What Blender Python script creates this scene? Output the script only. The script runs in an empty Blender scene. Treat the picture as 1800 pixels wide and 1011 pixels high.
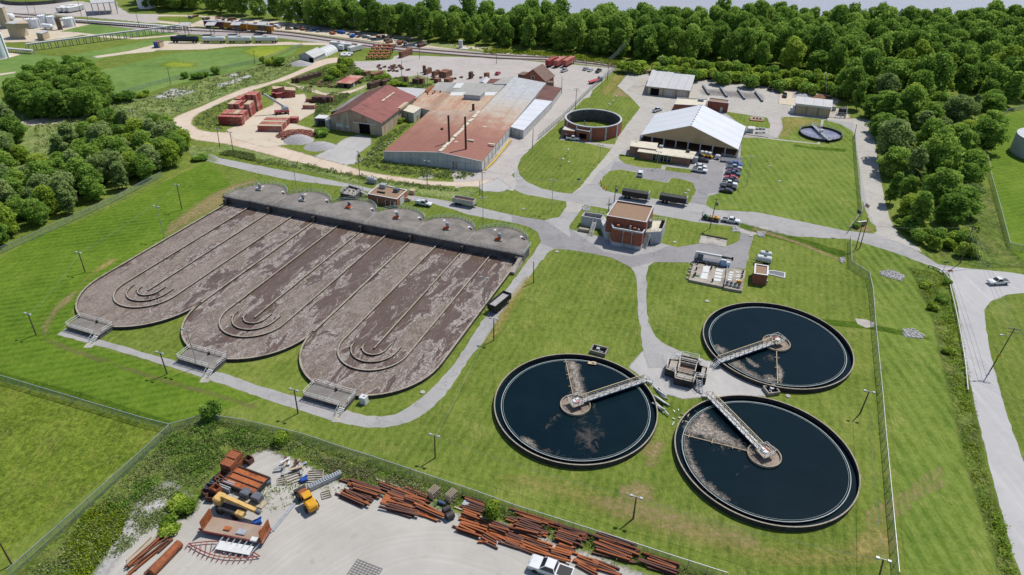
import bpy,math,random
import numpy as np
from math import sin,cos,pi,radians,hypot,atan2,sqrt
from mathutils import Vector,Matrix

RND = random.Random(11)
sc = bpy.context.scene
COL = sc.collection

# ---------------------------------------------------------------- camera (a drone 100 m above the plant)
F = 1203.17; PITCH = 0.564791; ROLL = 0.0121564; CX,CY = 900.0,505.5; HCAM = 100.0
_cp,_sp,_cr,_sr = cos(PITCH),sin(PITCH),cos(ROLL),sin(ROLL)
FW = (0,_cp,-_sp)
RT = (_cr,_sr * _sp,_sr * _cp)
UP = (-_sr,_cr * _sp,_cr * _cp)

def G(px,py,z=0.0):
    """ground (or height z) point seen at a pixel of the survey photo"""
    d = [F * FW[i] + (px - CX) * RT[i] - (py - CY) * UP[i] for i in range(3)]
    t = (z - HCAM) / d[2]
    return (d[0] * t,d[1] * t)

def GL(pts,z=0.0):
    return [G(p[0],p[1],z) for p in pts]

def Z(x0,y0,s,pts):
    """survey notes taken on an enlargement: back to photo pixels"""
    return [(x0 + p[0] / s,y0 + p[1] / s) for p in pts]

def hgt(px,py,top_py,z0=0.0):
    """height of a vertical edge standing at base pixel and ending at row top_py"""
    x,y = G(px,py,z0)
    lo,hi = z0,60.0
    for _ in range(40):
        m = (lo + hi) / 2
        D = (x,y,m - HCAM)
        w = sum(a * b for a,b in zip(D,FW))
        v = CY - F * sum(a * b for a,b in zip(D,UP)) / w
        if v > top_py: lo = m
        else: hi = m
    return lo

cam = bpy.data.cameras.new("camera"); cam_o = bpy.data.objects.new("camera",cam); COL.objects.link(cam_o)
cam.sensor_width = 36.0; cam.lens = F / 1800.0 * 36.0
cam.clip_start = 1.0; cam.clip_end = 6000.0
cam_o.matrix_world = Matrix(((RT[0],UP[0],-FW[0],0),(RT[1],UP[1],-FW[1],0),(RT[2],UP[2],-FW[2],HCAM),(0,0,0,1)))
sc.camera = cam_o
cam_o['kind'] = 'helper'

# ---------------------------------------------------------------- light
SUN_EL,SUN_AZ = radians(59.0),radians(41.5)      # azimuth measured from +X toward +Y
w = bpy.data.worlds.new("World"); sc.world = w; w.use_nodes = True
nt = w.node_tree
bg = nt.nodes['Background']
sky = nt.nodes.new('ShaderNodeTexSky'); sky.sky_type = 'NISHITA'; sky.sun_disc = False
sky.sun_elevation = SUN_EL; sky.sun_rotation = pi / 2 - SUN_AZ
sky.air_density = 1.0; sky.dust_density = 0.6; sky.ozone_density = 1.2
nt.links.new(sky.outputs[0],bg.inputs[0]); bg.inputs[1].default_value = 0.125
sun = bpy.data.lights.new("sun",'SUN'); sun.energy = 5.0; sun.angle = radians(0.5); sun.color = (1.0,0.955,0.88)
sun_o = bpy.data.objects.new("sun",sun); COL.objects.link(sun_o)
sd = Vector((cos(SUN_AZ) * cos(SUN_EL),sin(SUN_AZ) * cos(SUN_EL),sin(SUN_EL)))
sun_o.rotation_euler = sd.to_track_quat('Z','Y').to_euler(); sun_o.location = (0,0,200); sun_o['kind'] = 'helper'
sc.view_settings.view_transform = 'Standard'; sc.view_settings.look = 'None'
sc.view_settings.exposure = 0; sc.view_settings.gamma = 1
sc.render.engine = 'CYCLES'
sc.cycles.max_bounces = 6; sc.cycles.diffuse_bounces = 2; sc.cycles.glossy_bounces = 2
sc.cycles.transparent_max_bounces = 16; sc.cycles.transmission_bounces = 2

# ---------------------------------------------------------------- materials
def lin(c):
    return c / 12.92 if c <= 0.04045 else ((c + 0.055) / 1.055) ** 2.4

def rgb(r,g,b,k=0.74):
    """surface albedo for a colour read (0-255) off a sunlit surface in the photo"""
    return (lin(r / 255) * k,lin(g / 255) * k,lin(b / 255) * k,1)

class NT:
    def __init__(s,name):
        s.m = bpy.data.materials.new(name); s.m.use_nodes = True
        s.t = s.m.node_tree; s.t.nodes.clear()
        s.out = s.n('ShaderNodeOutputMaterial')
    def n(s,kind,**kw):
        nd = s.t.nodes.new(kind)
        for k,v in kw.items(): setattr(nd,k,v)
        return nd
    def set(s,sock,v):
        if hasattr(v,'node'): s.t.links.new(v,sock)
        elif isinstance(v,(tuple,list)) and len(v) == 3 and sock.type == 'RGBA': sock.default_value = (*v,1)
        else: sock.default_value = v
    def coord(s,kind='Object',scale=(1,1,1),rot=(0,0,0)):
        if kind == 'World':
            c = s.n('ShaderNodeNewGeometry').outputs['Position']
        else:
            c = s.n('ShaderNodeTexCoord').outputs[kind]
        if scale == (1,1,1) and rot == (0,0,0): return c
        mp = s.n('ShaderNodeMapping'); s.set(mp.inputs['Vector'],c)
        mp.inputs['Scale'].default_value = scale; mp.inputs['Rotation'].default_value = rot
        return mp.outputs[0]
    def noise(s,vec,scale,detail=4,rough=0.6,dist=0.0):
        t = s.n('ShaderNodeTexNoise'); s.set(t.inputs['Vector'],vec); t.inputs['Scale'].default_value = scale
        t.inputs['Detail'].default_value = detail; t.inputs['Roughness'].default_value = rough; t.inputs['Distortion'].default_value = dist
        return t.outputs['Fac']
    def wave(s,vec,scale,dist=0.0,detail=2,dirn='X',prof='SIN'):
        t = s.n('ShaderNodeTexWave',bands_direction=dirn,wave_profile=prof); s.set(t.inputs['Vector'],vec)
        t.inputs['Scale'].default_value = scale; t.inputs['Distortion'].default_value = dist; t.inputs['Detail'].default_value = detail
        return t.outputs['Fac']
    def ramp(s,fac,stops):
        r = s.n('ShaderNodeValToRGB'); s.set(r.inputs[0],fac)
        el = r.color_ramp.elements
        while len(el) < len(stops): el.new(0.5)
        for e,(p,c) in zip(el,stops): e.position = p; e.color = c if len(c) == 4 else (*c,1)
        return r.outputs[0]
    def rng(s,fac,a,b,c=0.0,d=1.0):
        r = s.n('ShaderNodeMapRange'); s.set(r.inputs[0],fac)
        for i,v in enumerate((a,b,c,d)): r.inputs[i + 1].default_value = v
        return r.outputs[0]
    def mix(s,fac,a,b,mode='MIX'):
        m = s.n('ShaderNodeMix',data_type='RGBA',blend_type=mode)
        s.set(m.inputs[0],fac); s.set(m.inputs[6],a); s.set(m.inputs[7],b)
        return m.outputs[2]
    def math(s,op,a,b=0.0,c=0.0):
        m = s.n('ShaderNodeMath',operation=op); s.set(m.inputs[0],a); s.set(m.inputs[1],b)
        if op in ('MULTIPLY_ADD',): s.set(m.inputs[2],c)
        return m.outputs[0]
    def attr(s,name):
        a = s.n('ShaderNodeAttribute'); a.attribute_name = name
        return a.outputs['Fac']
    def bump(s,h,strength=0.3,dist=0.05):
        b = s.n('ShaderNodeBump'); s.set(b.inputs['Height'],h)
        b.inputs['Strength'].default_value = strength; b.inputs['Distance'].default_value = dist
        return b.outputs[0]
    def pbsdf(s,col,rough=0.8,metal=0.0,spec=0.3,normal=None,alpha=None):
        p = s.n('ShaderNodeBsdfPrincipled'); s.set(p.inputs['Base Color'],col)
        s.set(p.inputs['Roughness'],rough); s.set(p.inputs['Metallic'],metal)
        p.inputs['Specular IOR Level'].default_value = spec
        if normal is not None: s.set(p.inputs['Normal'],normal)
        if alpha is not None: s.set(p.inputs['Alpha'],alpha)
        return p.outputs[0]
    def done(s,sh):
        s.t.links.new(sh,s.out.inputs[0]); return s.m

def simple(name,c1,c2=None,scale=1.5,rough=0.7,metal=0.0,spec=0.3,bump=0.0,dirt=None,dirt_amt=0.5,coords='Object'):
    """two-tone noise with optional dirt blotches: painted steel, concrete, timber ..."""
    n = NT(name); v = n.coord(coords)
    c2 = c2 or tuple(x * 0.72 for x in c1[:3]) + (1,)
    f = n.noise(v,scale,6,0.65)
    col = n.mix(n.rng(f,0.3,0.7),c1,c2)
    if dirt:
        col = n.mix(n.rng(n.noise(v,scale * 0.31,5,0.7),0.62 - 0.25 * dirt_amt,0.72),col,dirt)
    nor = n.bump(n.noise(v,scale * 8,3,0.7),bump,0.03) if bump else None
    return n.done(n.pbsdf(col,rough,metal,spec,nor))

def ribbed(name,c1,c2,axis='X',pitch=0.35,rust=None,rust_amt=0.3,rough=0.5,streak='Y',depth=0.5):
    """profiled metal sheet: ribs across AXIS, stain streaks, sheet joints"""
    n = NT(name); v = n.coord('Object')
    st = (0.5,0.06,0.5) if streak == 'Y' else ((0.06,0.5,0.5) if streak == 'X' else (0.6,0.6,0.07))
    vs = n.coord('Object',scale=st)
    f = n.noise(vs,2.2,6,0.7)
    col = n.mix(n.rng(f,0.35,0.7),c1,c2)
    col = n.mix(n.rng(n.noise(v,0.12,4,0.6),0.42,0.65),col,n.mix(0.55,col,c2))
    if rust:
        g = n.math('ADD',n.math('MULTIPLY',n.noise(vs,1.3,7,0.72),0.6),n.math('MULTIPLY',n.noise(v,0.16,4,0.6),0.4))
        col = n.mix(n.rng(g,0.62 - 0.3 * rust_amt,0.66 - 0.1 * rust_amt),col,rust)
    seam = n.wave(v,0.314 / (pitch * 8),0,0,axis)
    col = n.mix(n.rng(seam,0.0,0.03,0.35,0.0),col,tuple(x * 0.4 for x in c2[:3]) + (1,))
    rib = n.wave(v,0.314 / pitch,0,0,axis)
    return n.done(n.pbsdf(col,rough,0.0,0.35,n.bump(rib,depth,0.06)))

def bricks(name,c1,c2,scale=1.0,mortar=(0.35,0.31,0.27,1),vert='XZ'):
    n = NT(name)
    t = n.n('ShaderNodeTexCoord'); sep = n.n('ShaderNodeSeparateXYZ'); n.set(sep.inputs[0],t.outputs['Object'])
    cb = n.n('ShaderNodeCombineXYZ'); n.set(cb.inputs[0],n.math('ADD',sep.outputs[0],sep.outputs[1])); n.set(cb.inputs[1],sep.outputs[2])
    b = n.n('ShaderNodeTexBrick'); n.set(b.inputs['Vector'],cb.outputs[0])
    b.inputs['Color1'].default_value = c1; b.inputs['Color2'].default_value = c2; b.inputs['Mortar'].default_value = mortar
    b.inputs['Scale'].default_value = 1.0; b.inputs['Brick Width'].default_value = 0.42 * scale; b.inputs['Row Height'].default_value = 0.16 * scale
    b.inputs['Mortar Size'].default_value = 0.012; b.inputs['Bias'].default_value = -0.2
    col = n.mix(n.rng(n.noise(t.outputs['Object'],0.5,5,0.7),0.4,0.75),b.outputs[0],n.mix(0.5,b.outputs[0],(0.06,0.04,0.035,1)))
    return n.done(n.pbsdf(col,0.88,0,0.2))

MAT = {}
def M(k): return MAT[k]

# ---------------------------------------------------------------- mesh building
class MB:
    def __init__(s):
        s.v = []; s.f = []; s.mi = []; s.sm = []
    def add(s,verts,faces,m=0,smooth=False):
        o = len(s.v); s.v += [tuple(p) for p in verts]
        for f in faces:
            s.f.append(tuple(i + o for i in f)); s.mi.append(m); s.sm.append(smooth)
        return s
    def box(s,x,y,z,sx,sy,sz,rz=0.0,m=0):
        """centre of the base x,y,z; full sizes"""
        c,q = cos(rz),sin(rz); P = []
        for zz in (z,z + sz):
            for a,b in ((-1,-1),(1,-1),(1,1),(-1,1)):
                u,v = a * sx / 2,b * sy / 2
                P.append((x + u * c - v * q,y + u * q + v * c,zz))
        return s.add(P,[(3,2,1,0),(4,5,6,7),(0,1,5,4),(1,2,6,5),(2,3,7,6),(3,0,4,7)],m)
    def bbox(s,x,y,z,sx,sy,sz,b=0.05,rz=0.0,m=0):
        """box with chamfered vertical edges and top"""
        c,q = cos(rz),sin(rz); P = []; n = 8
        def oct_(hx,hy,k):
            return [(-hx + k,-hy),(hx - k,-hy),(hx,-hy + k),(hx,hy - k),(hx - k,hy),(-hx + k,hy),(-hx,hy - k),(-hx,-hy + k)]
        for zz,hx,hy,k in ((z,sx / 2,sy / 2,b),(z + sz - b,sx / 2,sy / 2,b),(z + sz,sx / 2 - b,sy / 2 - b,b * 0.6)):
            for u,v in oct_(hx,hy,k): P.append((x + u * c - v * q,y + u * q + v * c,zz))
        F_ = [tuple(range(7,-1,-1)),tuple(range(16,24))]
        for L in (0,8):
            for i in range(8): F_.append((L + i,L + (i + 1) % 8,L + 8 + (i + 1) % 8,L + 8 + i))
        return s.add(P,F_,m)
    def bar(s,p,q,w,h=None,m=0,up=(0,0,1)):
        """rectangular bar centred on the line p-q"""
        h = h or w; p = Vector(p); q = Vector(q); d = (q - p)
        if d.length < 1e-6: return s
        d.normalize(); u = Vector(up)
        if abs(d.dot(u)) > 0.98: u = Vector((1,0,0))
        a = d.cross(u).normalized(); b = a.cross(d).normalized()
        P = []
        for e in (p,q):
            for i,j in ((-1,-1),(1,-1),(1,1),(-1,1)): P.append(e + a * (i * w / 2) + b * (j * h / 2))
        return s.add(P,[(0,1,2,3),(7,6,5,4),(1,0,4,5),(2,1,5,6),(3,2,6,7),(0,3,7,4)],m)
    def cyl(s,p,q,r,r2=None,n=10,m=0,caps=True):
        r2 = r if r2 is None else r2; p = Vector(p); q = Vector(q); d = (q - p).normalized()
        u = Vector((0,0,1)) if abs(d.z) < 0.98 else Vector((1,0,0))
        a = d.cross(u).normalized(); b = a.cross(d).normalized(); A = []; B = []
        for i in range(n):
            t = 2 * pi * i / n; o = a * cos(t) + b * sin(t)
            A.append(p + o * r); B.append(q + o * r2)
        s.add(A + B,[((i + 1) % n,i,n + i,n + (i + 1) % n) for i in range(n)],m,True)
        if caps:
            s.add(A,[tuple(range(n))],m); s.add(B,[tuple(range(n - 1,-1,-1))],m)
        return s
    def tube(s,pts,r,n=6,m=0):
        for a,b in zip(pts,pts[1:]): s.cyl(a,b,r,None,n,m)
        return s
    def prism(s,poly,z0,z1,m=0,mtop=None,bottom=True):
        if sum(a[0] * b[1] - b[0] * a[1] for a,b in zip(poly,poly[1:] + poly[:1])) < 0: poly = poly[::-1]
        n = len(poly)
        s.add([(p[0],p[1],z0) for p in poly] + [(p[0],p[1],z1) for p in poly],[(i,(i + 1) % n,n + (i + 1) % n,n + i) for i in range(n)],m)
        s.add([(p[0],p[1],z1) for p in poly],[tuple(range(n))],m if mtop is None else mtop)
        if bottom: s.add([(p[0],p[1],z0) for p in poly],[tuple(range(n - 1,-1,-1))],m)
        return s
    def sheet(s,poly,z,m=0):
        if sum(a[0] * b[1] - b[0] * a[1] for a,b in zip(poly,poly[1:] + poly[:1])) < 0: poly = poly[::-1]
        return s.add([(p[0],p[1],z) for p in poly],[tuple(range(len(poly)))],m)
    def ring(s,cx,cy,r0,r1,z0,z1,n=48,a0=0.0,a1=2 * pi,m=0):
        """standing ring wall r0..r1, z0..z1 over the angles a0..a1"""
        full = abs(a1 - a0) > 2 * pi - 1e-4; k = n if full else n + 1
        T = [a0 + (a1 - a0) * i / n for i in range(k)]
        def loop(r,z): return [(cx + r * cos(t),cy + r * sin(t),z) for t in T]
        def strip(A,B,sm):
            F_ = [(i,(i + 1) % k,k + (i + 1) % k,k + i) for i in range(n)]
            s.add(A + B,F_,m,sm)
        strip(loop(r1,z0),loop(r1,z1),True); strip(loop(r0,z1),loop(r0,z0),True)
        strip(loop(r1,z1),loop(r0,z1),False)
        if not full:
            for t,fl in ((T[0],1),(T[-1],0)):
                P = [(cx + r * cos(t),cy + r * sin(t),z) for r,z in ((r0,z0),(r1,z0),(r1,z1),(r0,z1))]
                s.add(P,[(0,1,2,3) if fl else (3,2,1,0)],m)
        return s
    def disc(s,cx,cy,r,z,n=48,m=0):
        return s.add([(cx + r * cos(2 * pi * i / n),cy + r * sin(2 * pi * i / n),z) for i in range(n)],[tuple(range(n))],m)
    def wall(s,pts,t,z0,z1,m=0,closed=False):
        """wall of thickness t along a plan polyline, mitred"""
        n = len(pts); L = []; R_ = []
        for i,p in enumerate(pts):
            a = pts[i - 1] if (i > 0 or closed) else None; b = pts[(i + 1) % n] if (i < n - 1 or closed) else None
            d1 = Vector((p[0] - a[0],p[1] - a[1])).normalized() if a else None
            d2 = Vector((b[0] - p[0],b[1] - p[1])).normalized() if b else None
            d1 = d1 or d2; d2 = d2 or d1
            t_ = (d1 + d2); t_ = t_.normalized() if t_.length > 1e-6 else d1
            nn = Vector((-t_.y,t_.x)); k = t / 2 / max(0.35,nn.dot(Vector((-d1.y,d1.x))))
            L.append((p[0] + nn.x * k,p[1] + nn.y * k)); R_.append((p[0] - nn.x * k,p[1] - nn.y * k))
        P = [(x,y,z) for q in (R_,L) for z in (z0,z1) for x,y in q]   # R0 R1 L0 L1
        fs = []
        for i in range(n if closed else n - 1):
            j = (i + 1) % n
            fs += [(i,j,n + j,n + i),(2 * n + j,2 * n + i,3 * n + i,3 * n + j),(n + i,n + j,3 * n + j,3 * n + i)]
        if not closed:
            fs += [(0,n,3 * n,2 * n),(n - 1,2 * n + n - 1,3 * n + n - 1,n + n - 1)]
        return s.add(P,fs,m)
    def ball(s,x,y,z,rx,ry=None,rz=None,n=10,m=0):
        ry = ry or rx; rz = rz or rx; k = max(4,n // 2); P = []
        for i in range(k + 1):
            a = pi * i / k
            for j in range(n): P.append((x + rx * sin(a) * cos(2 * pi * j / n),y + ry * sin(a) * sin(2 * pi * j / n),z + rz * cos(a)))
        return s.add(P,[(i * n + j,(i + 1) * n + j,(i + 1) * n + (j + 1) % n,i * n + (j + 1) % n) for i in range(k) for j in range(n)],m,True)
    def rail(s,pts,h=1.05,r=0.035,rows=(0.5,1.0),step=1.8,closed=False,m=0):
        """hand rail: posts and two rails along points that carry their own z"""
        P = [Vector(p) for p in pts]
        if closed: P.append(P[0])
        for a,b in zip(P,P[1:]):
            k = max(1,round((b - a).length / step))
            for k_ in rows: s.bar(a + Vector((0,0,h * k_)),b + Vector((0,0,h * k_)),r * 2,r * 2,m)
            for i in range(k + 1):
                q = a.lerp(b,i / k); s.bar(q,q + Vector((0,0,h)),r * 2,r * 2,m)
        return s
    def mesh(s,name,mats,M4=None):
        me = bpy.data.meshes.new(name)
        V = s.v
        if M4 is not None: V = [tuple(M4 @ Vector(p)) for p in V]
        me.from_pydata(V,[],s.f)
        for mm in (mats if isinstance(mats,(list,tuple)) else [mats]): me.materials.append(mm)
        me.polygons.foreach_set('material_index',s.mi); me.polygons.foreach_set('use_smooth',s.sm)
        me.update()
        return me

XF = {}
def tag(o,label=None,cat=None,group=None,kind=None):
    if label: o['label'] = label
    if cat: o['category'] = cat
    if group: o['group'] = group
    if kind: o['kind'] = kind
    elif label and cat: o['kind'] = 'thing'
    return o

def thing(name,label,cat,loc=(0,0,0),rz=0.0,group=None):
    """an Empty at the thing's base; its parts are parented to it"""
    o = bpy.data.objects.new(name,None); COL.objects.link(o); o.empty_display_size = 0.5
    loc = tuple(loc) + (0,) * (3 - len(loc))
    o.location = loc; o.rotation_euler = (0,0,rz)
    XF[o.name] = (loc,rz)
    return tag(o,label,cat,group)

def build(mb,name,mats,parent=None,world=False,label=None):
    """one mesh object; WORLD: the mesh was laid out in world coordinates"""
    M4 = None
    if parent is not None and world:
        loc,rz = XF[parent.name]
        M4 = (Matrix.Translation(loc) @ Matrix.Rotation(rz,4,'Z')).inverted()
    me = mb.mesh(name,mats,M4)
    o = bpy.data.objects.new(name,me); COL.objects.link(o)
    if parent is not None:
        o.parent = parent
        XF[o.name] = XF[parent.name]
    if label: o['label'] = label
    return o

def solo(mb,name,mats,label,cat,loc=(0,0,0),rz=0.0,group=None,world=False,kind=None):
    """a thing that is one mesh"""
    loc = tuple(loc) + (0,) * (3 - len(loc))
    M4 = (Matrix.Translation(loc) @ Matrix.Rotation(rz,4,'Z')).inverted() if world else None
    me = mb.mesh(name,mats,M4); o = bpy.data.objects.new(name,me); COL.objects.link(o)
    o.location = loc; o.rotation_euler = (0,0,rz); XF[o.name] = (loc,rz)
    return tag(o,label,cat,group,kind)

def children(o): return [c for c in COL.objects if c.parent == o]
KIDS = {}
def dup(o,loc=None,rz=None,label=None,group=None,scale=None):
    """a copy of a thing with copies of its parts and sub-parts"""
    def kids(q):
        if q.name not in KIDS: KIDS[q.name] = children(q)
        return KIDS[q.name]
    c = o.copy(); COL.objects.link(c)
    if loc is not None: c.location = tuple(loc) + (0,) * (3 - len(loc))
    if rz is not None: c.rotation_euler = (c.rotation_euler[0],c.rotation_euler[1],rz)
    if scale is not None: c.scale = scale if isinstance(scale,(tuple,list)) else (scale,) * 3
    if label: c['label'] = label
    if group: c['group'] = group
    for k in kids(o):
        k2 = k.copy(); COL.objects.link(k2); k2.parent = c
        for q in kids(k):
            q2 = q.copy(); COL.objects.link(q2); q2.parent = k2
    return c

def struct(mb,name,mats,kind='structure'):
    o = build(mb,name,mats); o['kind'] = kind
    return o

def smooth_poly(pts,k=3,closed=True):
    """Catmull-Rom through the surveyed points"""
    n = len(pts); out = []
    rngi = range(n) if closed else range(n - 1)
    for i in rngi:
        if closed: p0,p1,p2,p3 = pts[i - 1],pts[i],pts[(i + 1) % n],pts[(i + 2) % n]
        else: p0,p1,p2,p3 = pts[max(i - 1,0)],pts[i],pts[i + 1],pts[min(i + 2,n - 1)]
        for j in range(k):
            t = j / k
            out.append(tuple(0.5 * (2 * p1[a] + (p2[a] - p0[a]) * t + (2 * p0[a] - 5 * p1[a] + 4 * p2[a] - p3[a]) * t * t + (3 * p1[a] - p0[a] - 3 * p2[a] + p3[a]) * t ** 3) for a in (0,1)))
    if not closed: out.append(tuple(pts[-1]))
    return out

def ragged(poly,amp=0.3,step=1.5,seed=1):
    """subdivide an outline and roughen it"""
    r = random.Random(seed); out = []
    for a,b in zip(poly,poly[1:] + poly[:1]):
        d = hypot(b[0] - a[0],b[1] - a[1]); k = max(1,min(60,int(d / step)))
        for i in range(k):
            t = i / k; out.append((a[0] + (b[0] - a[0]) * t + r.gauss(0,amp),a[1] + (b[1] - a[1]) * t + r.gauss(0,amp)))
    return out

def sdf(poly,X,Y):
    """signed distance (inside positive) of points to an outline"""
    P = np.array(poly); Q = np.roll(P,-1,0); d = np.full(X.shape,1e9); ins = np.zeros(X.shape,bool)
    for (ax,ay),(bx,by) in zip(P,Q):
        ex,ey = bx - ax,by - ay; L = ex * ex + ey * ey + 1e-12
        t = np.clip(((X - ax) * ex + (Y - ay) * ey) / L,0,1)
        d = np.minimum(d,np.hypot(X - ax - t * ex,Y - ay - t * ey))
        c = (ay > Y) != (by > Y)
        with np.errstate(divide='ignore',invalid='ignore'):
            ins ^= c & (X < ex * (Y - ay) / (ey if ey else 1e-12) + ax)
    return np.where(ins,d,-d)

def soft(name,poly,z,mat,fade=1.5,cell=1.0,kind='structure',tags=None,parent=None):
    """a flat patch whose edge breaks up: a grid with attribute fade 0 at the outline to 1 inside"""
    P = np.array(poly); x0,y0 = P.min(0) - cell; x1,y1 = P.max(0) + cell
    nx,ny = int((x1 - x0) / cell) + 2,int((y1 - y0) / cell) + 2
    xs = x0 + np.arange(nx) * cell; ys = y0 + np.arange(ny) * cell
    X,Y = np.meshgrid(xs,ys); D = sdf(poly,X,Y)
    fd = np.clip(D / fade,-1,1) * 0.5 + 0.5
    use = (D > -fade * 0.75)
    idx = -np.ones(X.shape,int); fs = []
    keep = use[:-1,:-1] | use[1:,:-1] | use[:-1,1:] | use[1:,1:]
    jj,ii = np.nonzero(keep)
    need = np.zeros(X.shape,bool)
    for a in (0,1):
        for b in (0,1): need[jj + a,ii + b] = True
    idx[need] = np.arange(need.sum())
    V = np.stack([X[need],Y[need],np.full(need.sum(),z)],-1)
    fs = np.stack([idx[jj,ii],idx[jj,ii + 1],idx[jj + 1,ii + 1],idx[jj + 1,ii]],-1)
    me = bpy.data.meshes.new(name); me.from_pydata(V.tolist(),[],fs.tolist())
    at = me.attributes.new('fade','FLOAT','POINT'); at.data.foreach_set('value',fd[need].astype(np.float32))
    me.materials.append(mat); me.update()
    o = bpy.data.objects.new(name,me); COL.objects.link(o)
    if parent is not None:
        loc,rz = XF[parent.name]; o.parent = parent
        me.transform((Matrix.Translation(loc) @ Matrix.Rotation(rz,4,'Z')).inverted())
    elif kind: o['kind'] = kind
    if tags: tag(o,*tags)
    return o
# ================================================================ procedural materials
def edge_alpha(n,v,scale=1.2,hard=3.0,thin=0.0):
    a = n.attr('fade'); q = n.noise(v,scale,6,0.7); q2 = n.noise(v,scale * 5,3,0.7)
    h = n.math('ADD',a,n.math('ADD',n.math('MULTIPLY_ADD',q,1.5,-0.75),n.math('MULTIPLY_ADD',q2,0.6,-0.3)))
    r = n.rng(h,0.5 - 0.5 / hard,0.5 + 0.5 / hard)
    if thin: r = n.math('MULTIPLY',r,n.rng(n.noise(v,1.3,7,0.8),0.62,0.36,1.0 - thin,1.0))
    return r

def grass(name,dark,mid,light,straw,mow=0.0,mow_amt=0.35,straw_amt=0.3,soft_edge=False,mow_pitch=1.9,rough_amt=0.5,patch=0.03):
    n = NT(name); v = n.coord('World')
    vm = n.coord('World',scale=(1.0,0.16,1.0),rot=(0,0,mow))       # streaks along the mowing direction
    big = n.noise(v,patch,4,0.6); med = n.noise(v,0.22,5,0.65); fine = n.noise(v,0.9,6,0.8)
    strk = n.noise(vm,0.85,4,0.7); strk2 = n.noise(vm,2.6,3,0.7)
    a = n.math('ADD',n.math('MULTIPLY',big,0.42),n.math('MULTIPLY',med,0.33))
    a = n.math('ADD',a,n.math('MULTIPLY',strk,0.25))
    col = n.ramp(a,[(0.38,dark),(0.5,mid),(0.62,light)])
    w_ = n.wave(n.coord('World',rot=(0,0,mow)),0.314 / mow_pitch,1.2,2,'X')
    col = n.mix(n.math('MULTIPLY',n.rng(w_,0.25,0.75),mow_amt * 0.6),col,n.mix(0.6,col,light))
    s_ = n.math('ADD',n.math('MULTIPLY',strk2,0.5),n.math('MULTIPLY',n.noise(v,0.09,6,0.75),0.5))
    col = n.mix(n.math('MULTIPLY',n.rng(s_,0.62 - 0.2 * straw_amt,0.74),0.75),col,straw)
    # blades too small to build: light and dark speckle
    g = n.math('ADD',n.math('MULTIPLY',fine,0.6),n.math('MULTIPLY',n.noise(v,2.6,4,0.85),0.4))
    col = n.mix(n.rng(g,0.5,0.70,0.0,rough_amt),col,tuple(x * 1.7 for x in light[:3]) + (1,))
    col = n.mix(n.rng(g,0.5,0.28,0.0,rough_amt * 1.3),col,tuple(x * 0.35 for x in dark[:3]) + (1,))
    nor = n.bump(g,0.9,0.14)
    al = edge_alpha(n,v,0.9,1.3 if soft_edge == 2 else 2.4,0.75 if soft_edge == 2 else 0.0) if soft_edge else None
    return n.done(n.pbsdf(col,0.95,0,0.08,nor,al))

MAT['lawn'] = grass('lawn',rgb(76,99,34),rgb(104,122,48),rgb(130,142,66),rgb(172,162,104),0.35,0.8,0.5,rough_amt=0.5,patch=0.022)
MAT['lawn_east'] = grass('lawn_east',rgb(76,102,34),rgb(103,125,48),rgb(130,146,70),rgb(178,168,104),0.03,1.2,0.45,mow_pitch=2.6,rough_amt=0.42,patch=0.02)
MAT['lawn_west'] = grass('lawn_west',rgb(66,97,24),rgb(90,119,33),rgb(116,138,48),rgb(148,148,72),1.25,1.0,0.3,mow_pitch=2.2,rough_amt=0.45)
MAT['meadow'] = grass('meadow',rgb(68,90,26),rgb(96,116,36),rgb(122,136,52),rgb(164,146,92),0.75,0.1,0.6,rough_amt=1.0,patch=0.05)
MAT['far_lawn'] = grass('far_lawn',rgb(88,118,58),rgb(110,138,70),rgb(130,152,84),rgb(158,170,104),1.1,0.45,0.25,rough_amt=0.25)
MAT['rough'] = grass('rough',rgb(70,102,44),rgb(110,132,66),rgb(146,156,94),rgb(186,174,138),0.9,0.0,0.75,True,rough_amt=0.9,patch=0.08)
MAT['weed_ground'] = grass('weed_ground',rgb(46,66,26),rgb(80,104,38),rgb(116,132,58),rgb(168,150,110),0.3,0.0,0.7,True,rough_amt=1.0,patch=0.12)
MAT['tan_grass'] = grass('tan_grass',rgb(122,136,52),rgb(160,150,84),rgb(190,168,108),rgb(204,180,130),1.2,0.0,0.8,2,rough_amt=0.5)
MAT['yellow_grass'] = grass('yellow_grass',rgb(112,138,44),rgb(136,152,52),rgb(158,166,62),rgb(170,166,70),0.4,0.0,0.4,True,rough_amt=0.4)
MAT['dark_grass'] = grass('dark_grass',rgb(54,80,18),rgb(74,100,24),rgb(98,122,34),rgb(130,130,60),0.4,0.0,0.3,True,rough_amt=0.6)

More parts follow.
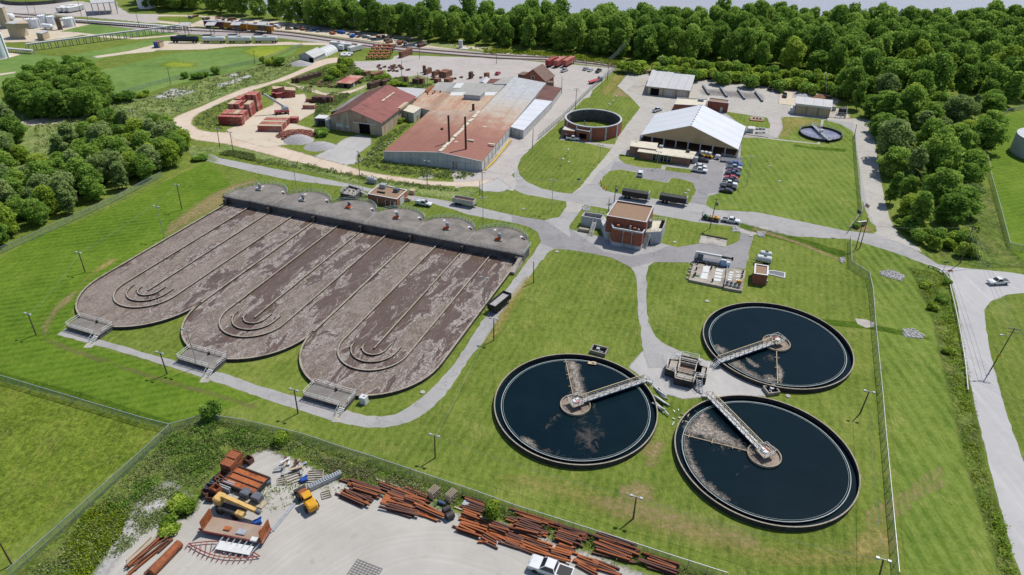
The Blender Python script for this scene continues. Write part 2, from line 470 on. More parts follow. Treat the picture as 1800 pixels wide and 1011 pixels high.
def paving(name,c1,c2,stain,crack=True,joints=None,grain=4.0,soft_edge=False,track=None,track_rot=0.0,rough=0.92,stain_amt=0.5,thin=0.0):
    n = NT(name); v = n.coord('World')
    big = n.noise(v,0.06,5,0.6); med = n.noise(v,0.5,6,0.7); fine = n.noise(v,grain,4,0.8)
    a = n.math('ADD',n.math('MULTIPLY',big,0.5),n.math('ADD',n.math('MULTIPLY',med,0.3),n.math('MULTIPLY',fine,0.2)))
    col = n.mix(n.rng(a,0.36,0.64),c1,c2)
    col = n.mix(n.rng(n.noise(v,0.17,8,0.75,0.6),0.52,0.70,0,stain_amt),col,stain)
    if track is not None:
        vt = n.coord('World',scale=(1.0,0.05,1.0),rot=(0,0,track_rot))
        col = n.mix(n.rng(n.noise(vt,0.5,5,0.7),0.5,0.72,0,0.45),col,track)
    col = n.mix(n.rng(fine,0.62,0.75,0,0.35),col,tuple(x * 0.6 for x in c1[:3]) + (1,))
    if crack:
        vo = n.n('ShaderNodeTexVoronoi',feature='DISTANCE_TO_EDGE')
        dv = n.n('ShaderNodeVectorMath',operation='ADD'); n.set(dv.inputs[0],v)
        nz = n.n('ShaderNodeTexNoise'); n.set(nz.inputs['Vector'],v); nz.inputs['Scale'].default_value = 0.3
        sc_ = n.n('ShaderNodeVectorMath',operation='SCALE'); n.set(sc_.inputs[0],nz.outputs['Color']); sc_.inputs['Scale'].default_value = 5
        n.set(dv.inputs[1],sc_.outputs[0]); n.set(vo.inputs['Vector'],dv.outputs[0]); vo.inputs['Scale'].default_value = 0.16
        col = n.mix(n.rng(vo.outputs['Distance'],0.0,0.012,0.55,0.0),col,tuple(x * 0.35 for x in c2[:3]) + (1,))
    if joints:
        rz,pa,pb = joints
        vj = n.coord('World',rot=(0,0,rz))
        for ax,p in (('X',pa),('Y',pb)):
            if p: col = n.mix(n.rng(n.wave(vj,0.314 / p,0,0,ax),0.0,0.006,0.4,0.0),col,tuple(x * 0.35 for x in c2[:3]) + (1,))
    nor = n.bump(fine,0.4,0.04)
    al = edge_alpha(n,v,0.8,1.6 if thin else 2.2,thin) if soft_edge else None
    return n.done(n.pbsdf(col,rough,0,0.2,nor,al))

MAT['asphalt'] = paving('asphalt',rgb(158,156,155),rgb(178,176,175),rgb(128,127,128),True)
MAT['loop_road'] = paving('loop_road',rgb(168,163,155),rgb(188,181,170),rgb(146,144,142),True,None,4.0,False,rgb(176,170,164),0.6)
MAT['asphalt_dark'] = paving('asphalt_dark',rgb(138,136,138),rgb(160,157,158),rgb(112,111,115),True)
MAT['public_road'] = paving('public_road',rgb(176,175,176),rgb(190,188,188),rgb(160,159,160),False,None,3.0,False,rgb(208,206,208),0.25)
MAT['concrete_road'] = paving('concrete_road',rgb(176,172,166),rgb(192,187,179),rgb(150,147,143),True,(1.02,3.6,4.5))
MAT['lot'] = paving('lot',rgb(178,172,168),rgb(194,187,181),rgb(156,150,146),True)
MAT['gravel_path'] = paving('gravel_path',rgb(168,165,163),rgb(190,183,174),rgb(142,142,148),False,None,7.0,True,rgb(150,149,152),0.9)
def yard():
    n = NT('yard_gravel'); v = n.coord('World'); vm = n.n('ShaderNodeVectorMath',operation='SUBTRACT'); n.set(vm.inputs[0],v); vm.inputs[1].default_value = (-12.0,52.0,0)
    nz = n.n('ShaderNodeTexNoise'); n.set(nz.inputs['Vector'],v); nz.inputs['Scale'].default_value = 0.05; nz.inputs['Detail'].default_value = 3
    ln = n.n('ShaderNodeVectorMath',operation='LENGTH'); n.set(ln.inputs[0],vm.outputs[0]); r = n.math('ADD',ln.outputs['Value'],n.math('MULTIPLY',nz.outputs['Fac'],5.0))
    c1 = n.n('ShaderNodeCombineXYZ'); n.set(c1.inputs[0],r); c2 = n.n('ShaderNodeCombineXYZ'); n.set(c2.inputs[0],n.math('MULTIPLY',r,1.0)); n.set(c2.inputs[1],7.3)
    tr = n.noise(c1.outputs[0],1.0,6,0.8); tr2 = n.noise(c2.outputs[0],0.25,2,0.5)
    big = n.noise(v,0.07,5,0.6); fine = n.noise(v,3.0,6,0.85); med = n.noise(v,0.45,7,0.75)
    col = n.mix(n.rng(big,0.35,0.65),rgb(176,172,165),rgb(192,188,181))
    col = n.mix(n.math('MULTIPLY',n.rng(tr,0.5,0.72,0,0.5),n.rng(big,0.3,0.55)),col,rgb(222,216,208))
    col = n.mix(n.math('MULTIPLY',n.rng(tr,0.48,0.32,0,0.45),n.rng(tr2,0.4,0.6)),col,rgb(158,152,146))
    col = n.mix(n.rng(med,0.58,0.72,0,0.55),col,rgb(166,158,142))
    col = n.mix(n.rng(n.noise(v,0.2,6,0.7),0.62,0.74,0,0.6),col,rgb(150,148,116))
    col = n.mix(n.rng(fine,0.6,0.75,0,0.7),col,rgb(128,120,112)); col = n.mix(n.rng(fine,0.4,0.28,0,0.6),col,rgb(226,222,216))
    return n.done(n.pbsdf(col,0.95,0,0.15,n.bump(fine,0.6,0.06),edge_alpha(n,v,0.8,2.2)))
MAT['yard'] = yard()
MAT['gravel'] = paving('gravel',rgb(172,170,168),rgb(192,189,186),rgb(148,146,144),False,None,9.0,True,rgb(200,197,193),0.3)
MAT['dirt_road'] = paving('dirt_road',rgb(200,180,158),rgb(216,200,182),rgb(190,158,134),False,None,5.0,True,rgb(222,212,198),1.1,0.95,0.7)
MAT['pale_dirt'] = paving('pale_dirt',rgb(200,184,162),rgb(214,202,184),rgb(170,160,132),False,None,5.0,True,None,0,0.95,0.7)
MAT['bare_soil'] = paving('bare_soil',rgb(168,142,108),rgb(186,160,122),rgb(128,120,72),False,None,6.0,True,None,0,0.95,0.8,0.9)
MAT['brown_soil'] = paving('brown_soil',rgb(120,108,78),rgb(146,128,92),rgb(98,106,52),False,None,6.0,True,None,0,0.95,0.9,0.95)
MAT['stain'] = paving('stain',rgb(110,108,106),rgb(136,132,128),rgb(90,88,86),False,None,4.0,True,None,0,0.9,0.5,0.9)
MAT['ballast'] = paving('ballast',rgb(166,158,156),rgb(182,174,170),rgb(140,130,128),False,None,8.0,True)
MAT['riprap'] = simple('riprap',rgb(205,202,200),rgb(140,140,142),3.0,0.95)
MAT['slab'] = simple('slab',rgb(190,184,174),rgb(165,160,152),0.6,0.9,dirt=rgb(130,126,120),coords='World')

def river():
    n = NT('river_water'); v = n.coord('World',scale=(0.35,1.0,1.0))
    f = n.noise(v,0.02,6,0.65)
    col = n.mix(n.rng(f,0.35,0.68),rgb(168,170,186,0.62),rgb(176,170,176,0.66))
    return n.done(n.pbsdf(col,0.28,0,0.35,n.bump(n.noise(v,0.8,4,0.7),0.4,0.3)))
MAT['river'] = river()

# ---- sludge in the aeration basin: brown liquor with drifting foam (object space, lanes run along local Y)
def sludge():
    n = NT('sludge'); v = n.coord('Object'); vl = n.coord('Object',scale=(1.0,0.38,1.0))
    wz = n.n('ShaderNodeTexNoise'); n.set(wz.inputs['Vector'],vl); wz.inputs['Scale'].default_value = 0.2; wz.inputs['Detail'].default_value = 5
    ad = n.n('ShaderNodeVectorMath',operation='MULTIPLY_ADD'); n.set(ad.inputs[0],wz.outputs['Color']); ad.inputs[1].default_value = (7,7,0); n.set(ad.inputs[2],vl)
    q = ad.outputs[0]
    big = n.noise(q,0.16,6,0.66); mid = n.noise(q,0.6,8,0.72,0.6); fine = n.noise(v,3.4,6,0.8)
    lanes = n.noise(n.coord('Object',scale=(0.116,0.02,1)),1.0,1,0.4)
    h = n.math('ADD',n.math('MULTIPLY',big,0.5),n.math('ADD',n.math('MULTIPLY',mid,0.3),n.math('MULTIPLY',lanes,0.3)))
    sp = n.n('ShaderNodeSeparateXYZ'); n.set(sp.inputs[0],v)
    ln = n.math('DIVIDE',sp.outputs[0],8.6); fr = n.math('FRACT',ln); odd = n.math('GREATER_THAN',n.math('FRACT',n.math('MULTIPLY',ln,0.5)),0.5)
    far = n.math('MULTIPLY',n.rng(sp.outputs[1],-50,-38),odd)
    h = n.math('ADD',h,n.math('MULTIPLY_ADD',far,-0.055,-0.008))
    foam = n.rng(h,0.52,0.60); open_ = n.rng(h,0.53,0.485)
    grey = n.mix(n.rng(fine,0.34,0.64),rgb(96,83,76),rgb(164,151,141))
    brown = n.mix(n.rng(mid,0.3,0.7),rgb(72,57,50),rgb(100,81,71))
    brown = n.mix(n.rng(fine,0.52,0.70,0,0.7),brown,rgb(160,146,138))
    col = n.mix(n.math('MULTIPLY',foam,n.rng(fine,0.25,0.5,0.7,1.0)),brown,grey)
    col = n.mix(open_,col,n.mix(n.rng(mid,0.3,0.7),rgb(92,76,68),rgb(110,92,82)))
    rim = n.math('MULTIPLY',n.rng(h,0.50,0.52),n.rng(h,0.555,0.525))
    col = n.mix(n.math('MULTIPLY',rim,n.rng(fine,0.4,0.62,0.1,0.9)),col,rgb(204,195,188))
    sk = n.noise(n.coord('Object',scale=(1.0,0.16,1.0)),0.8,6,0.75,1.2)
    col = n.mix(n.rng(sk,0.58,0.7,0,0.5),col,rgb(196,186,178))
    edge = n.math('MULTIPLY',far,n.rng(fr,0.45,1.0)); wf = n.math('ADD',n.math('MULTIPLY',n.noise(q,1.1,8,0.8,1.0),0.7),n.math('MULTIPLY',fine,0.3))
    col = n.mix(n.math('MULTIPLY',n.math('MULTIPLY_ADD',edge,0.8,0.2),n.rng(wf,0.53,0.62)),col,rgb(214,206,200))
    return n.done(n.pbsdf(col,n.rng(h,0.50,0.56,0.3,0.85),0,0.25,n.bump(n.math('ADD',mid,n.math('MULTIPLY',fine,0.5)),0.5,0.15)))
MAT['sludge'] = sludge()

def darkwater(name,c,c2=None):
    n = NT(name); v = n.coord('Object')
    col = n.mix(n.rng(n.noise(v,0.12,4,0.6),0.35,0.7),c,c2 or tuple(x * 1.5 for x in c[:3]) + (1,))
    return n.done(n.pbsdf(col,0.14,0,0.12,n.bump(n.noise(v,1.2,5,0.65),0.1,0.05)))
MAT['clear_water'] = darkwater('clear_water',(0.0016,0.0080,0.0125,1),(0.0028,0.0110,0.0155,1))
MAT['grey_water'] = darkwater('grey_water',rgb(112,116,140,0.8),rgb(158,158,178,0.8))

def scum():
    n = NT('scum'); v = n.coord('World')
    col = n.mix(n.rng(n.noise(v,1.6,6,0.75),0.35,0.66),rgb(112,106,100),rgb(198,186,172))
    a = n.attr('fade'); q = n.noise(v,0.55,6,0.72,1.2); q2 = n.noise(v,3.0,4,0.7)
    h = n.math('ADD',a,n.math('ADD',n.math('MULTIPLY_ADD',q,1.7,-0.85),n.math('MULTIPLY_ADD',q2,0.8,-0.4)))
    return n.done(n.pbsdf(col,0.8,0,0.2,None,n.math('MULTIPLY',n.rng(h,0.30,1.05),n.rng(q2,0.28,0.55,0.35,1.0))))
MAT['scum'] = scum()
def veil():
    n = NT('scum_veil'); v = n.coord('World')
    a = n.attr('fade'); q = n.noise(v,0.4,6,0.7,1.5)
    h = n.math('ADD',a,n.math('MULTIPLY_ADD',q,2.6,-1.4))
    return n.done(n.pbsdf(rgb(120,112,104),0.8,0,0.2,None,n.rng(h,0.5,1.15,0,0.5)))
MAT['scum_veil'] = veil()

# ---- building and equipment surfaces
MAT['concrete'] = simple('concrete',rgb(186,176,162),rgb(152,144,134),0.8,0.9,bump=0.2,dirt=rgb(112,104,96),dirt_amt=0.4)
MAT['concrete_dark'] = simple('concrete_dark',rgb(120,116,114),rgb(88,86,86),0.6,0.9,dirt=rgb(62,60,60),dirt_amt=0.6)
def deckmat():
    n = NT('deck_concrete'); v = n.coord('Object')
    col = n.mix(n.rng(n.noise(v,0.25,7,0.72),0.35,0.65),rgb(116,111,107),rgb(148,142,136))
    col = n.mix(n.rng(n.noise(v,0.11,5,0.7,0.8),0.55,0.7,0,0.8),col,rgb(98,94,91))
    col = n.mix(n.rng(n.noise(v,0.4,5,0.7),0.64,0.72,0,0.6),col,rgb(158,140,124))
    j = n.wave(n.coord('Object'),0.314 / 17.2,0,0,'X')
    return n.done(n.pbsdf(col,0.9,0,0.2,n.bump(n.noise(v,6,3,0.7),0.2,0.02)))
MAT['deck_concrete'] = deckmat()
MAT['rim'] = simple('rim',rgb(180,170,154),rgb(146,138,124),1.4,0.9,dirt=rgb(120,104,84),dirt_amt=0.4)
MAT['wall_stain_shade'] = simple('wall_stain_shade',rgb(76,72,70),rgb(52,50,49),0.7,0.9,dirt=rgb(38,37,37),dirt_amt=0.7)  # stained concrete, with the shade on the tank walls also darkened into the colour
MAT['weir'] = simple('weir',rgb(176,186,186),rgb(140,152,148),2.5,0.7)
MAT['galv'] = simple('galv',rgb(196,200,204),rgb(160,164,170),2.0,0.45,0.3)
MAT['rail_white'] = simple('rail_white',rgb(222,222,218),rgb(196,196,192),2.0,0.5)
MAT['rail_green'] = simple('rail_green',rgb(186,206,190),rgb(150,172,158),2.0,0.5)
MAT['rail_cream'] = simple('rail_cream',rgb(226,208,164),rgb(200,178,136),2.0,0.5)
MAT['white'] = simple('white',rgb(228,228,226),rgb(206,207,207),1.2,0.45)
MAT['white_tank'] = simple('white_tank',rgb(240,242,246,0.88),rgb(224,228,234,0.88),0.35,0.5,dirt=rgb(186,186,188),dirt_amt=0.2)
MAT['black'] = simple('black',(0.012,0.012,0.014,1),(0.022,0.022,0.024,1),3,0.5)
MAT['rubber'] = simple('rubber',(0.014,0.014,0.014,1),(0.026,0.025,0.024,1),4,0.85)
MAT['dark_steel'] = simple('dark_steel',(0.03,0.03,0.034,1),(0.055,0.05,0.05,1),2,0.6,0.2)
MAT['grey_steel'] = simple('grey_steel',rgb(120,124,132),rgb(94,98,106),2,0.5,0.2)
MAT['void'] = simple('void',(0.006,0.006,0.007,1),(0.009,0.009,0.01,1),1,0.95,spec=0.05)
MAT['glass'] = simple('glass',(0.012,0.018,0.024,1),(0.02,0.028,0.035,1),1,0.08,spec=0.6)
MAT['brick'] = bricks('brick',rgb(176,96,72),rgb(156,80,60),1.0,(0.27,0.2,0.16,1))
MAT['brick_pale'] = bricks('brick_pale',rgb(176,120,98),rgb(156,100,80))
MAT['brick_orange'] = bricks('brick_orange',rgb(196,118,84),rgb(176,100,72))
MAT['brick_stock'] = bricks('brick_stock',rgb(168,122,100),rgb(120,84,70),1.8,(0.05,0.035,0.03,1))
MAT['brick_stock_dark'] = bricks('brick_stock_dark',rgb(120,92,80),rgb(92,70,64),1.8,(0.04,0.03,0.03,1))
MAT['roof_gravel'] = simple('roof_gravel',rgb(164,136,112),rgb(140,114,94),2.5,0.95,bump=0.5,dirt=rgb(128,106,90),dirt_amt=0.2)
MAT['roof_cream'] = simple('roof_cream',rgb(224,215,196),rgb(204,196,176),0.4,0.85,dirt=rgb(160,156,140),dirt_amt=0.4)
MAT['roof_tan'] = simple('roof_tan',rgb(176,156,138),rgb(150,130,116),0.3,0.9,dirt=rgb(170,116,88),dirt_amt=0.6)
MAT['shingle'] = simple('shingle',rgb(142,118,104),rgb(116,98,90),2.2,0.95,dirt=rgb(98,84,78))
MAT['paint_blue_grey'] = simple('paint_blue_grey',rgb(206,208,212),rgb(186,188,194),0.5,0.7,dirt=rgb(160,160,164),dirt_amt=0.3)
MAT['beige_panel'] = ribbed('beige_panel',rgb(206,190,164),rgb(194,178,152),'X',0.6,streak='Z')
MAT['fabric_gable'] = simple('fabric_gable',rgb(206,180,140),rgb(196,170,130),0.15,0.8,dirt=rgb(178,152,116),dirt_amt=0.2)
MAT['white_roof'] = ribbed('white_roof',rgb(228,230,234),rgb(214,217,222),'Y',0.9,streak='X',rough=0.4,depth=0.25)
MAT['metal_roof'] = ribbed('metal_roof',rgb(206,204,202),rgb(188,187,188),'X',0.5,streak='Y',rough=0.5)
MAT['cream_metal'] = ribbed('cream_metal',rgb(214,212,202),rgb(190,188,180),'X',0.4,streak='Z',rust=rgb(160,120,90),rust_amt=0.1)
MAT['white_wall'] = ribbed('white_wall',rgb(214,214,212),rgb(180,182,184),'X',0.45,streak='Z',rust=rgb(150,110,84),rust_amt=0.05)
MAT['white_wall_y'] = ribbed('white_wall_y',rgb(222,221,217),rgb(192,192,192),'Y',0.45,streak='Z',rust=rgb(150,110,84),rust_amt=0.05)
MAT['red_roof'] = ribbed('red_roof',rgb(156,94,86),rgb(128,72,66),'Y',0.7,rgb(96,60,54),0.3,0.7,'X',0.35)
MAT['dark_red_roof'] = ribbed('dark_red_roof',rgb(132,84,72),rgb(100,66,58),'Y',0.7,rgb(74,52,46),0.4,0.75,'X',0.35)
MAT['rust_wall'] = ribbed('rust_wall',rgb(206,194,178),rgb(180,160,140),'X',0.4,rgb(160,106,72),0.45,0.8,'Z',0.5)
MAT['rust_wall_y'] = ribbed('rust_wall_y',rgb(214,198,176),rgb(186,166,142),'Y',0.4,rgb(176,122,84),0.35,0.8,'Z',0.5)
def factory_roof():
    """long factory roof: rust brown at the front end, galvanised grey toward the back"""
    n = NT('factory_roof'); v = n.coord('Object'); sp = n.n('ShaderNodeSeparateXYZ'); n.set(sp.inputs[0],v)
    vs = n.coord('Object',scale=(0.5,0.04,1))
    t = n.math('ADD',n.rng(sp.outputs[1],0,100),n.math('MULTIPLY_ADD',n.noise(v,0.09,5,0.6),0.5,-0.25))
    t = n.math('ADD',t,n.math('MULTIPLY_ADD',n.noise(vs,0.7,5,0.7),0.35,-0.17))
    col = n.ramp(t,[(0.16,rgb(156,104,88)),(0.36,rgb(172,124,102)),(0.5,rgb(190,168,148)),(0.68,rgb(192,186,178)),(0.9,rgb(186,190,194))])
    col = n.mix(n.rng(n.noise(v,0.5,6,0.7),0.4,0.7,0,0.35),col,rgb(122,88,76))
    for ax,p in (('Y',11.0),('X',7.0)):
        col = n.mix(n.rng(n.wave(v,0.314 / p,0,0,ax),0.0,0.0025,0.5,0),col,rgb(110,84,72))
    rib = n.wave(v,0.314 / 0.4,0,0,'Y')
    return n.done(n.pbsdf(col,0.65,0,0.3,n.bump(rib,0.3,0.05)))
MAT['factory_roof'] = factory_roof()
MAT['factory_flat'] = ribbed('factory_flat',rgb(198,176,152),rgb(180,156,134),'X',7.5,rgb(178,128,100),0.55,0.8,'Y',0.1)
MAT['grey_flat'] = ribbed('grey_flat',rgb(176,174,168),rgb(156,154,150),'X',6.0,rgb(170,140,118),0.2,0.8,'Y',0.1)
MAT['rust'] = simple('rust',rgb(176,104,66),rgb(124,76,54),1.6,0.9,bump=0.3,dirt=rgb(86,54,44),dirt_amt=0.5)
MAT['rust_orange'] = simple('rust_orange',rgb(194,112,64),rgb(146,86,56),1.4,0.9,bump=0.3,dirt=rgb(104,60,46),dirt_amt=0.4)
MAT['rust_dark'] = simple('rust_dark',rgb(122,84,70),rgb(90,64,58),1.8,0.9,bump=0.3,dirt=rgb(56,42,40),dirt_amt=0.5)
MAT['red_box'] = simple('red_box',rgb(166,70,66),rgb(142,56,56),0.7,0.7,dirt=rgb(196,150,128),dirt_amt=0.45)
MAT['red_box_faded'] = simple('red_box_faded',rgb(190,106,96),rgb(164,82,78),0.6,0.75,dirt=rgb(206,180,160),dirt_amt=0.7)
MAT['well_scum'] = simple('well_scum',rgb(172,156,142),rgb(136,118,104),1.2,0.8,dirt=rgb(100,84,72),dirt_amt=0.5)
MAT['plate_tan'] = simple('plate_tan',rgb(206,188,160),rgb(180,158,130),0.8,0.8)
MAT['wood'] = simple('wood',rgb(120,104,88),rgb(92,80,70),2.0,0.9)
MAT['wood_pale'] = simple('wood_pale',rgb(196,180,156),rgb(160,146,126),2.0,0.9)
MAT['yellow'] = simple('yellow',rgb(230,172,40),rgb(206,146,36),1.5,0.5,dirt=rgb(150,110,60),dirt_amt=0.3)
MAT['pale_yellow'] = simple('pale_yellow',rgb(226,188,116),rgb(204,164,96),1.5,0.6,dirt=rgb(140,112,76),dirt_amt=0.4)
MAT['orange'] = simple('orange',rgb(216,96,40),rgb(180,80,40),2,0.6)
MAT['blue'] = simple('blue',rgb(40,92,176),rgb(30,70,140),2,0.5)
MAT['green'] = simple('green',rgb(50,110,70),rgb(40,88,60),2,0.6)
MAT['green_rail'] = simple('green_rail',rgb(70,130,110),rgb(56,108,96),2,0.6)
MAT['red'] = simple('red',rgb(196,40,40),rgb(160,32,34),2,0.5)
MAT['tape'] = simple('tape',rgb(236,214,60),rgb(214,190,50),2,0.6)
MAT['bus_yellow'] = simple('bus_yellow',rgb(196,136,40),rgb(170,112,36),0.5,0.6,dirt=rgb(120,84,48),dirt_amt=0.5)
MAT['maroon'] = simple('maroon',rgb(104,48,52),rgb(82,40,46),0.6,0.7,dirt=rgb(130,110,110),dirt_amt=0.4)
MAT['tank_white'] = simple('tank_white',rgb(222,228,226),rgb(196,206,206),0.8,0.45,dirt=rgb(160,168,168),dirt_amt=0.3)
MAT['tank_black'] = simple('tank_black',rgb(40,56,70),rgb(30,40,52),1,0.5)
MAT['rubble_red'] = simple('rubble_red',rgb(172,112,96),rgb(116,74,66),1.2,0.95)
MAT['stone_grey'] = simple('stone_grey',rgb(186,184,184),rgb(150,148,150),1.5,0.95,bump=0.6)
MAT['soil_pile'] = simple('soil_pile',rgb(150,112,84),rgb(116,84,62),1.2,0.95,bump=0.6)
MAT['mulch'] = simple('mulch',rgb(150,116,92),rgb(120,92,74),3,0.95,bump=0.5)
MAT['wire'] = simple('wire',rgb(150,160,150),rgb(120,130,124),1,0.6)
def paint(name,c):
    n = NT(name); v = n.coord('Object')
    col = n.mix(n.rng(n.noise(v,1.5,4,0.7),0.45,0.75,0,0.25),c,rgb(150,140,126))
    p = n.n('ShaderNodeBsdfPrincipled'); n.set(p.inputs['Base Color'],col); p.inputs['Roughness'].default_value = 0.35
    p.inputs['Coat Weight'].default_value = 0.4; p.inputs['Coat Roughness'].default_value = 0.08
    return n.done(p.outputs[0])
for k_,c_ in dict(car_white=rgb(228,230,232),car_silver=rgb(170,176,184),car_blue=rgb(30,84,170),car_navy=rgb(28,40,66),car_red=rgb(190,28,44),car_plum=rgb(96,34,70),car_black=rgb(28,32,40),car_teal=rgb(60,84,110),car_grey=rgb(104,112,122),truck_red=rgb(206,44,52),truck_blue=rgb(120,168,206)).items():
    MAT[k_] = paint(k_,c_)

def chainlink(name='chain_link',cover=0.30,c=rgb(146,164,150)):
    n = NT(name); uv = n.coord('UV')
    a = n.wave(uv,0.314 / 0.16,0,0,'DIAGONAL'); sp = n.coord('UV',scale=(-1,1,1)); b = n.wave(sp,0.314 / 0.16,0,0,'DIAGONAL')
    m = n.math('MAXIMUM',n.rng(a,0.88,0.95),n.rng(b,0.88,0.95))
    al = n.math('MAXIMUM',n.math('MULTIPLY',m,0.8),cover * 0.5)
    return n.done(n.pbsdf(c,0.6,0.2,0.3,None,al))
MAT['chain_link'] = chainlink()

def leaves(name,dark,mid,light,trans=0.28):
    n = NT(name)
    t = n.attr('tint'); oi = n.n('ShaderNodeObjectInfo').outputs['Random']
    v = n.coord('World'); f = n.noise(v,0.35,3,0.6)
    h = n.math('ADD',n.math('MULTIPLY',t,0.6),n.math('ADD',n.math('MULTIPLY',oi,0.28),n.math('MULTIPLY',f,0.3)))
    col = n.ramp(h,[(0.25,dark),(0.55,mid),(0.95,light)])
    d = n.n('ShaderNodeBsdfDiffuse'); n.set(d.inputs['Color'],col)
    tr = n.n('ShaderNodeBsdfTranslucent'); n.set(tr.inputs['Color'],n.mix(0.35,col,light))
    mx = n.n('ShaderNodeMixShader'); mx.inputs[0].default_value = trans
    n.t.links.new(d.outputs[0],mx.inputs[1]); n.t.links.new(tr.outputs[0],mx.inputs[2])
    return n.done(mx.outputs[0])
MAT['leaf'] = leaves('leaf',(0.058,0.130,0.028,1),(0.172,0.305,0.050,1),(0.36,0.495,0.10,1),0.45)
MAT['leaf_bright'] = leaves('leaf_bright',(0.095,0.175,0.024,1),(0.25,0.37,0.046,1),(0.45,0.55,0.095,1),0.45)
MAT['leaf_grey'] = leaves('leaf_grey',(0.085,0.15,0.05,1),(0.215,0.31,0.095,1),(0.39,0.47,0.18,1),0.45)
MAT['leaf_weed'] = leaves('leaf_weed',(0.09,0.14,0.042,1),(0.195,0.26,0.075,1),(0.33,0.37,0.16,1))
MAT['leaf_vine'] = leaves('leaf_vine',(0.10,0.155,0.014,1),(0.20,0.27,0.022,1),(0.33,0.39,0.045,1))
MAT['leaf_straw'] = leaves('leaf_straw',(0.12,0.12,0.06,1),(0.22,0.20,0.11,1),(0.33,0.29,0.18,1))
MAT['bark'] = simple('bark',(0.085,0.07,0.055,1),(0.05,0.042,0.035,1),3,0.95)
# ================================================================ the ground, roads and lots
SHEETS = [0]
def lift(z):
    """no two sheets share a plane"""
    SHEETS[0] += 1; return z + SHEETS[0] * 0.0001

def world_sheet(name,pts,z,mat,kind='structure',rag=0.0,step=2.0,seed=3,sm=0):
    poly = GL(pts)
    if sm: poly = smooth_poly(poly,sm)
    if rag: poly = ragged(poly,rag,step,seed)
    return struct(MB().sheet(poly,lift(z)),name,M(mat),kind)

def soft_px(name,pts,z,mat,fade=1.5,cell=1.0,kind='structure',sm=0):
    poly = GL(pts)
    if sm: poly = smooth_poly(poly,sm)
    return soft(name,poly,lift(z),M(mat),fade,cell,kind)

struct(MB().sheet([(-1500,-60),(1500,-60),(1500,1500),(-1500,1500)],-0.002),'ground',M('lawn'))
# the river beyond the trees
struct(MB().sheet(GL([(-900,-70),(250,-40),(430,14),(520,36),(700,42),(1000,50),(1400,52),(1800,52),(2600,55)]) + [(2500,3000),(-2500,3000),(-2500,900)],0.05),'river',M('river'))

zA = lambda p: Z(450,506,4,p)
# --- lawns with their own mowing
world_sheet('grass_meadow_west',[(-300,640),(0,672),(150,710),(270,742),(286,762),(160,860),(0,975),(-300,1150)],0.010,'meadow')
world_sheet('grass_slope_west',[(-300,620),(0,662),(150,700),(300,748),(360,730),(460,700),(200,620),(104,590),(130,540),(210,465),(392,356),(410,330),(368,284),(330,300),(240,345),(140,390),(70,412),(0,455),(-300,560)],0.014,'lawn_west')
world_sheet('lawn_east',[(1480,400),(1530,480),(1575,800),(1600,1100),(1800,1100),(1755,960),(1690,690),(1660,480),(1560,430)],0.012,'lawn_east')
world_sheet('service_loop',[(905,488),(917,505),(899,526),(880,556),(860,586),(850,601),(830,623),(812,648),(792,681),(762,715),(732,735),(702,747),(675,752),(637,751.7),(600,743.5),(550,728.5),(492,710),(450,695),(300,645),(317.5,637),(400,658.5),(450,677),(541,703),(600,720),(645,731),(670,733),(695,728.5),(720,716),(745,696),(772,671),(797.5,641),(825,601),(850,561),(885,516)],0.0195,'loop_road',rag=0.12,step=1.4)
world_sheet('lawn_north',[(1245,345),(1266,339),(1296,330),(1300,290),(1304,242),(1370,243),(1440,252),(1504,250),(1511,300),(1516,370),(1492,407),(1330,373),(1255,369),(1240,360)],0.030,'lawn_east')
world_sheet('far_lawn',[(-200,200),(0,175),(150,130),(300,95),(530,75),(515,95),(420,125),(300,150),(200,185),(140,240),(-100,330)],0.010,'far_lawn')
world_sheet('far_lawn_plant',[(-200,60),(0,90),(110,100),(320,60),(330,75),(240,85),(60,140),(-200,200)],0.012,'far_lawn')
world_sheet('far_lawn_rails',[(105,58),(150,42),(300,50),(330,60),(200,66)],0.014,'far_lawn')
world_sheet('lawn_tower',[(1740,225),(1765,205),(1850,180),(1950,250),(1950,600),(1775,440),(1745,340)],0.012,'lawn_west')

# --- rough ground
soft_px('rough_grass',[(60,215),(170,180),(260,170),(330,148),(440,118),(520,98),(548,108),(480,140),(390,170),(300,205),(272,226),(300,240),(360,262),(380,285),(330,268),(200,250),(60,290),(20,250)],0.020,'rough',3.0,1.6)
soft_px('grass_verge',Z(0,0,1,[(335,262),(400,254),(470,272),(560,296),(640,318),(700,322),(810,332),(845,335),(815,352),(700,336),(600,316),(500,290),(420,272)]),0.020,'rough',1.6,1.0)
soft_px('rough_grass_yard',[(520,148),(560,150),(600,128),(640,130),(700,140),(735,132),(800,150),(790,175),(690,150),(640,165),(600,160),(560,165),(500,156)],0.030,'rough',2.0,1.4)
soft_px('rough_grass_barn',Z(540,130,5,[(80,230),(220,170),(400,180),(160,360),(60,450),(60,400)]),0.034,'rough',1.2,0.9)
soft_px('weed_bank',[(30,1011),(290,760),(360,725),(420,742),(560,775),(700,822),(860,880),(1000,930),(1250,1011),(1200,1020),(900,910),(600,850),(520,800),(440,810),(380,850),(330,900),(250,960),(150,1030)],0.016,'weed_ground',1.6,0.7)

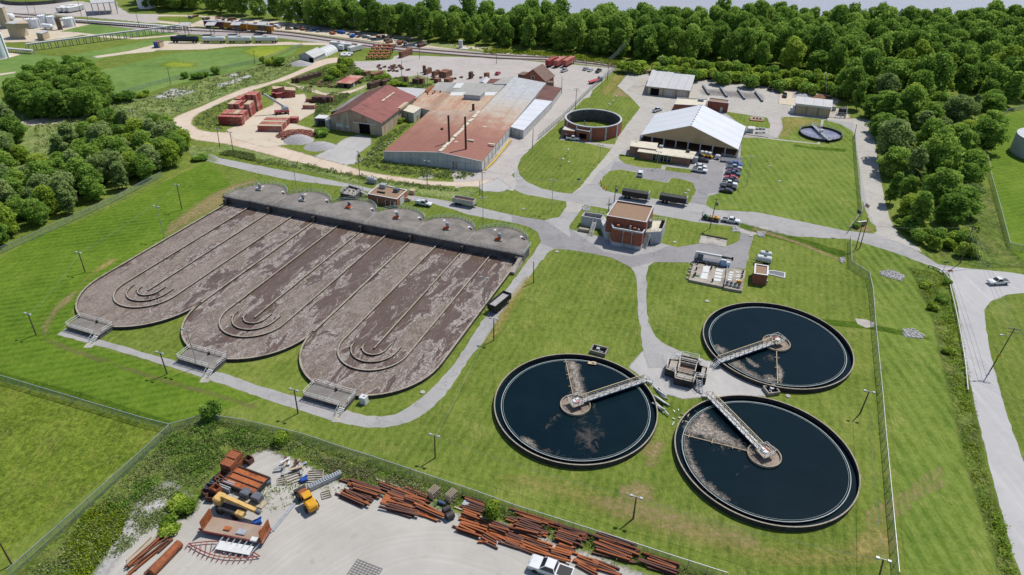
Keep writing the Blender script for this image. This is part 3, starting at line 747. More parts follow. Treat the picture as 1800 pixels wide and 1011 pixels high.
# --- gravel yard at the bottom
soft_px('gravel_yard',[(150,1060),(220,960),(270,905),(330,915),(362,868),(400,820),(470,790),(530,815),(590,845),(700,878),(790,900),(880,920),(980,955),(1080,990),(1200,1040),(1200,1200),(100,1200)],0.024,'yard',1.2,0.6)
world_sheet('public_road',[(1648,472),(1700,472),(1810,485),(1810,512),(1770,518),(1742,530),(1730,545),(1733,580),(1745,640),(1767,720),(1810,850),(1830,1011),(1795,1011),(1755,880),(1725,760),(1700,650),(1682,530),(1670,490)],0.024,'public_road',rag=0.08,step=1.6,sm=3)
soft_px('gravel_bank',[(150,1040),(215,930),(262,862),(300,850),(330,880),(290,920),(230,1000),(190,1060)],0.022,'gravel',2.2,0.6)

# --- industrial lots and the dirt road (north side)
lot = Z(850,90,5,[(1160,155),(900,130),(800,120),(500,95),(300,75),(0,60)]) + Z(600,60,6.652,[(1300,265),(1000,258),(870,250),(650,240),(560,300),(250,320),(100,310),(20,300),(80,345),(250,440),(520,420),(540,560),(640,520),(740,500),(720,600),(1000,640)]) + [(800,330),(860,322),(900,336),(906,300),(915,280),(935,258),(946,246),(1015,193)]
world_sheet('yard_lot',lot,0.026,'lot',rag=0.5,step=4)
soft_px('dirt_road',Z(440,60,6.652,[(1200,300),(1060,268),(900,285),(750,325),(680,375),(500,455),(300,535),(0,635)]) + Z(270,90,5,[(1040,265),(800,325),(600,405),(400,495),(230,560),(100,635),(35,670),(100,705),(220,745),(400,785),(640,815),(800,855),(1000,905),(1200,962),(1400,1002)]) + Z(540,130,5,[(300,872),(600,918),(800,944),(1050,978),(1350,990),(1500,990),(1650,960),(1640,925),(1500,937),(1330,952),(1100,943),(900,918),(600,876),(460,846),(330,800),(60,728)]) + Z(270,90,5,[(1080,830),(950,780),(700,715),(500,712),(400,692),(330,640),(345,590),(400,545),(600,450),(900,335),(1050,285)]) + Z(440,60,6.652,[(400,545),(560,480),(740,410),(900,350),(1100,318)]),0.032,'dirt_road',1.0,0.8)
soft_px('dirt_track',Z(440,60,6.652,[(400,545),(540,600),(760,650),(860,690),(1000,690),(1200,650),(1330,600),(1380,590),(1300,640),(1150,700),(900,720),(760,690),(600,640),(430,570)]),0.036,'dirt_road',0.8,0.8)
soft_px('container_yard',Z(270,90,5,[(640,690),(780,640),(900,540),(1050,470),(1090,400),(1330,375),(1350,440),(1430,530),(1320,590),(1240,640),(1420,690),(1420,740),(1280,810),(1100,830),(1000,850),(700,770)]),0.038,'pale_dirt',1.0,0.8)
soft_px('gravel_drive',Z(540,130,5,[(60,728),(330,800),(430,790),(440,710),(560,620),(560,560),(450,535),(330,570),(200,660)]),0.040,'gravel',0.8,0.7)
world_sheet('pad',Z(540,130,5,[(965,925),(1040,868),(1135,880),(1100,920)]),0.042,'slab')
soft_px('apron_gravel',Z(540,130,5,[(1500,990),(1680,915),(1790,1000),(1700,1040),(1540,1030)]),0.034,'gravel',0.8,0.6)

# --- plant roads
inter = [(868,316),(876,296),(905,262),(946,244),(1015,190),(1040,200),(1074,263)]
road = Z(900,253,4,[(0,315),(30,150),(160,-20),(280,-80),(700,-280)]) + [(1125,190),(1110,172),(1085,152),(1102,130),(1148,130),(1200,132),(1330,150),(1395,158),(1375,183),(1372,206),(1455,211),(1525,214),(1534,240),(1540,300),(1542,380),(1552,400),(1562,418),(1610,440),(1650,465),(1700,472),(1810,485),(1810,512),(1770,518),(1742,530),(1730,545),(1733,580),(1745,640),(1767,720),(1810,850),(1830,1011),(1795,1011),(1755,880),(1725,760),(1700,650),(1682,530),(1670,490),(1648,472),(1560,440),(1495,421)] + Z(900,253,4,[(1798,640),(1700,640),(1660,780),(1640,880),(1480,870),(1240,835),(1100,825),(1000,830),(960,860),(945,930),(945,1010)]) + Z(900,506,4,[(950,150),(960,240),(990,320),(1050,380),(1130,420),(1280,490),(1400,520),(1520,560),(1780,690),(1790,760),(1460,760),(1340,770),(1200,780),(1080,745),(1000,700),(930,640),(820,560),(920,440),(905,280),(885,180),(880,0)]) + Z(900,253,4,[(870,930),(840,870),(790,830),(700,800),(560,770),(340,730),(300,735),(250,770),(170,870),(70,1000)]) + [(899,526),(880,556),(860,586),(850,601),(830,623),(812,648),(792,681),(762,715),(732,735),(702,747),(675,752),(637,751.7),(600,743.5),(550,728.5),(492,710),(450,695),(300,645),(200,615),(100,588.5),(116,578.5),(200,605),(317.5,637),(400,658.5),(450,677),(541,703),(600,720),(625,727),(645,731),(670,733),(695,728.5),(720,716),(745,696),(772,671),(797.5,641),(825,601),(850,561),(885,516),(900,496.7),(915,475.5),(935,450.5),(951,425.5),(952.5,418),(945,408),(930,399),(899.5,391),(825,378),(792,367),(762,358),(720,352),(605,328),(510,317),(450,304),(367,284),(340,272),(332,268),(372,271),(387,278),(449.5,290.5),(495,299),(590,318),(647,330.5),(720,343),(762,349),(835,363),(899.5,378),(932,384),(957,387),(977,380),(987,370),(995,355),(930,345)]
world_sheet('plant_road',road,0.018,'asphalt',rag=0.1,step=1.6)
# older, browner concrete on top
world_sheet('concrete_road_east',[(1455,211),(1525,214),(1534,240),(1540,300),(1542,380),(1552,400),(1562,418),(1620,444),(1617,437),(1570,412),(1565,395),(1555,360),(1537,245),(1536,212),(1505,208)],0.019,'concrete_road')
world_sheet('road_concrete',[(1505,253),(1537,253),(1545,300),(1556,355),(1564,385),(1580,412),(1617,437),(1540,413),(1541,400),(1528,378),(1516,320)],0.022,'concrete_road')
world_sheet('road_corner',[(1375,205),(1455,211),(1500,216),(1505,253),(1537,253),(1531,232),(1525,214),(1480,207),(1400,200)],0.022,'concrete_road')
world_sheet('truck_court',Z(900,0,4,[(740,605),(820,525),(980,525),(1280,555),(1400,555),(1798,610)]) + Z(1180,130,5,[(850,95),(955,125),(935,262),(1085,285),(1060,345),(1190,378),(960,378),(850,380),(700,365),(500,330),(330,330),(-40,350)]) + Z(900,0,4,[(1120,760),(1000,900),(940,1010),(740,1010),(900,760),(840,690)]),0.021,'concrete_road')
world_sheet('road_to_tower',Z(850,90,5,[(1370,490),(1500,480),(1560,520),(1450,640),(1370,770),(1200,900),(1080,1010)]) + Z(900,253,4,[(600,200),(560,270),(430,350),(480,300),(560,200),(640,110),(695,40)]) + Z(850,90,5,[(1120,860),(1160,790)]),0.024,'concrete_road')
world_sheet('tank_court',Z(1180,130,5,[(850,380),(960,378),(985,430),(970,500),(930,560),(860,540),(870,440)]),0.025,'gravel_path' if False else 'lot')
world_sheet('parking_lot',Z(900,253,4,[(690,185),(720,130),(760,125),(900,165),(1060,180),(1250,205),(1310,120),(1540,120),(1490,160),(1460,340),(1380,350),(1355,430),(1255,415),(1295,320),(1270,275),(1200,250),(1110,240),(1095,270),(900,245),(880,195),(760,180)]),0.023,'asphalt_dark')
world_sheet('parking_patch',Z(900,253,4,[(880,195),(1110,225),(1095,270),(960,250),(870,235)]),0.0245,'asphalt_dark')
world_sheet('junction_patch',Z(900,253,4,[(0,505),(130,525),(230,540),(330,600),(560,770),(400,745),(300,740),(210,700),(180,620),(120,585),(0,550)]),0.0205,'asphalt_dark')
world_sheet('service_drive',Z(900,253,4,[(400,590),(560,700),(650,760),(830,790),(1000,760),(1090,720),(1300,700),(1500,720),(1590,660),(1610,620),(1700,640),(1660,780),(1640,880),(1480,870),(1240,835),(1000,830),(840,870),(700,800),(560,770),(420,700)]),0.0215,'asphalt_dark')
world_sheet('drive_apron',Z(900,253,4,[(385,405),(520,425),(490,480),(370,480)]),0.0225,'concrete_road')
world_sheet('drive_apron_east',Z(900,253,4,[(1560,570),(1800,585),(1798,600),(1700,640),(1610,625)]),0.0225,'concrete_road')
soft_px('gravel_court',Z(900,506,4,[(920,440),(960,560),(1060,560),(1180,470),(1280,490),(1400,520),(1520,560),(1780,690),(1790,760),(1460,765),(1340,770),(1200,780),(1080,745),(1000,705),(930,640),(820,560)]),0.022,'gravel',0.5,0.5)

# --- grass islands in the paving
def lawn(name,pts,mat='lawn',z=0.030,sm=2): world_sheet(name,pts,z,mat,rag=0.09,step=1.4,sm=0)
lawn('lawn_oval',Z(900,253,4,[(40,160),(50,215),(110,270),(200,310),(330,342),(425,350),(480,300),(560,200),(640,110),(695,40)]) + Z(850,90,5,[(1120,860),(860,800),(680,770),(690,660),(960,800),(1150,825),(1160,790),(1250,660),(1378,495),(1310,425),(1090,395),(960,395),(880,420),(700,600),(480,790),(330,940)]))
lawn('lawn_admin',Z(850,90,5,[(1190,920),(1210,905),(1290,920),(1360,940),(1800,990)]) + Z(900,253,4,[(1050,150),(1060,175),(900,165),(800,140),(755,110),(755,75)]))
lawn('lawn_flagstrip',Z(900,253,4,[(1080,160),(1260,180),(1262,208),(1170,200),(1075,185)]))
lawn('lawn_island',Z(900,253,4,[(615,290),(640,230),(690,190),(760,180),(880,200),(870,235),(960,252),(1095,272),(1120,238),(1200,250),(1270,275),(1296,325),(1250,415),(1100,395),(940,380),(700,340),(640,320)]))
lawn('lawn_court',Z(1180,130,5,[(500,335),(700,365),(840,385),(868,440),(866,480),(700,470),(640,470),(480,345)]))
lawn('lawn_thickener',Z(1180,130,5,[(970,400),(1000,378),(1190,382),(1330,400),(1480,440),(1590,500),(1610,560),(1600,680),(1300,640),(940,565),(985,480)]),'lawn_east')
lawn('lawn_fence',Z(900,0,4,[(740,490),(820,510),(740,605),(840,690),(680,680),(580,670),(560,640)]))
lawn('lawn_verge',Z(900,253,4,[(0,350),(150,365),(380,405),(385,440),(330,515),(230,533),(130,520),(0,500)]) + [(840,362),(815,352),(870,340)])
lawn('lawn_headworks',Z(900,253,4,[(510,428),(680,460),(990,495),(1300,550),(1570,580),(1610,625),(1590,690),(1500,722),(1320,700),(1160,728),(1060,700),(900,690),(560,640),(410,600),(400,580)]))
lawn('lawn_gate',Z(1350,253,4,[(560,610),(570,520),(640,500),(665,400),(690,470),(712,540),(755,580),(762,610),(740,632)]))
lawn('lawn_dock',Z(1180,130,5,[(500,770),(620,780),(600,800),(505,795)]))
# worn and coloured patches in the grass
soft_px('bare_patch',Z(900,758,4,[(760,400),(900,370),(980,390),(1000,480),(860,480),(770,450)]),0.034,'bare_soil',1.6,0.4)
soft_px('bare_patch',Z(900,758,4,[(950,80),(1060,70),(1050,130),(990,240),(950,250),(960,160),(920,150)]),0.034,'bare_soil',1.2,0.4)
soft_px('worn_track',Z(900,758,4,[(-60,330),(0,340),(300,400),(520,490),(850,610),(1200,720),(1500,800),(1800,880),(2000,930),(2400,900),(2700,780),(2640,740),(2400,860),(2000,890),(1700,840),(1300,720),(900,590),(500,440),(150,350)]),0.032,'tan_grass',3.2,0.6)
soft_px('worn_track',Z(900,758,4,[(560,480),(900,500),(1300,640),(1700,760),(1700,800),(1200,680),(800,570)]),0.033,'bare_soil',3.6,0.6)
for k in range(12):
    x = 1525 + k * 11.5; y = 915 - k * 6.0 - (10 if k > 6 else 0)
    soft_px('worn_strip',[(x - 2.4,y - 17),(x + 2.2,y - 17),(x + 6.4,y + 17),(x + 1.8,y + 17)],0.034,'bare_soil',0.6,0.22)
soft_px('worn_strip',[(1500,955),(1522,942),(1560,925),(1562,960),(1510,985)],0.033,'tan_grass',1.6,0.5)
soft_px('bare_bank',Z(0,253,4,[(1798,250),(1640,290),(1500,350),(1420,400),(1200,560),(1170,640),(1260,600),(1400,510),(1560,430),(1590,370),(1700,300),(1798,275)]),0.032,'bare_soil',1.6,0.6)
soft_px('worn_strip',Z(0,253,4,[(560,1000),(640,920),(760,860),(830,815),(770,810),(690,870),(600,950)]),0.032,'tan_grass',0.8,0.5)
soft_px('worn_strip',Z(0,506,4,[(540,20),(440,80),(360,180),(300,280),(320,330),(340,260),(400,160),(500,90)]),0.032,'bare_soil',1.0,0.5)
soft_px('mud_streak',Z(0,506,4,[(320,365),(420,390),(560,445),(770,515),(700,520),(560,470),(400,410)]),0.033,'brown_soil',0.9,0.4)
soft_px('mud_streak',Z(0,506,4,[(800,540),(1000,590),(1200,660),(1400,710),(1600,770),(1798,830),(1798,850),(1500,760),(1200,680),(900,580)]),0.033,'brown_soil',0.8,0.4)
soft_px('worn_strip',Z(450,506,4,[(1798,90),(1720,190),(1640,330),(1600,390),(1660,360),(1740,230),(1810,130)]),0.033,'tan_grass',0.7,0.4)
soft_px('worn_strip',[(860,590),(900,520),(925,488),(936,486),(908,526),(872,590)],0.033,'tan_grass',1.0,0.4)
soft_px('tan_patch',Z(900,0,4,[(730,520),(800,520),(750,590),(700,640),(660,670),(630,640)]),0.034,'tan_grass',1.2,0.7)
soft_px('tan_patch',Z(900,0,4,[(740,610),(830,685),(700,672)]),0.034,'bare_soil',1.4,0.7)
soft_px('tan_patch',Z(1180,130,5,[(975,390),(1100,385),(1300,410),(1310,430),(1100,470),(1000,560),(945,560),(985,480)]),0.036,'tan_grass',1.5,0.7)
soft_px('dirt_bank',Z(900,0,4,[(890,500),(980,505),(1250,540),(1400,560),(1798,615),(1798,595),(1400,535),(1280,520),(1000,490)]),0.036,'bare_soil',1.0,0.8)
soft_px('dirt_lot',Z(1180,130,5,[(955,130),(1050,120),(1160,130),(1280,170),(1470,190),(1480,230),(1420,300),(1540,310),(1570,390),(1400,380),(1090,280),(940,262)]),0.030,'pale_dirt',1.2,0.8)
world_sheet('pad',Z(1180,130,5,[(1072,128),(1125,135),(1118,215),(1060,210)]),0.04,'slab')
world_sheet('pad',Z(900,0,4,[(805,640),(880,565),(950,572),(905,665)]),0.04,'slab')
soft_px('yellow_patch',Z(240,0,6.652,[(1230,600),(1400,540),(1798,535),(1798,580),(1640,650),(1480,690),(1330,640)]),0.030,'yellow_grass',5,1.6)
soft_px('yellow_patch',Z(240,0,6.652,[(280,760),(420,715),(560,735),(700,745),(640,785),(400,790)]),0.030,'yellow_grass',4,1.6)
soft_px('drain_line',Z(1350,253,4,[(-120,600),(0,640),(200,700),(400,780),(500,820),(480,800),(300,720),(100,650),(-100,590)]),0.034,'bare_soil',0.7,0.4)
soft_px('ditch_grass',Z(1350,253,4,[(-200,555),(0,610),(200,660),(540,760),(540,800),(300,725),(0,650),(-200,590)]),0.032,'dark_grass',1.4,0.6)
soft_px('ditch_grass',[(1400,558),(1450,562),(1500,566),(1540,572),(1600,585),(1640,598),(1600,592),(1530,578),(1440,570)],0.032,'dark_grass',0.8,0.4)
soft_px('ditch_grass',Z(1180,130,5,[(1080,620),(1200,640),(1530,660),(1530,685),(1300,670),(1080,635)]),0.036,'dark_grass',0.7,0.5)
soft_px('ditch_grass',[(0,655),(150,694),(300,742),(290,750),(150,706),(0,668)],0.033,'dark_grass',0.9,0.5)
# roadside weeds down the east ditch
soft_px('ditch_weeds',[(1600,470),(1640,480),(1665,480),(1690,600),(1712,720),(1730,820),(1775,970),(1790,1050),(1765,1050),(1745,960),(1700,820),(1660,650),(1640,560)],0.020,'weed_ground',1.2,0.6)
soft_px('weed_slope',[(1640,425),(1700,400),(1715,350),(1740,330),(1775,440),(1810,470),(1720,470),(1660,455)],0.020,'weed_ground',1.6,0.9)
soft_px('weed_slope',[(10,285),(60,262),(120,255),(90,320),(40,330)],0.022,'rough',3,1.4)
for nm,pts in (('riprap',Z(1350,253,4,[(785,900),(880,890),(960,930),(930,965),(800,925)])),('riprap',Z(1350,506,4,[(950,295),(1020,290),(1095,335),(1080,358),(960,340)]))):
    soft_px(nm + '_bed',pts,0.036,'gravel',0.8,0.35)
world_sheet('culvert_apron',Z(1350,506,4,[(610,215),(690,225),(748,245),(745,275),(690,282),(630,255)]),0.038,'slab')

# --- the far side: railway, junk yard, plant roads
soft_px('rail_ballast',[(-60,20),(40,30),(130,38),(260,54),(330,60),(400,64),(480,66),(560,75),(700,90),(870,103),(1000,110),(1100,122),(1145,130),(1145,120),(1000,98),(870,92),(700,80),(600,68),(480,53),(330,48),(130,32),(-60,14)],0.028,'ballast',2.0,1.8)
soft_px('siding_ballast',Z(240,0,6.652,[(330,480),(800,500),(1100,515),(1798,490),(1900,500),(2300,500),(2300,530),(1798,525),(1100,545),(800,580),(200,590),(-20,625),(-20,600),(160,545),(200,520)]),0.030,'pale_dirt',1.5,1.5)
soft_px('junk_yard_dirt',[(312,52),(352,36),(370,28),(420,33),(480,37),(560,46),(640,56),(720,64),(760,76),(860,84),(860,92),(720,82),(600,66),(480,52),(400,48),(360,44)],0.034,'pale_dirt',2.5,1.8)
soft_px('far_road',Z(240,0,6.652,[(-400,165),(0,180),(300,172),(700,178),(1000,205),(1010,222),(700,195),(300,192),(60,200),(100,225),(400,255),(640,275),(820,300),(800,315),(500,290),(0,245),(-300,200)]),0.034,'pale_dirt',1.6,1.6)
soft_px('far_lot',Z(0,0,6.652,[(-300,20),(0,30),(400,60),(900,20),(1050,45),(1330,30),(1330,80),(1480,170),(1800,175),(1800,265),(1400,225),(1000,190),(850,185),(660,165),(300,150),(-300,140)]),0.034,'lot',1.8,1.8)
soft_px('tank_farm_ground',Z(0,0,6.652,[(-300,230),(400,200),(880,240),(1100,275),(900,320),(700,370),(850,375),(980,405),(800,440),(400,490),(-300,505)]),0.036,'pale_dirt',1.2,1.5)
soft_px('far_track',Z(0,0,6.652,[(860,375),(1260,420),(1600,440),(1900,420),(2200,390),(2200,405),(1800,445),(1590,462),(1200,440),(860,395)]),0.038,'pale_dirt',0.9,1.2)
soft_px('far_track',Z(0,0,6.652,[(-60,870),(180,838),(180,856),(-60,892)]),0.034,'pale_dirt',0.8,1.2)
soft_px('far_track',Z(0,0,6.652,[(1090,660),(1300,630),(1500,600),(1800,525),(1900,560),(1800,605),(1500,630),(1130,680)]),0.036,'pale_dirt',1.0,1.2)
soft_px('far_bank',Z(0,0,6.652,[(-60,640),(60,600),(240,640),(60,690),(-60,712)]),0.036,'pale_dirt',1.0,1.2)
soft_px('rail_margin',Z(480,0,6.652,[(1300,430),(1550,480),(1798,530),(2500,620),(2500,600),(2000,520),(1700,470)]),0.038,'rough',2,1.6)
soft_px('pale_rubble',Z(0,0,4,[(1080,690),(1210,625),(1380,640),(1290,670),(1200,690)]),0.036,'gravel',2,1.0)
soft_px('pale_rubble',Z(0,0,4,[(1510,600),(1640,560),(1760,525),(1780,535),(1660,580),(1560,615)]),0.036,'gravel',1.2,0.9)
soft_px('pale_rubble',Z(0,0,4,[(1590,525),(1680,515),(1690,535),(1620,548)]),0.036,'gravel',1.0,0.9)
soft_px('worn_strip',[(30,215),(90,205),(135,212),(60,222)],0.036,'pale_dirt',1.6,1.0)
for k in range(4):
    a,b = G(*Z(1180,130,5,[(278 + 153 * k,112 + 18 * k)])[0]),G(*Z(1180,130,5,[(330 + 156 * k,188 + 20 * k)])[0])
    mb = MB().bar((*a,0.5),(*b,0.5),0.9,0.9); mb.bar((*a,0.97),(*b,0.97),0.3,0.06,1); o = solo(mb,'parking_barrier',[M('grey_steel'),M('galv')],'long dark barrier bar standing on the truck court','barrier',(*a,0),0,'barrier bars of the truck court',True)
    c = G(*Z(1180,130,5,[(370 + 160 * k,165 + 14 * k)])[0])
    if k < 3: soft('oil_stain',[(c[0] + 6 * cos(t),c[1] + 5 * sin(t)) for t in np.arange(0,6.28,.5)],lift(0.05),M('stain'),4.5,1.0)
# railway tracks
for k,off in enumerate((0,9.5)):
    pts = [(-200,6),(130,33),(300,47),(480,55),(600,70),(700,83),(870,97),(1000,104),(1150,124),(1300,142)]
    L = smooth_poly(GL([(x,y + off * (0.55 if x < 1000 else 0.4)) for x,y in pts]),4,False)
    mb = MB(); sl = MB()
    for s_ in (-0.75,0.75):
        off_l = []
        for i,p in enumerate(L):
            a = L[max(0,i - 1)]; b = L[min(len(L) - 1,i + 1)]; d = Vector((b[0] - a[0],b[1] - a[1])).normalized()
            off_l.append((p[0] - d.y * s_,p[1] + d.x * s_))
        mb.wall(off_l,0.22,0.06,0.28,0)
    for a,b in zip(L,L[1:]):
        d = Vector((b[0] - a[0],b[1] - a[1])); kk = max(1,int(d.length / 1.3)); rz = atan2(d.y,d.x)
        for i in range(kk):
            t = i / kk; mb.box(a[0] + d.x * t,a[1] + d.y * t,0.03,0.32,2.5,0.12,rz,1)
    o = struct(mb,'railway_track',[M('rust_dark'),M('wood')])

soft_px('tape_strip',Z(540,130,5,[(1560,850),(1640,790),(1800,600),(1790,570),(1640,740),(1540,840)]),0.045,'bare_soil',0.8,0.5)
P = GL(Z(540,130,5,[(1570,845),(1640,775),(1700,700),(1760,620),(1790,585)])); solo(MB().wall(P,0.35,0.3,0.5),'barrier_tape',M('tape'),'yellow barrier tape strung along the factory side wall','tape',(*P[0],0),0,None,True)
for k,(px,py) in enumerate(((979,443),(1180,240),(1353,292),(1370,319),(1186,426),(555,275),(557,321),(743,690),(1000,285),(1243,530),(1385,697),(1210,335),(920,368),(1320,415),(1205,340),(1465,418))):
    x,y = G(px,py); solo(MB().cyl((0,0,0),(0,0,.18),.6,.55,14),'manhole_cover',M('slab'),'small round concrete cover set in the lawn','manhole',(x,y,.03),0,'manhole covers in the lawns')
# ================================================================ trees, shrubs, weeds
def leaf_cloud(rng,clumps,n,size,flat=0.0):
    """many small leaf-clump faces on the shells of overlapping lobes; returns verts, faces, tint per vertex"""
    C = np.array([c[:3] for c in clumps]); Rr = np.array([c[3] for c in clumps]); T = np.array([c[4] for c in clumps])
    w_ = Rr ** 2; k = rng.choice(len(clumps),int(n * 1.7),p=w_ / w_.sum())
    d = rng.normal(size=(len(k),3)); d[:,2] = d[:,2] * 0.9 + 0.25; d /= np.linalg.norm(d,axis=1)[:,None]
    rad = Rr[k] * (0.55 + 0.6 * rng.random(len(k)))
    P = C[k] + d * rad[:,None] * np.array([1,1,0.85])
    dist = np.linalg.norm((P[:,None,:] - C[None]) / Rr[None,:,None],axis=2)
    dist[np.arange(len(k)),k] = 9
    ok = (dist.min(1) > 0.62) & (P[:,2] > 0.05)
    P,d,k = P[ok][:n],d[ok][:n],k[ok][:n]; m = len(P)
    nn = d + rng.normal(size=(m,3)) * 0.75; nn /= np.linalg.norm(nn,axis=1)[:,None]
    ref = rng.normal(size=(m,3)); a = np.cross(nn,ref); a /= np.linalg.norm(a,axis=1)[:,None]; b = np.cross(nn,a)
    s1 = size * (0.55 + 0.9 * rng.random(m))[:,None]; s2 = s1 * (0.6 + 0.4 * rng.random(m))[:,None]
    V = np.stack([P - a * s1,P - b * s2 * 0.9,P + a * s1 * 0.9,P + b * s2],1).reshape(-1,3)
    t = np.clip(T[k] + rng.normal(size=m) * 0.13,0,1)
    return V,np.arange(m * 4).reshape(-1,4),np.repeat(t,4)

def leaf_mesh(name,V,Fc,T,mat):
    me = bpy.data.meshes.new(name)
    me.vertices.add(len(V)); me.vertices.foreach_set('co',V.astype(np.float32).ravel())
    me.loops.add(Fc.size); me.loops.foreach_set('vertex_index',Fc.astype(np.int32).ravel())
    me.polygons.add(len(Fc)); me.polygons.foreach_set('loop_start',np.arange(0,Fc.size,4,dtype=np.int32))
    me.polygons.foreach_set('loop_total',np.full(len(Fc),4,np.int32))
    at = me.attributes.new('tint','FLOAT','POINT'); at.data.foreach_set('value',T.astype(np.float32))
    me.materials.append(mat); me.update(calc_edges=True)
    return me

def crown_clumps(rng,R_,H,base,kind):
    """lobes of a crown: R_ radius, H total height, base height of the lowest leaves"""
    cl = []; hc = (H - base)
    if kind == 'bush':
        n = 9
        for i in range(n):
            t = rng.random() * 2 * pi; r = R_ * 0.62 * sqrt(rng.random()); q = R_ * (0.34 + 0.2 * rng.random())
            cl.append((r * cos(t),r * sin(t),q * 0.7 + rng.random() * max(0.0,H - 1.7 * q) * (1 - 0.5 * r / R_),q,rng.random()))
        return cl
    n = 34 if kind == 'broad' else 30
    for i in range(n):
        u = (i + 0.5) / n                       # 0 low ... 1 top
        prof = sin(pi * (0.16 + 0.74 * u)) if kind == 'broad' else (sin(pi * (0.22 + 0.7 * u)) * 0.8)
        t = i * 2.399 + rng.random() * 0.9; r = R_ * prof * (0.45 + 0.5 * rng.random()) * (0.96 - 0.35 * u)
        q = R_ * (0.17 + 0.2 * rng.random())
        cl.append((r * cos(t),r * sin(t),base + hc * (0.12 + 0.76 * u) + rng.normal() * 0.3,q,0.15 + 0.7 * rng.random()))
    for i in range(4): cl.append((rng.normal() * R_ * 0.2,rng.normal() * R_ * 0.2,base + hc * (0.45 + 0.1 * i),R_ * 0.42,0.15 + 0.5 * rng.random()))
    return cl

def trunk_mb(rng,H,base,R_,r=0.32):
    mb = MB(); pts = [(0,0,0),(rng.normal() * 0.2,rng.normal() * 0.2,base * 0.6 + 0.5),(rng.normal() * 0.4,rng.normal() * 0.4,base + (H - base) * 0.4)]
    mb.cyl(pts[0],pts[1],r,r * 0.75,7); mb.cyl(pts[1],pts[2],r * 0.75,r * 0.35,7)
    for i in range(5):
        t = i * 1.3 + rng.random(); h0 = pts[1][2] + rng.random() * 1.5
        mb.cyl((pts[1][0],pts[1][1],min(h0,pts[2][2])),(R_ * 0.5 * cos(t),R_ * 0.5 * sin(t),base + (H - base) * (0.3 + 0.3 * rng.random())),r * 0.4,r * 0.12,5)
    return mb

TREES = {}
def tree_proto(key,kind,R_,H,base,n,size,mat,seed):
    rng = np.random.default_rng(seed)
    V,Fc,T = leaf_cloud(rng,crown_clumps(rng,R_,H,base,kind),n,size)
    TREES[key] = (leaf_mesh('crown_leaves',V,Fc,T,M(mat)),trunk_mb(rng,H,base,R_).mesh('trunk_wood',M('bark')) if kind != 'bush' else None,R_,H)
for i in range(6): tree_proto('broad%d' % i,'broad',6.6,17.0,0.2,5200,0.42,('leaf','leaf','leaf_bright','leaf','leaf_grey','leaf')[i],40 + i)
for i in range(3): tree_proto('tall%d' % i,'tall',5.2,22.0,0.8,4600,0.42,('leaf','leaf_grey','leaf')[i],60 + i)
for i in range(4): tree_proto('far%d' % i,'broad',6.8,19.0,0.2,3400,0.5,('leaf','leaf','leaf_bright','leaf')[i],80 + i)
for i in range(3): tree_proto('bush%d' % i,'bush',2.6,4.2,0.0,1300,0.30,('leaf_bright','leaf','leaf_bright')[i],100 + i)

def plant_tree(name,key,x,y,s,label,group=None,parts=True,sz=None,cat='tree'):
    cr,tr,R_,H = TREES[key]
    rz = RND.random() * 6.28; sz = sz or s
    if not parts or tr is None:
        o = bpy.data.objects.new(name,cr); COL.objects.link(o); o.location = (x,y,0); o.rotation_euler = (0,0,rz); o.scale = (s,s,sz)
        return tag(o,label,cat,group)
    t = thing(name,label,cat,(x,y,0),rz,group); t.scale = (s,s,sz)
    for nm,me in (('crown',cr),('trunk',tr)):
        o = bpy.data.objects.new(nm,me); COL.objects.link(o); o.parent = t
    return t

def scatter(poly,gap,seed,tries=9000):
    """evenly loose points inside an outline"""
    r = random.Random(seed); xs = [p[0] for p in poly]; ys = [p[1] for p in poly]; pts = []; grid = {}
    cand = np.array([(r.uniform(min(xs),max(xs)),r.uniform(min(ys),max(ys))) for _ in range(tries)])
    ok = sdf(poly,cand[:,0],cand[:,1]) > 0
    for x,y in cand[ok]:
        k = (int(x // gap),int(y // gap))
        if all((x - a) ** 2 + (y - b) ** 2 > gap * gap for i in (-1,0,1) for j in (-1,0,1) for a,b in grid.get((k[0] + i,k[1] + j),())):
            grid.setdefault(k,[]).append((x,y)); pts.append((float(x),float(y)))
    return pts

east = GL([(1130,112),(1190,108),(1300,118),(1420,134),(1478,142),(1488,172),(1510,200),(1536,226),(1544,290),(1552,340),(1566,382),(1596,408),(1650,420),(1694,404),(1712,360),(1714,320),(1724,270),(1738,226),(1768,192),(1810,172),(1900,150),(2050,90),(2000,60),(1700,59),(1400,58),(1130,57)])
north = GL([(250,18),(330,18),(420,27),(520,44),(620,56),(740,70),(860,80),(1000,92),(1130,106),(1130,57),(1000,55),(800,51),(700,47),(640,43),(520,38),(420,24),(330,4),(250,-4)])
P_ = [(x,y,'e') for x,y in scatter(east,8.4,5,16000)] + [(x,y,'n') for x,y in scatter(north,8.6,6,16000)]
P_.sort(key=lambda p: p[1])
WEST_GROVE = scatter(GL([(36,205),(30,178),(60,158),(110,140),(160,142),(190,170),(194,196),(160,206),(110,210)]),5.6,8,3000)
WEST_WOOD = scatter(GL([(-60,470),(0,432),(60,402),(120,378),(165,356),(220,332),(280,304),(318,284),(330,262),(300,248),(240,240),(180,240),(140,262),(100,300),(50,330),(20,320),(14,270),(40,240),(0,215),(-120,260),(-120,420)]),5.6,9,8000)
n_indiv = 280 - len(WEST_GROVE) - len(WEST_WOOD)
lab_e = {'broad': 'rounded dark green tree crowded into the wood beside the east fence','tall': 'tall upright tree rising from the wood beside the east fence'}
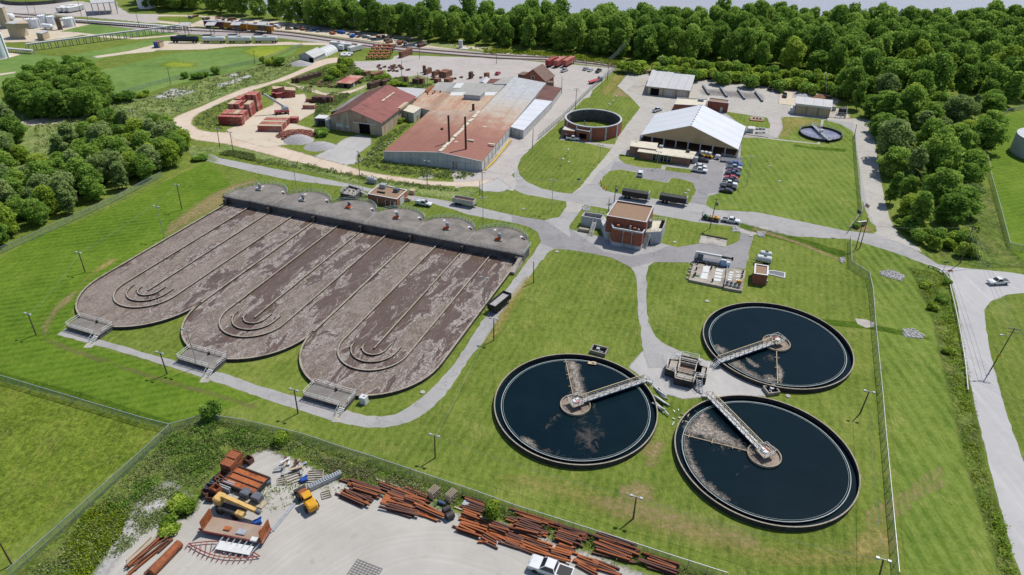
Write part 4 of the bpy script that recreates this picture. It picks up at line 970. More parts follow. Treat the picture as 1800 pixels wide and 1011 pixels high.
for i,(x,y,w_) in enumerate(P_[:n_indiv]):
    near = y < 330
    if w_ == 'e' and near:
        key = ('broad%d' % (i % 6)) if i % 5 else ('tall%d' % (i % 3)); s = 0.56 + 0.66 * RND.random()
        bright = key in ('broad2',); grey = key in ('broad4','tall1')
        lab = 'light yellow green tree in the wood beside the east fence' if bright else ('grey green airy tree in the wood beside the east fence' if grey else lab_e[key[:-1]])
        plant_tree('broadleaf_tree' if key[0] == 'b' else 'tall_tree',key,x,y,s,lab,'trees of the east wood: ' + lab.split(' in the')[0].split(' crowded')[0].split(' rising')[0],True,s * (0.52 + 0.42 * RND.random()))
    else:
        key = 'far%d' % RND.randrange(4); s = (0.66 + 0.62 * RND.random()) * (0.74 if w_ == 'n' and -165 < x < -72 else 1.0)
        lab = 'dense green tree in the long wood between railway and river'
        if w_ == 'e': lab = 'dense green tree in the deep wood behind the truck court hedge'
        plant_tree('riverside_tree' if w_ == 'n' else 'woodland_tree',key,x,y,s,lab,'trees of the riverside wood' if w_ == 'n' else 'trees behind the hedge',False,s * (0.66 + 0.42 * RND.random()))
# what is too deep in the wood to tell apart reads as one mass
vv,ff,tt = [],[],[]; off = 0
rng = np.random.default_rng(5)
for i,(x,y,w_) in enumerate(P_[n_indiv:]):
    me = TREES['far%d' % (i % 4)][0]; n = len(me.vertices)
    co = np.empty(n * 3,np.float32); me.vertices.foreach_get('co',co); co = co.reshape(-1,3).copy()
    ti = np.empty(n,np.float32); me.attributes['tint'].data.foreach_get('value',ti)
    a = rng.random() * 6.28; s = 0.8 + 0.45 * rng.random(); hh = s * (0.8 + 0.3 * rng.random())
    c_,s_ = cos(a),sin(a)
    co = np.stack([(co[:,0] * c_ - co[:,1] * s_) * s + x,(co[:,0] * s_ + co[:,1] * c_) * s + y,co[:,2] * hh],-1)
    vv.append(co); ff.append(np.arange(n).reshape(-1,4) + off); tt.append(np.clip(ti + rng.normal() * 0.18,0,1)); off += n
if vv:
    me = leaf_mesh('far_woodland',np.concatenate(vv),np.concatenate(ff),np.concatenate(tt),M('leaf'))
    o = bpy.data.objects.new('far_woodland',me); COL.objects.link(o); tag(o,'distant unbroken tree canopy along the river bank','woodland',None,'stuff')

for i,(x,y) in enumerate(WEST_GROVE):
    key = ('broad0','broad1','broad3','broad5','tall0')[i % 5]; s = 0.72 + 0.25 * RND.random()
    plant_tree('grove_tree',key,x,y,s,'tall dark green tree in the round grove beside the far field','trees of the field grove',True,s * (0.85 if key[0] == 'b' else 0.66))
for i,(x,y) in enumerate(WEST_WOOD):
    key = ('broad0','tall1','broad3','broad2','broad5','broad4')[i % 6]; s = 0.56 + 0.32 * RND.random()
    plant_tree('thicket_tree',key,x,y,s,'bushy green tree in the thicket behind the west chain link fence','trees of the west thicket',True,s * (0.85 if key[0] == 'b' else 0.75))
for px,py,H_ in ((683,66,22),(690,64,20),(742,76,24),(752,74,22),(930,88,22)):
    x,y = G(px,py); plant_tree('tall_tree','tall0',x,y,H_ / 22,'very tall dark tree rising above the wood beyond the tracks','tall trees beyond the tracks')
# single trees and shrubs
def shrub(px,py,w_,h_,label,key='bush0',name='shrub',group=None,cat='shrub'):
    x,y = G(px,py); cr,tr,R_,H = TREES[key]
    return plant_tree(name,key,x,y,w_ / (2 * R_),label,group,True,h_ / H,cat)
shrub(300,292,11,10.5,'large leafy tree at the east corner of the west thicket','broad2','leafy_tree',cat='tree')
shrub(352,281,6.5,2.2,'low trimmed hedge beside the gate of the top service road','bush1','hedge',cat='hedge')
shrub(1112,126,17,7.5,'big round bush at the corner of the truck court near the tracks','bush0','bush')
for k in range(22):
    t = k / 21; px = 1150 + 352 * t; py = 131 + 40 * t + (4 if k % 3 == 1 else -3)
    if abs(px - 1436) < 8: continue
    shrub(px,py,8.5 + 2.5 * RND.random(),6.0 + 2.6 * RND.random(),'leafy shrub in the hedge row behind the truck court','bush%d' % (k % 3),'hedge_shrub','shrubs of the truck court hedge')
for k in range(16):
    t = k / 15; px = 1170 + 310 * t; py = 118 + 34 * t
    shrub(px,py,8.0 + 2.5 * RND.random(),6.5 + 2 * RND.random(),'leafy shrub in the hedge row behind the truck court','bush%d' % ((k + 1) % 3),'hedge_shrub','shrubs of the truck court hedge')
for px,py,w_,h_,lab in ((375,736,4.6,5.0,'round dark green shrub on the fence line below the long service road'),(498,775,4.0,2.6,'low dark bush against the fence above the weedy bank'),(868,905,3.6,4.2,'bright green sapling growing among the rusty beams'),
    (322,890,5.2,2.6,'spreading bush at the edge of the gravel yard beside the rusty boxes'),(296,932,4.6,2.4,'bush above the pile of long steel sections'),
    (220,178,11,5.5,'wide bush at the foot of the field grove'),(250,170,7,3.2,'smaller bush east of the field grove'),(380,131,5,5,'single upright bush by the field fence'),(348,138,7,3.6,'low spreading bush by the field fence'),(326,138,4,4,'narrow young tree by the field fence'),(362,135,3.5,3.2,'slim sapling beside the field fence bushes'),
    (476,114,7,5.2,'first of two bushes beside the white greenhouse gravel pile'),(492,115,7,5.4,'second bush beside the white greenhouse gravel pile'),(462,112,3.4,5.0,'narrow conifer like shrub near the greenhouse'),
    (610,117,9,6.5,'pale round tree where the dirt road reaches the brick lot'),(590,134,9,7.5,'dark tree above the rows of brick stacks'),(602,128,7,5,'bush between the dark tree and the pale round tree'),(580,143,6,3.5,'bush behind the red roofed shed'),(632,131,6,3,'low bush beside the brick stacks in the lot'),(672,140,10,3.4,'wide bush behind the barn roof'),(690,150,8,3.2,'bush at the corner of the factory yard'),(706,152,6,2.6,'small bush behind the factory flat roof'),(630,145,5,2.5,'bush next to the red roofed shed'),
    (566,238,7,3.2,'overgrown bush on the heap beside the barn'),(706,216,4,2.6,'bush between barn and small cream shed'),(964,147,3.6,2.2,'clipped bush by the house entrance'),
    (130,205,9,6,'bushy tree standing alone below the grove'),(150,262,10,7,'bushy tree at the edge of the thicket clearing'),(165,245,9,7,'grey green bush near the dirt road bend'),(40,282,9,8,'tree standing over the thicket clearing')):
    shrub(px,py,w_,h_,lab,'bush%d' % RND.randrange(3))
for k,(px,py) in enumerate(((1592,398),(1600,408),(1612,412),(1630,418),(1646,424),(1662,432),(1676,428),(1690,434),(1698,420),(1640,436),(1612,424),(1706,450),(1694,452))):
    shrub(px,py,5.0 + 2.5 * RND.random(),3.0 + 3.0 * RND.random(),'roadside shrub at the south tip of the east wood','bush%d' % (k % 3),'roadside_shrub','shrubs at the tip of the east wood')
for k,(px,py) in enumerate(((1628,505),(1655,530),(1640,545),(1668,620),(1664,500))):
    shrub(px,py,2.6 + 1.6 * RND.random(),1.6 + 0.8 * RND.random(),'low bush in the ditch beside the public road','bush%d' % (k % 3),'ditch_bush','bushes in the roadside ditch')

# weeds nobody could count: leaf tufts spread over the rough ground
def tufts(name,polys,n,size,h,mat,seed,kind='stuff',clump=0.9):
    rng = np.random.default_rng(seed); V,Fc,T = [],[],[]; off = 0
    for pts,dens in polys:
        poly = GL(pts); P = np.array(poly); m = int(n * dens)
        c = rng.uniform(P.min(0),P.max(0),(m,2)); c = c[sdf(poly,c[:,0],c[:,1]) > 0.3]
        keep = (np.sin(c[:,0] * 0.9 + 1.3 * np.sin(c[:,1] * 0.5)) + np.sin(c[:,1] * 1.1 + 1.7 * np.sin(c[:,0] * 0.37)) + rng.normal(size=len(c)) * 0.7) > -0.6
        c = c[keep]; m = len(c)
        hz = h * (0.3 + 0.9 * rng.random(m)); tb = rng.random(m)
        for j in range(5):
            o = rng.normal(size=(m,2)) * clump * 0.4
            P3 = np.stack([c[:,0] + o[:,0],c[:,1] + o[:,1],hz * (0.35 + 0.65 * rng.random(m))],-1)
            nn = np.stack([rng.normal(size=m),rng.normal(size=m),0.45 + 0.3 * rng.random(m)],-1); nn /= np.linalg.norm(nn,axis=1)[:,None]
            a = np.cross(nn,rng.normal(size=(m,3))); a /= np.linalg.norm(a,axis=1)[:,None]; b = np.cross(nn,a)
            s = size * (0.5 + rng.random(m))[:,None]
            q = np.stack([P3 - a * s * 0.6,P3 - b * s * 1.1,P3 + a * s * 0.6,P3 + b * s * 1.1],1).reshape(-1,3)
            V.append(q); Fc.append(np.arange(m * 4).reshape(-1,4) + off); T.append(np.repeat(np.clip(0.2 + 0.6 * tb + rng.normal(size=m) * 0.12,0,1),4)); off += m * 4
    me = leaf_mesh(name,np.concatenate(V),np.concatenate(Fc),np.concatenate(T),M(mat))
    o = bpy.data.objects.new(name,me); COL.objects.link(o); o['kind'] = kind
    return o
bank = [(60,1011),(200,860),(300,765),(372,735),(450,755),(560,785),(700,830),(760,856),(720,862),(640,840),(590,838),(530,800),(450,790),(390,815),(350,860),(300,850),(255,880),(190,980),(150,1011)]
tufts('weeds_on_bank',[(bank,1.0)],17000,0.15,0.7,'leaf_weed',3)
tufts('dark_undergrowth',[([(280,775),(372,738),(450,757),(520,780),(470,790),(400,800),(350,840),(310,830)],1.0),([(120,940),(250,840),(290,850),(220,900)],0.5)],2200,0.2,1.1,'leaf',4)
tufts('yellow_vine_cover',[([(130,1000),(110,975),(150,905),(190,880),(225,895),(222,925),(200,955),(165,1000),(140,1030),(60,1030)],1.0)],7000,0.19,0.5,'leaf_vine',5)
tufts('straw_weeds',[(bank,0.6),([(560,800),(700,842),(800,880),(760,880),(640,850),(570,830)],0.5)],6000,0.13,0.8,'leaf_straw',6)
tufts('fence_weeds',[([(720,850),(860,888),(1000,935),(1180,992),(1250,1020),(1180,1010),(1000,958),(860,908),(740,870)],1.0)],6500,0.14,0.5,'leaf_weed',7)
tufts('ditch_weeds',[([(1600,470),(1640,478),(1662,480),(1690,600),(1712,720),(1730,820),(1775,970),(1790,1050),(1768,1050),(1745,960),(1700,820),(1664,650),(1640,560)],1.0)],11000,0.17,0.4,'leaf_vine',8)
tufts('ditch_weeds',[([(1640,500),(1668,500),(1685,600),(1712,720),(1700,740),(1670,640)],1.0),([(1740,900),(1765,900),(1790,1030),(1775,1030)],0.5)],2600,0.2,0.7,'leaf_bright',9)
tufts('verge_weeds',[(Z(0,253,4,[(1540,60),(1640,50),(1798,80),(1798,130),(1640,90),(1550,80)]),0.6),(Z(450,253,4,[(0,100),(300,130),(600,190),(900,250),(1150,285),(1430,310),(1430,345),(1150,315),(850,275),(560,215),(200,165),(0,140)]),1.0)],5200,0.24,0.8,'leaf_weed',10)
tufts('rough_weeds',[([(60,220),(170,185),(260,172),(330,150),(440,120),(520,100),(546,108),(480,138),(390,168),(300,203),(268,226),(180,240),(60,285)],1.0),(Z(270,90,5,[(340,640),(400,560),(600,460),(900,345),(1050,300),(1400,320),(1440,370),(1100,340),(820,400),(600,540),(570,650),(640,690),(430,690)]),0.35)],9000,0.34,0.7,'leaf_weed',11)
tufts('lot_weeds',[(Z(440,60,6.652,[(500,560),(700,460),(900,380),(1200,340),(1300,420),(1450,480),(1600,500),(1798,520),(1798,610),(1600,600),(1330,560),(1000,580),(1100,640),(800,620)]),1.0),(Z(600,60,6.652,[(620,520),(740,500),(760,560),(1000,600),(1100,560),(1000,640),(700,610)]),0.4),(Z(540,130,5,[(80,230),(220,170),(400,180),(180,340),(60,440)]),0.5),(Z(540,130,5,[(620,580),(780,480),(920,440),(680,660),(680,770),(1200,850),(1500,870),(1450,930),(1000,920),(600,850),(460,800)]),0.8)],7000,0.30,0.7,'leaf_weed',12)
tufts('track_weeds',[(Z(480,0,6.652,[(1300,440),(1700,480),(2100,540),(2700,620),(3400,690),(4300,830),(4300,760),(3400,640),(2700,590),(2000,520)]),1.0),(Z(850,90,5,[(0,20),(700,50),(1220,130),(1300,110),(800,30),(0,-20)]),1.0)],5000,0.45,1.0,'leaf_vine',13)

tufts('yard_weeds',[([(470,800),(560,815),(620,850),(720,875),(850,910),(1000,950),(1120,995),(1060,1000),(900,940),(760,900),(640,870),(560,860),(500,840)],0.5),([(255,870),(300,850),(335,870),(320,910),(270,930),(215,975),(190,985)],0.6),([(400,850),(470,840),(540,850),(560,880),(480,900),(420,900)],0.12)],5200,0.14,0.4,'leaf_weed',21)
# ================================================================ the treatment plant
SITE = 1.213 - pi / 2                       # the plant's grid is turned by this much
ORG = G(392.5,360.5,0.9)

def basin():
    t = thing('aeration_basin','huge concrete aeration basin of three looped lanes full of brown foaming sludge','basin',(ORG[0],ORG[1],0),SITE)
    w_ = 8.6; YC = -48.75
    def arc(cx,r,a0=pi,a1=2 * pi,n=30): return [(cx + r * cos(a0 + (a1 - a0) * i / n),YC + r * sin(a0 + (a1 - a0) * i / n)) for i in range(n + 1)]
    surf = [(0,2.4)]
    for j in range(3): surf += arc(17.2 + 34.4 * j,17.2)
    surf += [(103.2,2.4)]
    build(MB().sheet(surf,0.45),'sludge_surface',M('sludge'),t)
    def w2(name,pts,th=0.38):
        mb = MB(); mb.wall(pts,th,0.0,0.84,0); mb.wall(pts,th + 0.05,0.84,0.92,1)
        return build(mb,name,[M('wall_stain_shade'),M('rim')],t)
    for j in range(3):
        c = 17.2 + 34.4 * j
        w2('outer_wall',arc(c,17.2))
        w2('guide_wall',[(c - w_,2.4)] + arc(c,w_,n=22) + [(c + w_,2.4)],0.3)
        w2('centre_wall',[(c,2.4),(c,-49.2)],0.3)
        w2('baffle',[(c - 5.6,-51)] + arc(c,5.6,n=18) + [(c + 5.6,-46.2)],0.22)
        w2('baffle',[(c - 2.9,-50.5)] + arc(c,2.9,n=14) + [(c + 2.9,-46.2)],0.22)
    for k in range(4): w2('lane_wall',[(34.4 * k,2.4),(34.4 * k,YC - (0.3 if 0 < k < 3 else 0))],0.42)
    # the long deck with its six rounded bays
    R9 = 9.07; yc = 8.13; a_ = math.asin(8.6 / R9)
    deck = [(-1.4,2.3),(104.6,2.3),(104.6,8.0)]; bays = []
    for k in range(5,-1,-1):
        cx = 8.6 + 17.2 * k
        b = [(cx + R9 * sin(a_ - 2 * a_ * i / 16),yc + R9 * cos(a_ - 2 * a_ * i / 16)) for i in range(17)]
        bays.append(b); deck += b
    deck += [(-1.4,8.0)]
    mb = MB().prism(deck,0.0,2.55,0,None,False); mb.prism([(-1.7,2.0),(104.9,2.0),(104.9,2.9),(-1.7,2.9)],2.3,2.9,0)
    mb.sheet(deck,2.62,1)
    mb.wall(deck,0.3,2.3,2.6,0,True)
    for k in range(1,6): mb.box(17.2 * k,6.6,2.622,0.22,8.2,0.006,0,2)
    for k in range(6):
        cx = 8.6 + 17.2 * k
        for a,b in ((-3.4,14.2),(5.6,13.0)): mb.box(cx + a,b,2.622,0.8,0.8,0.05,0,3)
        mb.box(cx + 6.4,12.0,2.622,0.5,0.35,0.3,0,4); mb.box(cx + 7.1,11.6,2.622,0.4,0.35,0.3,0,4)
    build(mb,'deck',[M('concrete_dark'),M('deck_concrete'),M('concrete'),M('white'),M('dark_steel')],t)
    for k in range(0,13,2):
        mb = MB(); mb.box(min(max(8.6 * k,0.1),103.1),1.25,0.3,0.7,1.5,2.25,0,0)
        build(mb,'pillar',M('wall_stain_shade'),t)
    mb = MB().prism([(103.3,2.3),(104.7,2.3),(104.7,-4.6),(103.3,-4.6)],0,0.9)
    mb.add([(103.5,2.3,0.9),(104.6,2.3,0.9),(104.6,-4.6,0.9),(103.5,-4.6,0.9),(103.5,2.3,2.5),(104.6,2.3,2.5)],[(0,1,2,3),(4,5,2,3),(4,3,0),(5,1,2),(0,1,5,4)])
    build(mb,'wing_wall',M('concrete'),t)
    for b in bays: build(MB().rail([(x,y,2.6) for x,y in b[1:-1]],1.05,0.045,(0.5,1.0),1.5),'bay_rail',M('rail_green'),t)
    build(MB().rail([(-1.4,2.5,2.9),(104.6,2.5,2.9)],1.0,0.025,(0.5,1.0),2.2),'front_rail',M('grey_steel'),t)
    build(MB().rail([(-1.4,2.7,2.6),(-1.4,8.0,2.6),(-0.2,10.6,2.6)],1.0,0.045,(0.5,1.0),1.4),'end_rail',M('rail_green'),t)
    build(MB().rail([(104.6,2.7,2.6),(104.6,9.5,2.6)],1.0,0.045,(0.5,1.0),1.4),'end_rail',M('rail_green'),t)
    return t
BASIN = basin()
BM = Matrix.Translation((ORG[0],ORG[1],0)) @ Matrix.Rotation(SITE,4,'Z')
def BW(x,y,z=0):
    p = BM @ Vector((x,y,z)); return (p.x,p.y,p.z)
SURF = M('sludge')

# aerator drives on the deck
def aerator(kind,label,loc):
    t = thing('aerator_drive',label,'motor',loc,SITE,'aerator drives on the basin deck')
    base = M('white') if kind == 'w' else M('orange')
    build(MB().bbox(0,0,0,2.6,1.5,0.28,0.06),'base_plate',M('rim'),t)
    build(MB().bbox(-0.1,-0.1,0.28,1.7,1.1,0.5,0.1),'gearbox',base,t)
    if kind == 'box':
        build(MB().bbox(0.1,0.4,0.28,0.9,0.45,1.7,0.04),'control_panel',M('grey_steel'),t)
    else:
        mb = MB(); mb.cyl((0.25,0.1,0.78),(0.25,0.1,2.1),0.42,0.42,12); mb.cyl((0.25,0.1,2.1),(0.25,0.1,2.3),0.46,0.34,12)
        for i in range(10): mb.bar((0.25 + 0.43 * cos(i * 0.628),0.1 + 0.43 * sin(i * 0.628),0.9),(0.25 + 0.43 * cos(i * 0.628),0.1 + 0.43 * sin(i * 0.628),2.0),0.05)
        build(mb,'motor',M('galv'),t)
        build(MB().cyl((0.7,-0.2,0.7),(0.9,-0.3,1.3),0.2,0.2,8),'junction_box',M('dark_steel'),t)
for k,(kind,px,py,lab) in enumerate((('w',456,334,'white based aerator motor on the westernmost bay of the basin deck'),('w',532,353,'white based aerator motor on the second bay, facing the lamp mast'),('box',613,366,'grey control box on a rusty base, third bay of the basin deck'),('r',697,384,'orange based aerator motor on the bay beside the small brick blower house'),('r',785,403,'orange based aerator motor on the stained bay behind the dump trailer'),('r',876,422,'orange based aerator motor on the last bay by the road junction'))):
    x,y = G(px,py,2.6); aerator(kind,lab,(x,y,2.625))

# weir platforms at the noses
for j,lab in enumerate(('weir platform with white railings at the nose of the west basin loop','weir platform with a lamp mast beside it at the middle basin loop','weir platform beside the white cabinet at the east basin loop')):
    cx = 17.2 + 34.4 * j; loc = BW(cx - 0.2,-67.3)
    t = thing('weir_platform',lab,'platform',(loc[0],loc[1],0),SITE,'weir platforms at the basin noses')
    build(MB().box(0,0,0,10.4,4.4,1.0),'base',M('concrete_dark'),t)
    mb = MB().box(0,0,1.003,10.6,4.6,0.1); mb.box(0.3,0,1.104,0.12,3.9,0.02,0,1)
    build(mb,'deck',[M('deck_concrete'),M('galv')],t)
    build(MB().rail([(3.9,-2.2,1.1),(-5.2,-2.2,1.1),(-5.2,2.2,1.1),(5.2,2.2,1.1),(5.2,-1.0,1.1)],1.05,0.05,(0.5,1.0),1.7),'handrail',M('rail_white'),t)
    mb = MB()
    for i in range(5): mb.box(4.6,-2.55 - i * 0.32,0.85 - i * 0.2,1.2,0.3,0.06)
    for s_ in (4.0,5.2): mb.bar((s_,-2.3,1.0),(s_,-4.1,0.06),0.08,0.2)
    for s_ in (4.0,5.2):
        mb.bar((s_,-2.3,2.1),(s_,-4.1,1.1),0.08); mb.bar((s_,-4.1,0.06),(s_,-4.1,1.1),0.08); mb.bar((s_,-3.2,0.5),(s_,-3.2,1.6),0.08)
    build(mb,'stair',M('rail_white'),t)
    build(MB().bbox(0.6,1.6,1.1,0.5,0.4,0.7,0.03),'gate_actuator',M('dark_steel'),t)
    loc = BW(cx + 4.8,-72.2); struct(MB().box(0,0,0.03,2.0,2.2,0.05),'landing_slab',M('slab')).location = loc
    bpy.context.view_layer.update()
x,y = G(640,708); t = thing('cabinet','white electrical cabinet standing beside the stair of the east weir platform','cabinet',(x,y,0),SITE)
build(MB().bbox(0,0,0.15,1.5,1.4,1.7,0.05),'housing',M('white'),t); build(MB().box(0,0,0,1.7,1.6,0.15),'plinth',M('concrete'),t); build(MB().bbox(0.2,0.1,1.85,0.5,0.4,0.12,0.03),'roof_vent',M('galv'),t)

# ---- the three clarifiers
def bearing(cx,cy,px,py,z): x,y = G(px,py,z); return atan2(y - cy,x - cx)
def clarifier(cx,cy,label,bridge_px,skim_px,cap,rail_m,swirl):
    a = bearing(cx,cy,*bridge_px,1.6)
    t = thing('clarifier_tank',label,'settling tank',(cx,cy,0),a)
    R9 = 17.34
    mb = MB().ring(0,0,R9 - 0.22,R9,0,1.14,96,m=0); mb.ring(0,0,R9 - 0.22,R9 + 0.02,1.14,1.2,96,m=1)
    build(mb,'tank_wall',[M('wall_stain_shade'),cap],t)
    build(MB().disc(0,0,R9 - 0.28,0.18,96),'launder_channel',M('clear_water'),t)
    mb = MB().ring(0,0,R9 - 1.62,R9 - 1.5,0.19,0.64,96,m=0)
    mb.ring(0,0,R9 - 1.64,R9 - 1.48,0.64,0.68,120,m=1)
    mb.ring(0,0,R9 - 1.95,R9 - 1.9,0.5,0.72,96,m=1)
    build(mb,'weir_ring',[M('wall_stain_shade'),M('weir')],t)
    build(MB().disc(0,0,R9 - 1.6,0.56,96),'water_surface',M('clear_water'),t)
    mb = MB().ring(0,0,3.1,3.2,0.3,1.0,48,m=0); mb.ring(0,0,3.05,3.25,1.0,1.06,48,m=1)
    build(mb,'centre_well',[M('plate_tan'),M('rim')],t)
    build(MB().disc(0,0,3.1,0.62,48),'well_scum',M('well_scum'),t)
    # walkway bridge
    mb = MB(); L0,L1 = 1.2,R9 + 0.5
    mb.box((L0 + L1) / 2,0,1.46,L1 - L0,1.15,0.06,0,0)
    for s_ in (-0.62,0.62):
        mb.bar((L0,s_,1.42),(L1,s_,1.42),0.12,0.22,0)
        n = 12; dx = (L1 - L0) / n
        for i in range(n):
            x0,x1 = L0 + i * dx,L0 + (i + 1) * dx
            mb.bar((x0,s_,1.45),(x0,s_,2.5),0.08,0.08,0)
            mb.bar((x0,s_,1.5 if i % 2 else 2.5),(x1,s_,2.5 if i % 2 else 1.5),0.07,0.07,0)
        mb.bar((L1,s_,1.45),(L1,s_,2.5),0.08,0.08,0)
    for i in range(18): mb.box(L0 + 0.5 + i * 0.92,0.62,1.18,0.1,0.1,0.3,0,0)
    b = build(mb,'bridge',M('galv'),t)
    mb = MB()
    for s_ in (-0.62,0.62): mb.bar((L0,s_,2.52),(L1,s_,2.52),0.12,0.1,0); mb.bar((L0,s_,2.02),(L1,s_,2.02),0.06,0.06,0)
    build(mb,'bridge_rail',rail_m,b)
    mb = MB()
    for i in range(6): mb.box(L1 + 0.25 + i * 0.28,0,1.28 - i * 0.23,0.26,1.1,0.05)
    for s_ in (-0.6,0.6): mb.bar((L1,s_,1.42),(L1 + 1.8,s_,0.08),0.08,0.2); mb.bar((L1,s_,2.5),(L1 + 1.8,s_,1.05),0.07); mb.bar((L1 + 1.8,s_,0.05),(L1 + 1.8,s_,1.05),0.07)
    build(mb,'bridge_stair',M('galv'),b)
    mb = MB().box(0,0,1.62,2.7,2.7,0.1); mb.cyl((0,0,0.6),(0,0,1.62),0.5,0.5,12)
    p = build(mb,'drive_platform',M('rim'),t)
    build(MB().rail([(1.3,0.7,1.72),(1.3,1.3,1.72),(-1.3,1.3,1.72),(-1.3,-1.3,1.72),(1.3,-1.3,1.72),(1.3,-0.7,1.72)],1.05,0.035,(0.5,1.0),1.3),'platform_rail',M('rail_white'),p)
    mb = MB().cyl((0,0,1.72),(0,0,2.1),0.7,0.6,14); mb.bbox(0.5,0.2,1.72,0.8,0.6,0.6,0.06); mb.cyl((-0.3,-0.5,2.0),(0.6,-0.5,2.0),0.22,0.22,10,1)
    build(mb,'drive_motor',[M('white'),M('red')],p)
    # skimmer arm from the well to the weir
    s_ = bearing(cx,cy,*skim_px,0.7) - a
    mb = MB().bar((3.2 * cos(s_),3.2 * sin(s_),0.72),(15.6 * cos(s_),15.6 * sin(s_),0.72),0.14,0.26)
    for r in (6,10,14.6): mb.bar((r * cos(s_) - 0.6 * sin(s_),r * sin(s_) + 0.6 * cos(s_),0.9),(r * cos(s_) + 0.5 * sin(s_),r * sin(s_) - 0.5 * cos(s_),0.9),0.12)
    build(mb,'skimmer_arm',M('plate_tan'),t)
    for nm,pts,fade,cell in swirl:
        poly = GL(pts,0.58)
        poly = [(cx + (x - cx) * min(1,15.5 / max(1e-6,hypot(x - cx,y - cy))),cy + (y - cy) * min(1,15.5 / max(1e-6,hypot(x - cx,y - cy)))) for x,y in poly]
        o = soft(nm,poly,0.585 if nm == 'scum' else 0.575,M('scum' if nm == 'scum' else 'scum_veil'),fade,cell,None,None,t)
    return t
q1 = lambda p: Z(900,506,4,p); q2 = lambda p: Z(900,758,4,p); q3 = lambda p: Z(1350,506,4,p)
clarifier(13.81,110.0,'round settling tank with a light scum trail across it, nearest the basin',(1133,667),(993,628),M('rim'),M('rail_cream'),
    [('scum',q1([(375,490),(400,502),(440,500),(475,545),(490,640),(510,720),(535,765),(430,750),(405,620),(385,560)]),1.1,0.3),
     ('scum_veil',q1([(560,800),(590,815),(605,870),(640,940),(620,980),(590,990),(600,940),(570,880)]),0.9,0.3),
     ('scum_veil',q1([(350,875),(280,905),(220,975),(195,1010),(240,1000),(300,930),(360,895)]),0.9,0.3),
     ('scum',q2([(70,40),(130,60),(175,95),(165,125),(110,100),(70,80)]),1.0,0.3),
     ('scum_veil',q2([(440,-100),(520,-140),(560,-60),(640,-20),(640,60),(590,150),(520,175),(460,100)]),3.0,0.6),
     ('scum_veil',q2([(40,30),(200,140),(400,210),(600,215),(400,180),(200,90)]),1.6,0.5)])
clarifier(49.9,96.2,'round settling tank with a wedge of pale scum beside its bridge, nearest the camera',(1254,702),(1199,764),M('rim'),M('rail_cream'),
    [('scum',q2([(1200,5),(1300,40),(1450,80),(1645,133),(1660,118),(1600,80),(1520,30),(1420,-60),(1340,-140),(1290,-150),(1225,-70)]),1.6,0.3),
     ('scum',q2([(1200,30),(1235,40),(1245,130),(1290,240),(1360,350),(1450,425),(1520,480),(1440,455),(1330,370),(1250,260),(1205,140)]),1.1,0.3),
     ('scum_veil',q2([(1420,420),(1560,490),(1680,570),(1600,560),(1480,480)]),1.2,0.4),
     ('scum_veil',q2([(1400,90),(1480,100),(1540,130),(1500,165),(1420,140)]),1.8,0.5),
     ('scum_veil',q2([(1580,310),(1640,240),(1700,225),(1660,260)]),1.0,0.4)])
clarifier(64.0,132.9,'round settling tank with scum under its bridge, beside the fence line',(1258,636),(1367,682),M('rim'),M('rail_cream'),
    [('scum',q1([(1395,400),(1450,405),(1520,435),(1480,465),(1420,445)]),0.9,0.3),
     ('scum',q1([(1490,525),(1560,490),(1640,560),(1760,640),(1798,610)]) + q3([(60,640),(75,690),(0,680)]) + q1([(1640,640)]),1.3,0.3),
     ('scum',q1([(1640,490),(1670,500),(1740,550),(1720,562),(1660,520)]),0.7,0.3),
     ('scum',q3([(62,530),(100,570),(110,610),(95,680),(70,660)]),0.6,0.25),
     ('scum_veil',q3([(0,440),(60,460),(60,520),(0,525),(-60,500)]),2.0,0.5),
     ('scum_veil',q3([(280,690),(440,650),(540,570),(560,500),(570,580),(480,680),(340,705)]),0.8,0.4)])

# gull like floats are left out; small sump boxes beside the tanks
def sump(px,py,sx,sy,h,label,rz=SITE,extra=True):
    x,y = G(px,py); t = thing('sump_box',label,'sump',(x,y,0),rz)
    mb = MB().wall([(-sx / 2,-sy / 2),(sx / 2,-sy / 2),(sx / 2,sy / 2),(-sx / 2,sy / 2)],0.22,0,h,0,True)
    build(mb,'concrete_wall',M('concrete'),t); build(MB().box(0,0,0,sx - 0.25,sy - 0.25,h * 0.35),'floor',M('void'),t)
    if extra:
        mb = MB().cyl((-0.3,-sy * 0.3,h * 0.5),(-0.1,sy * 0.25,h * 0.5),0.14,0.14,8); mb.bbox(0.3,0.4,h * 0.4,0.8,0.8,0.5,0.04); mb.bar((-0.5,0,h * 0.4),(0.6,0.2,h * 0.6),0.12)
        build(mb,'valve_pipe',M('galv'),t)
    return t
sump(1053,619,2.5,3.6,1.0,'open concrete sump box at the rim of the settling tank nearest the basin',1.15)
sump(1355,689,2.6,2.4,0.9,'square concrete sump between the two east settling tanks',0.2)
x,y = G(1041,637,1.0); solo(MB().box(0,0,0,1.9,1.0,0.05).bbox(0.3,0.1,0.05,0.6,0.5,0.25,0.04),'scum_box',M('plate_tan'),'small tan scum box inside the rim of the tank nearest the basin','box',(x,y,0.8),-0.2)

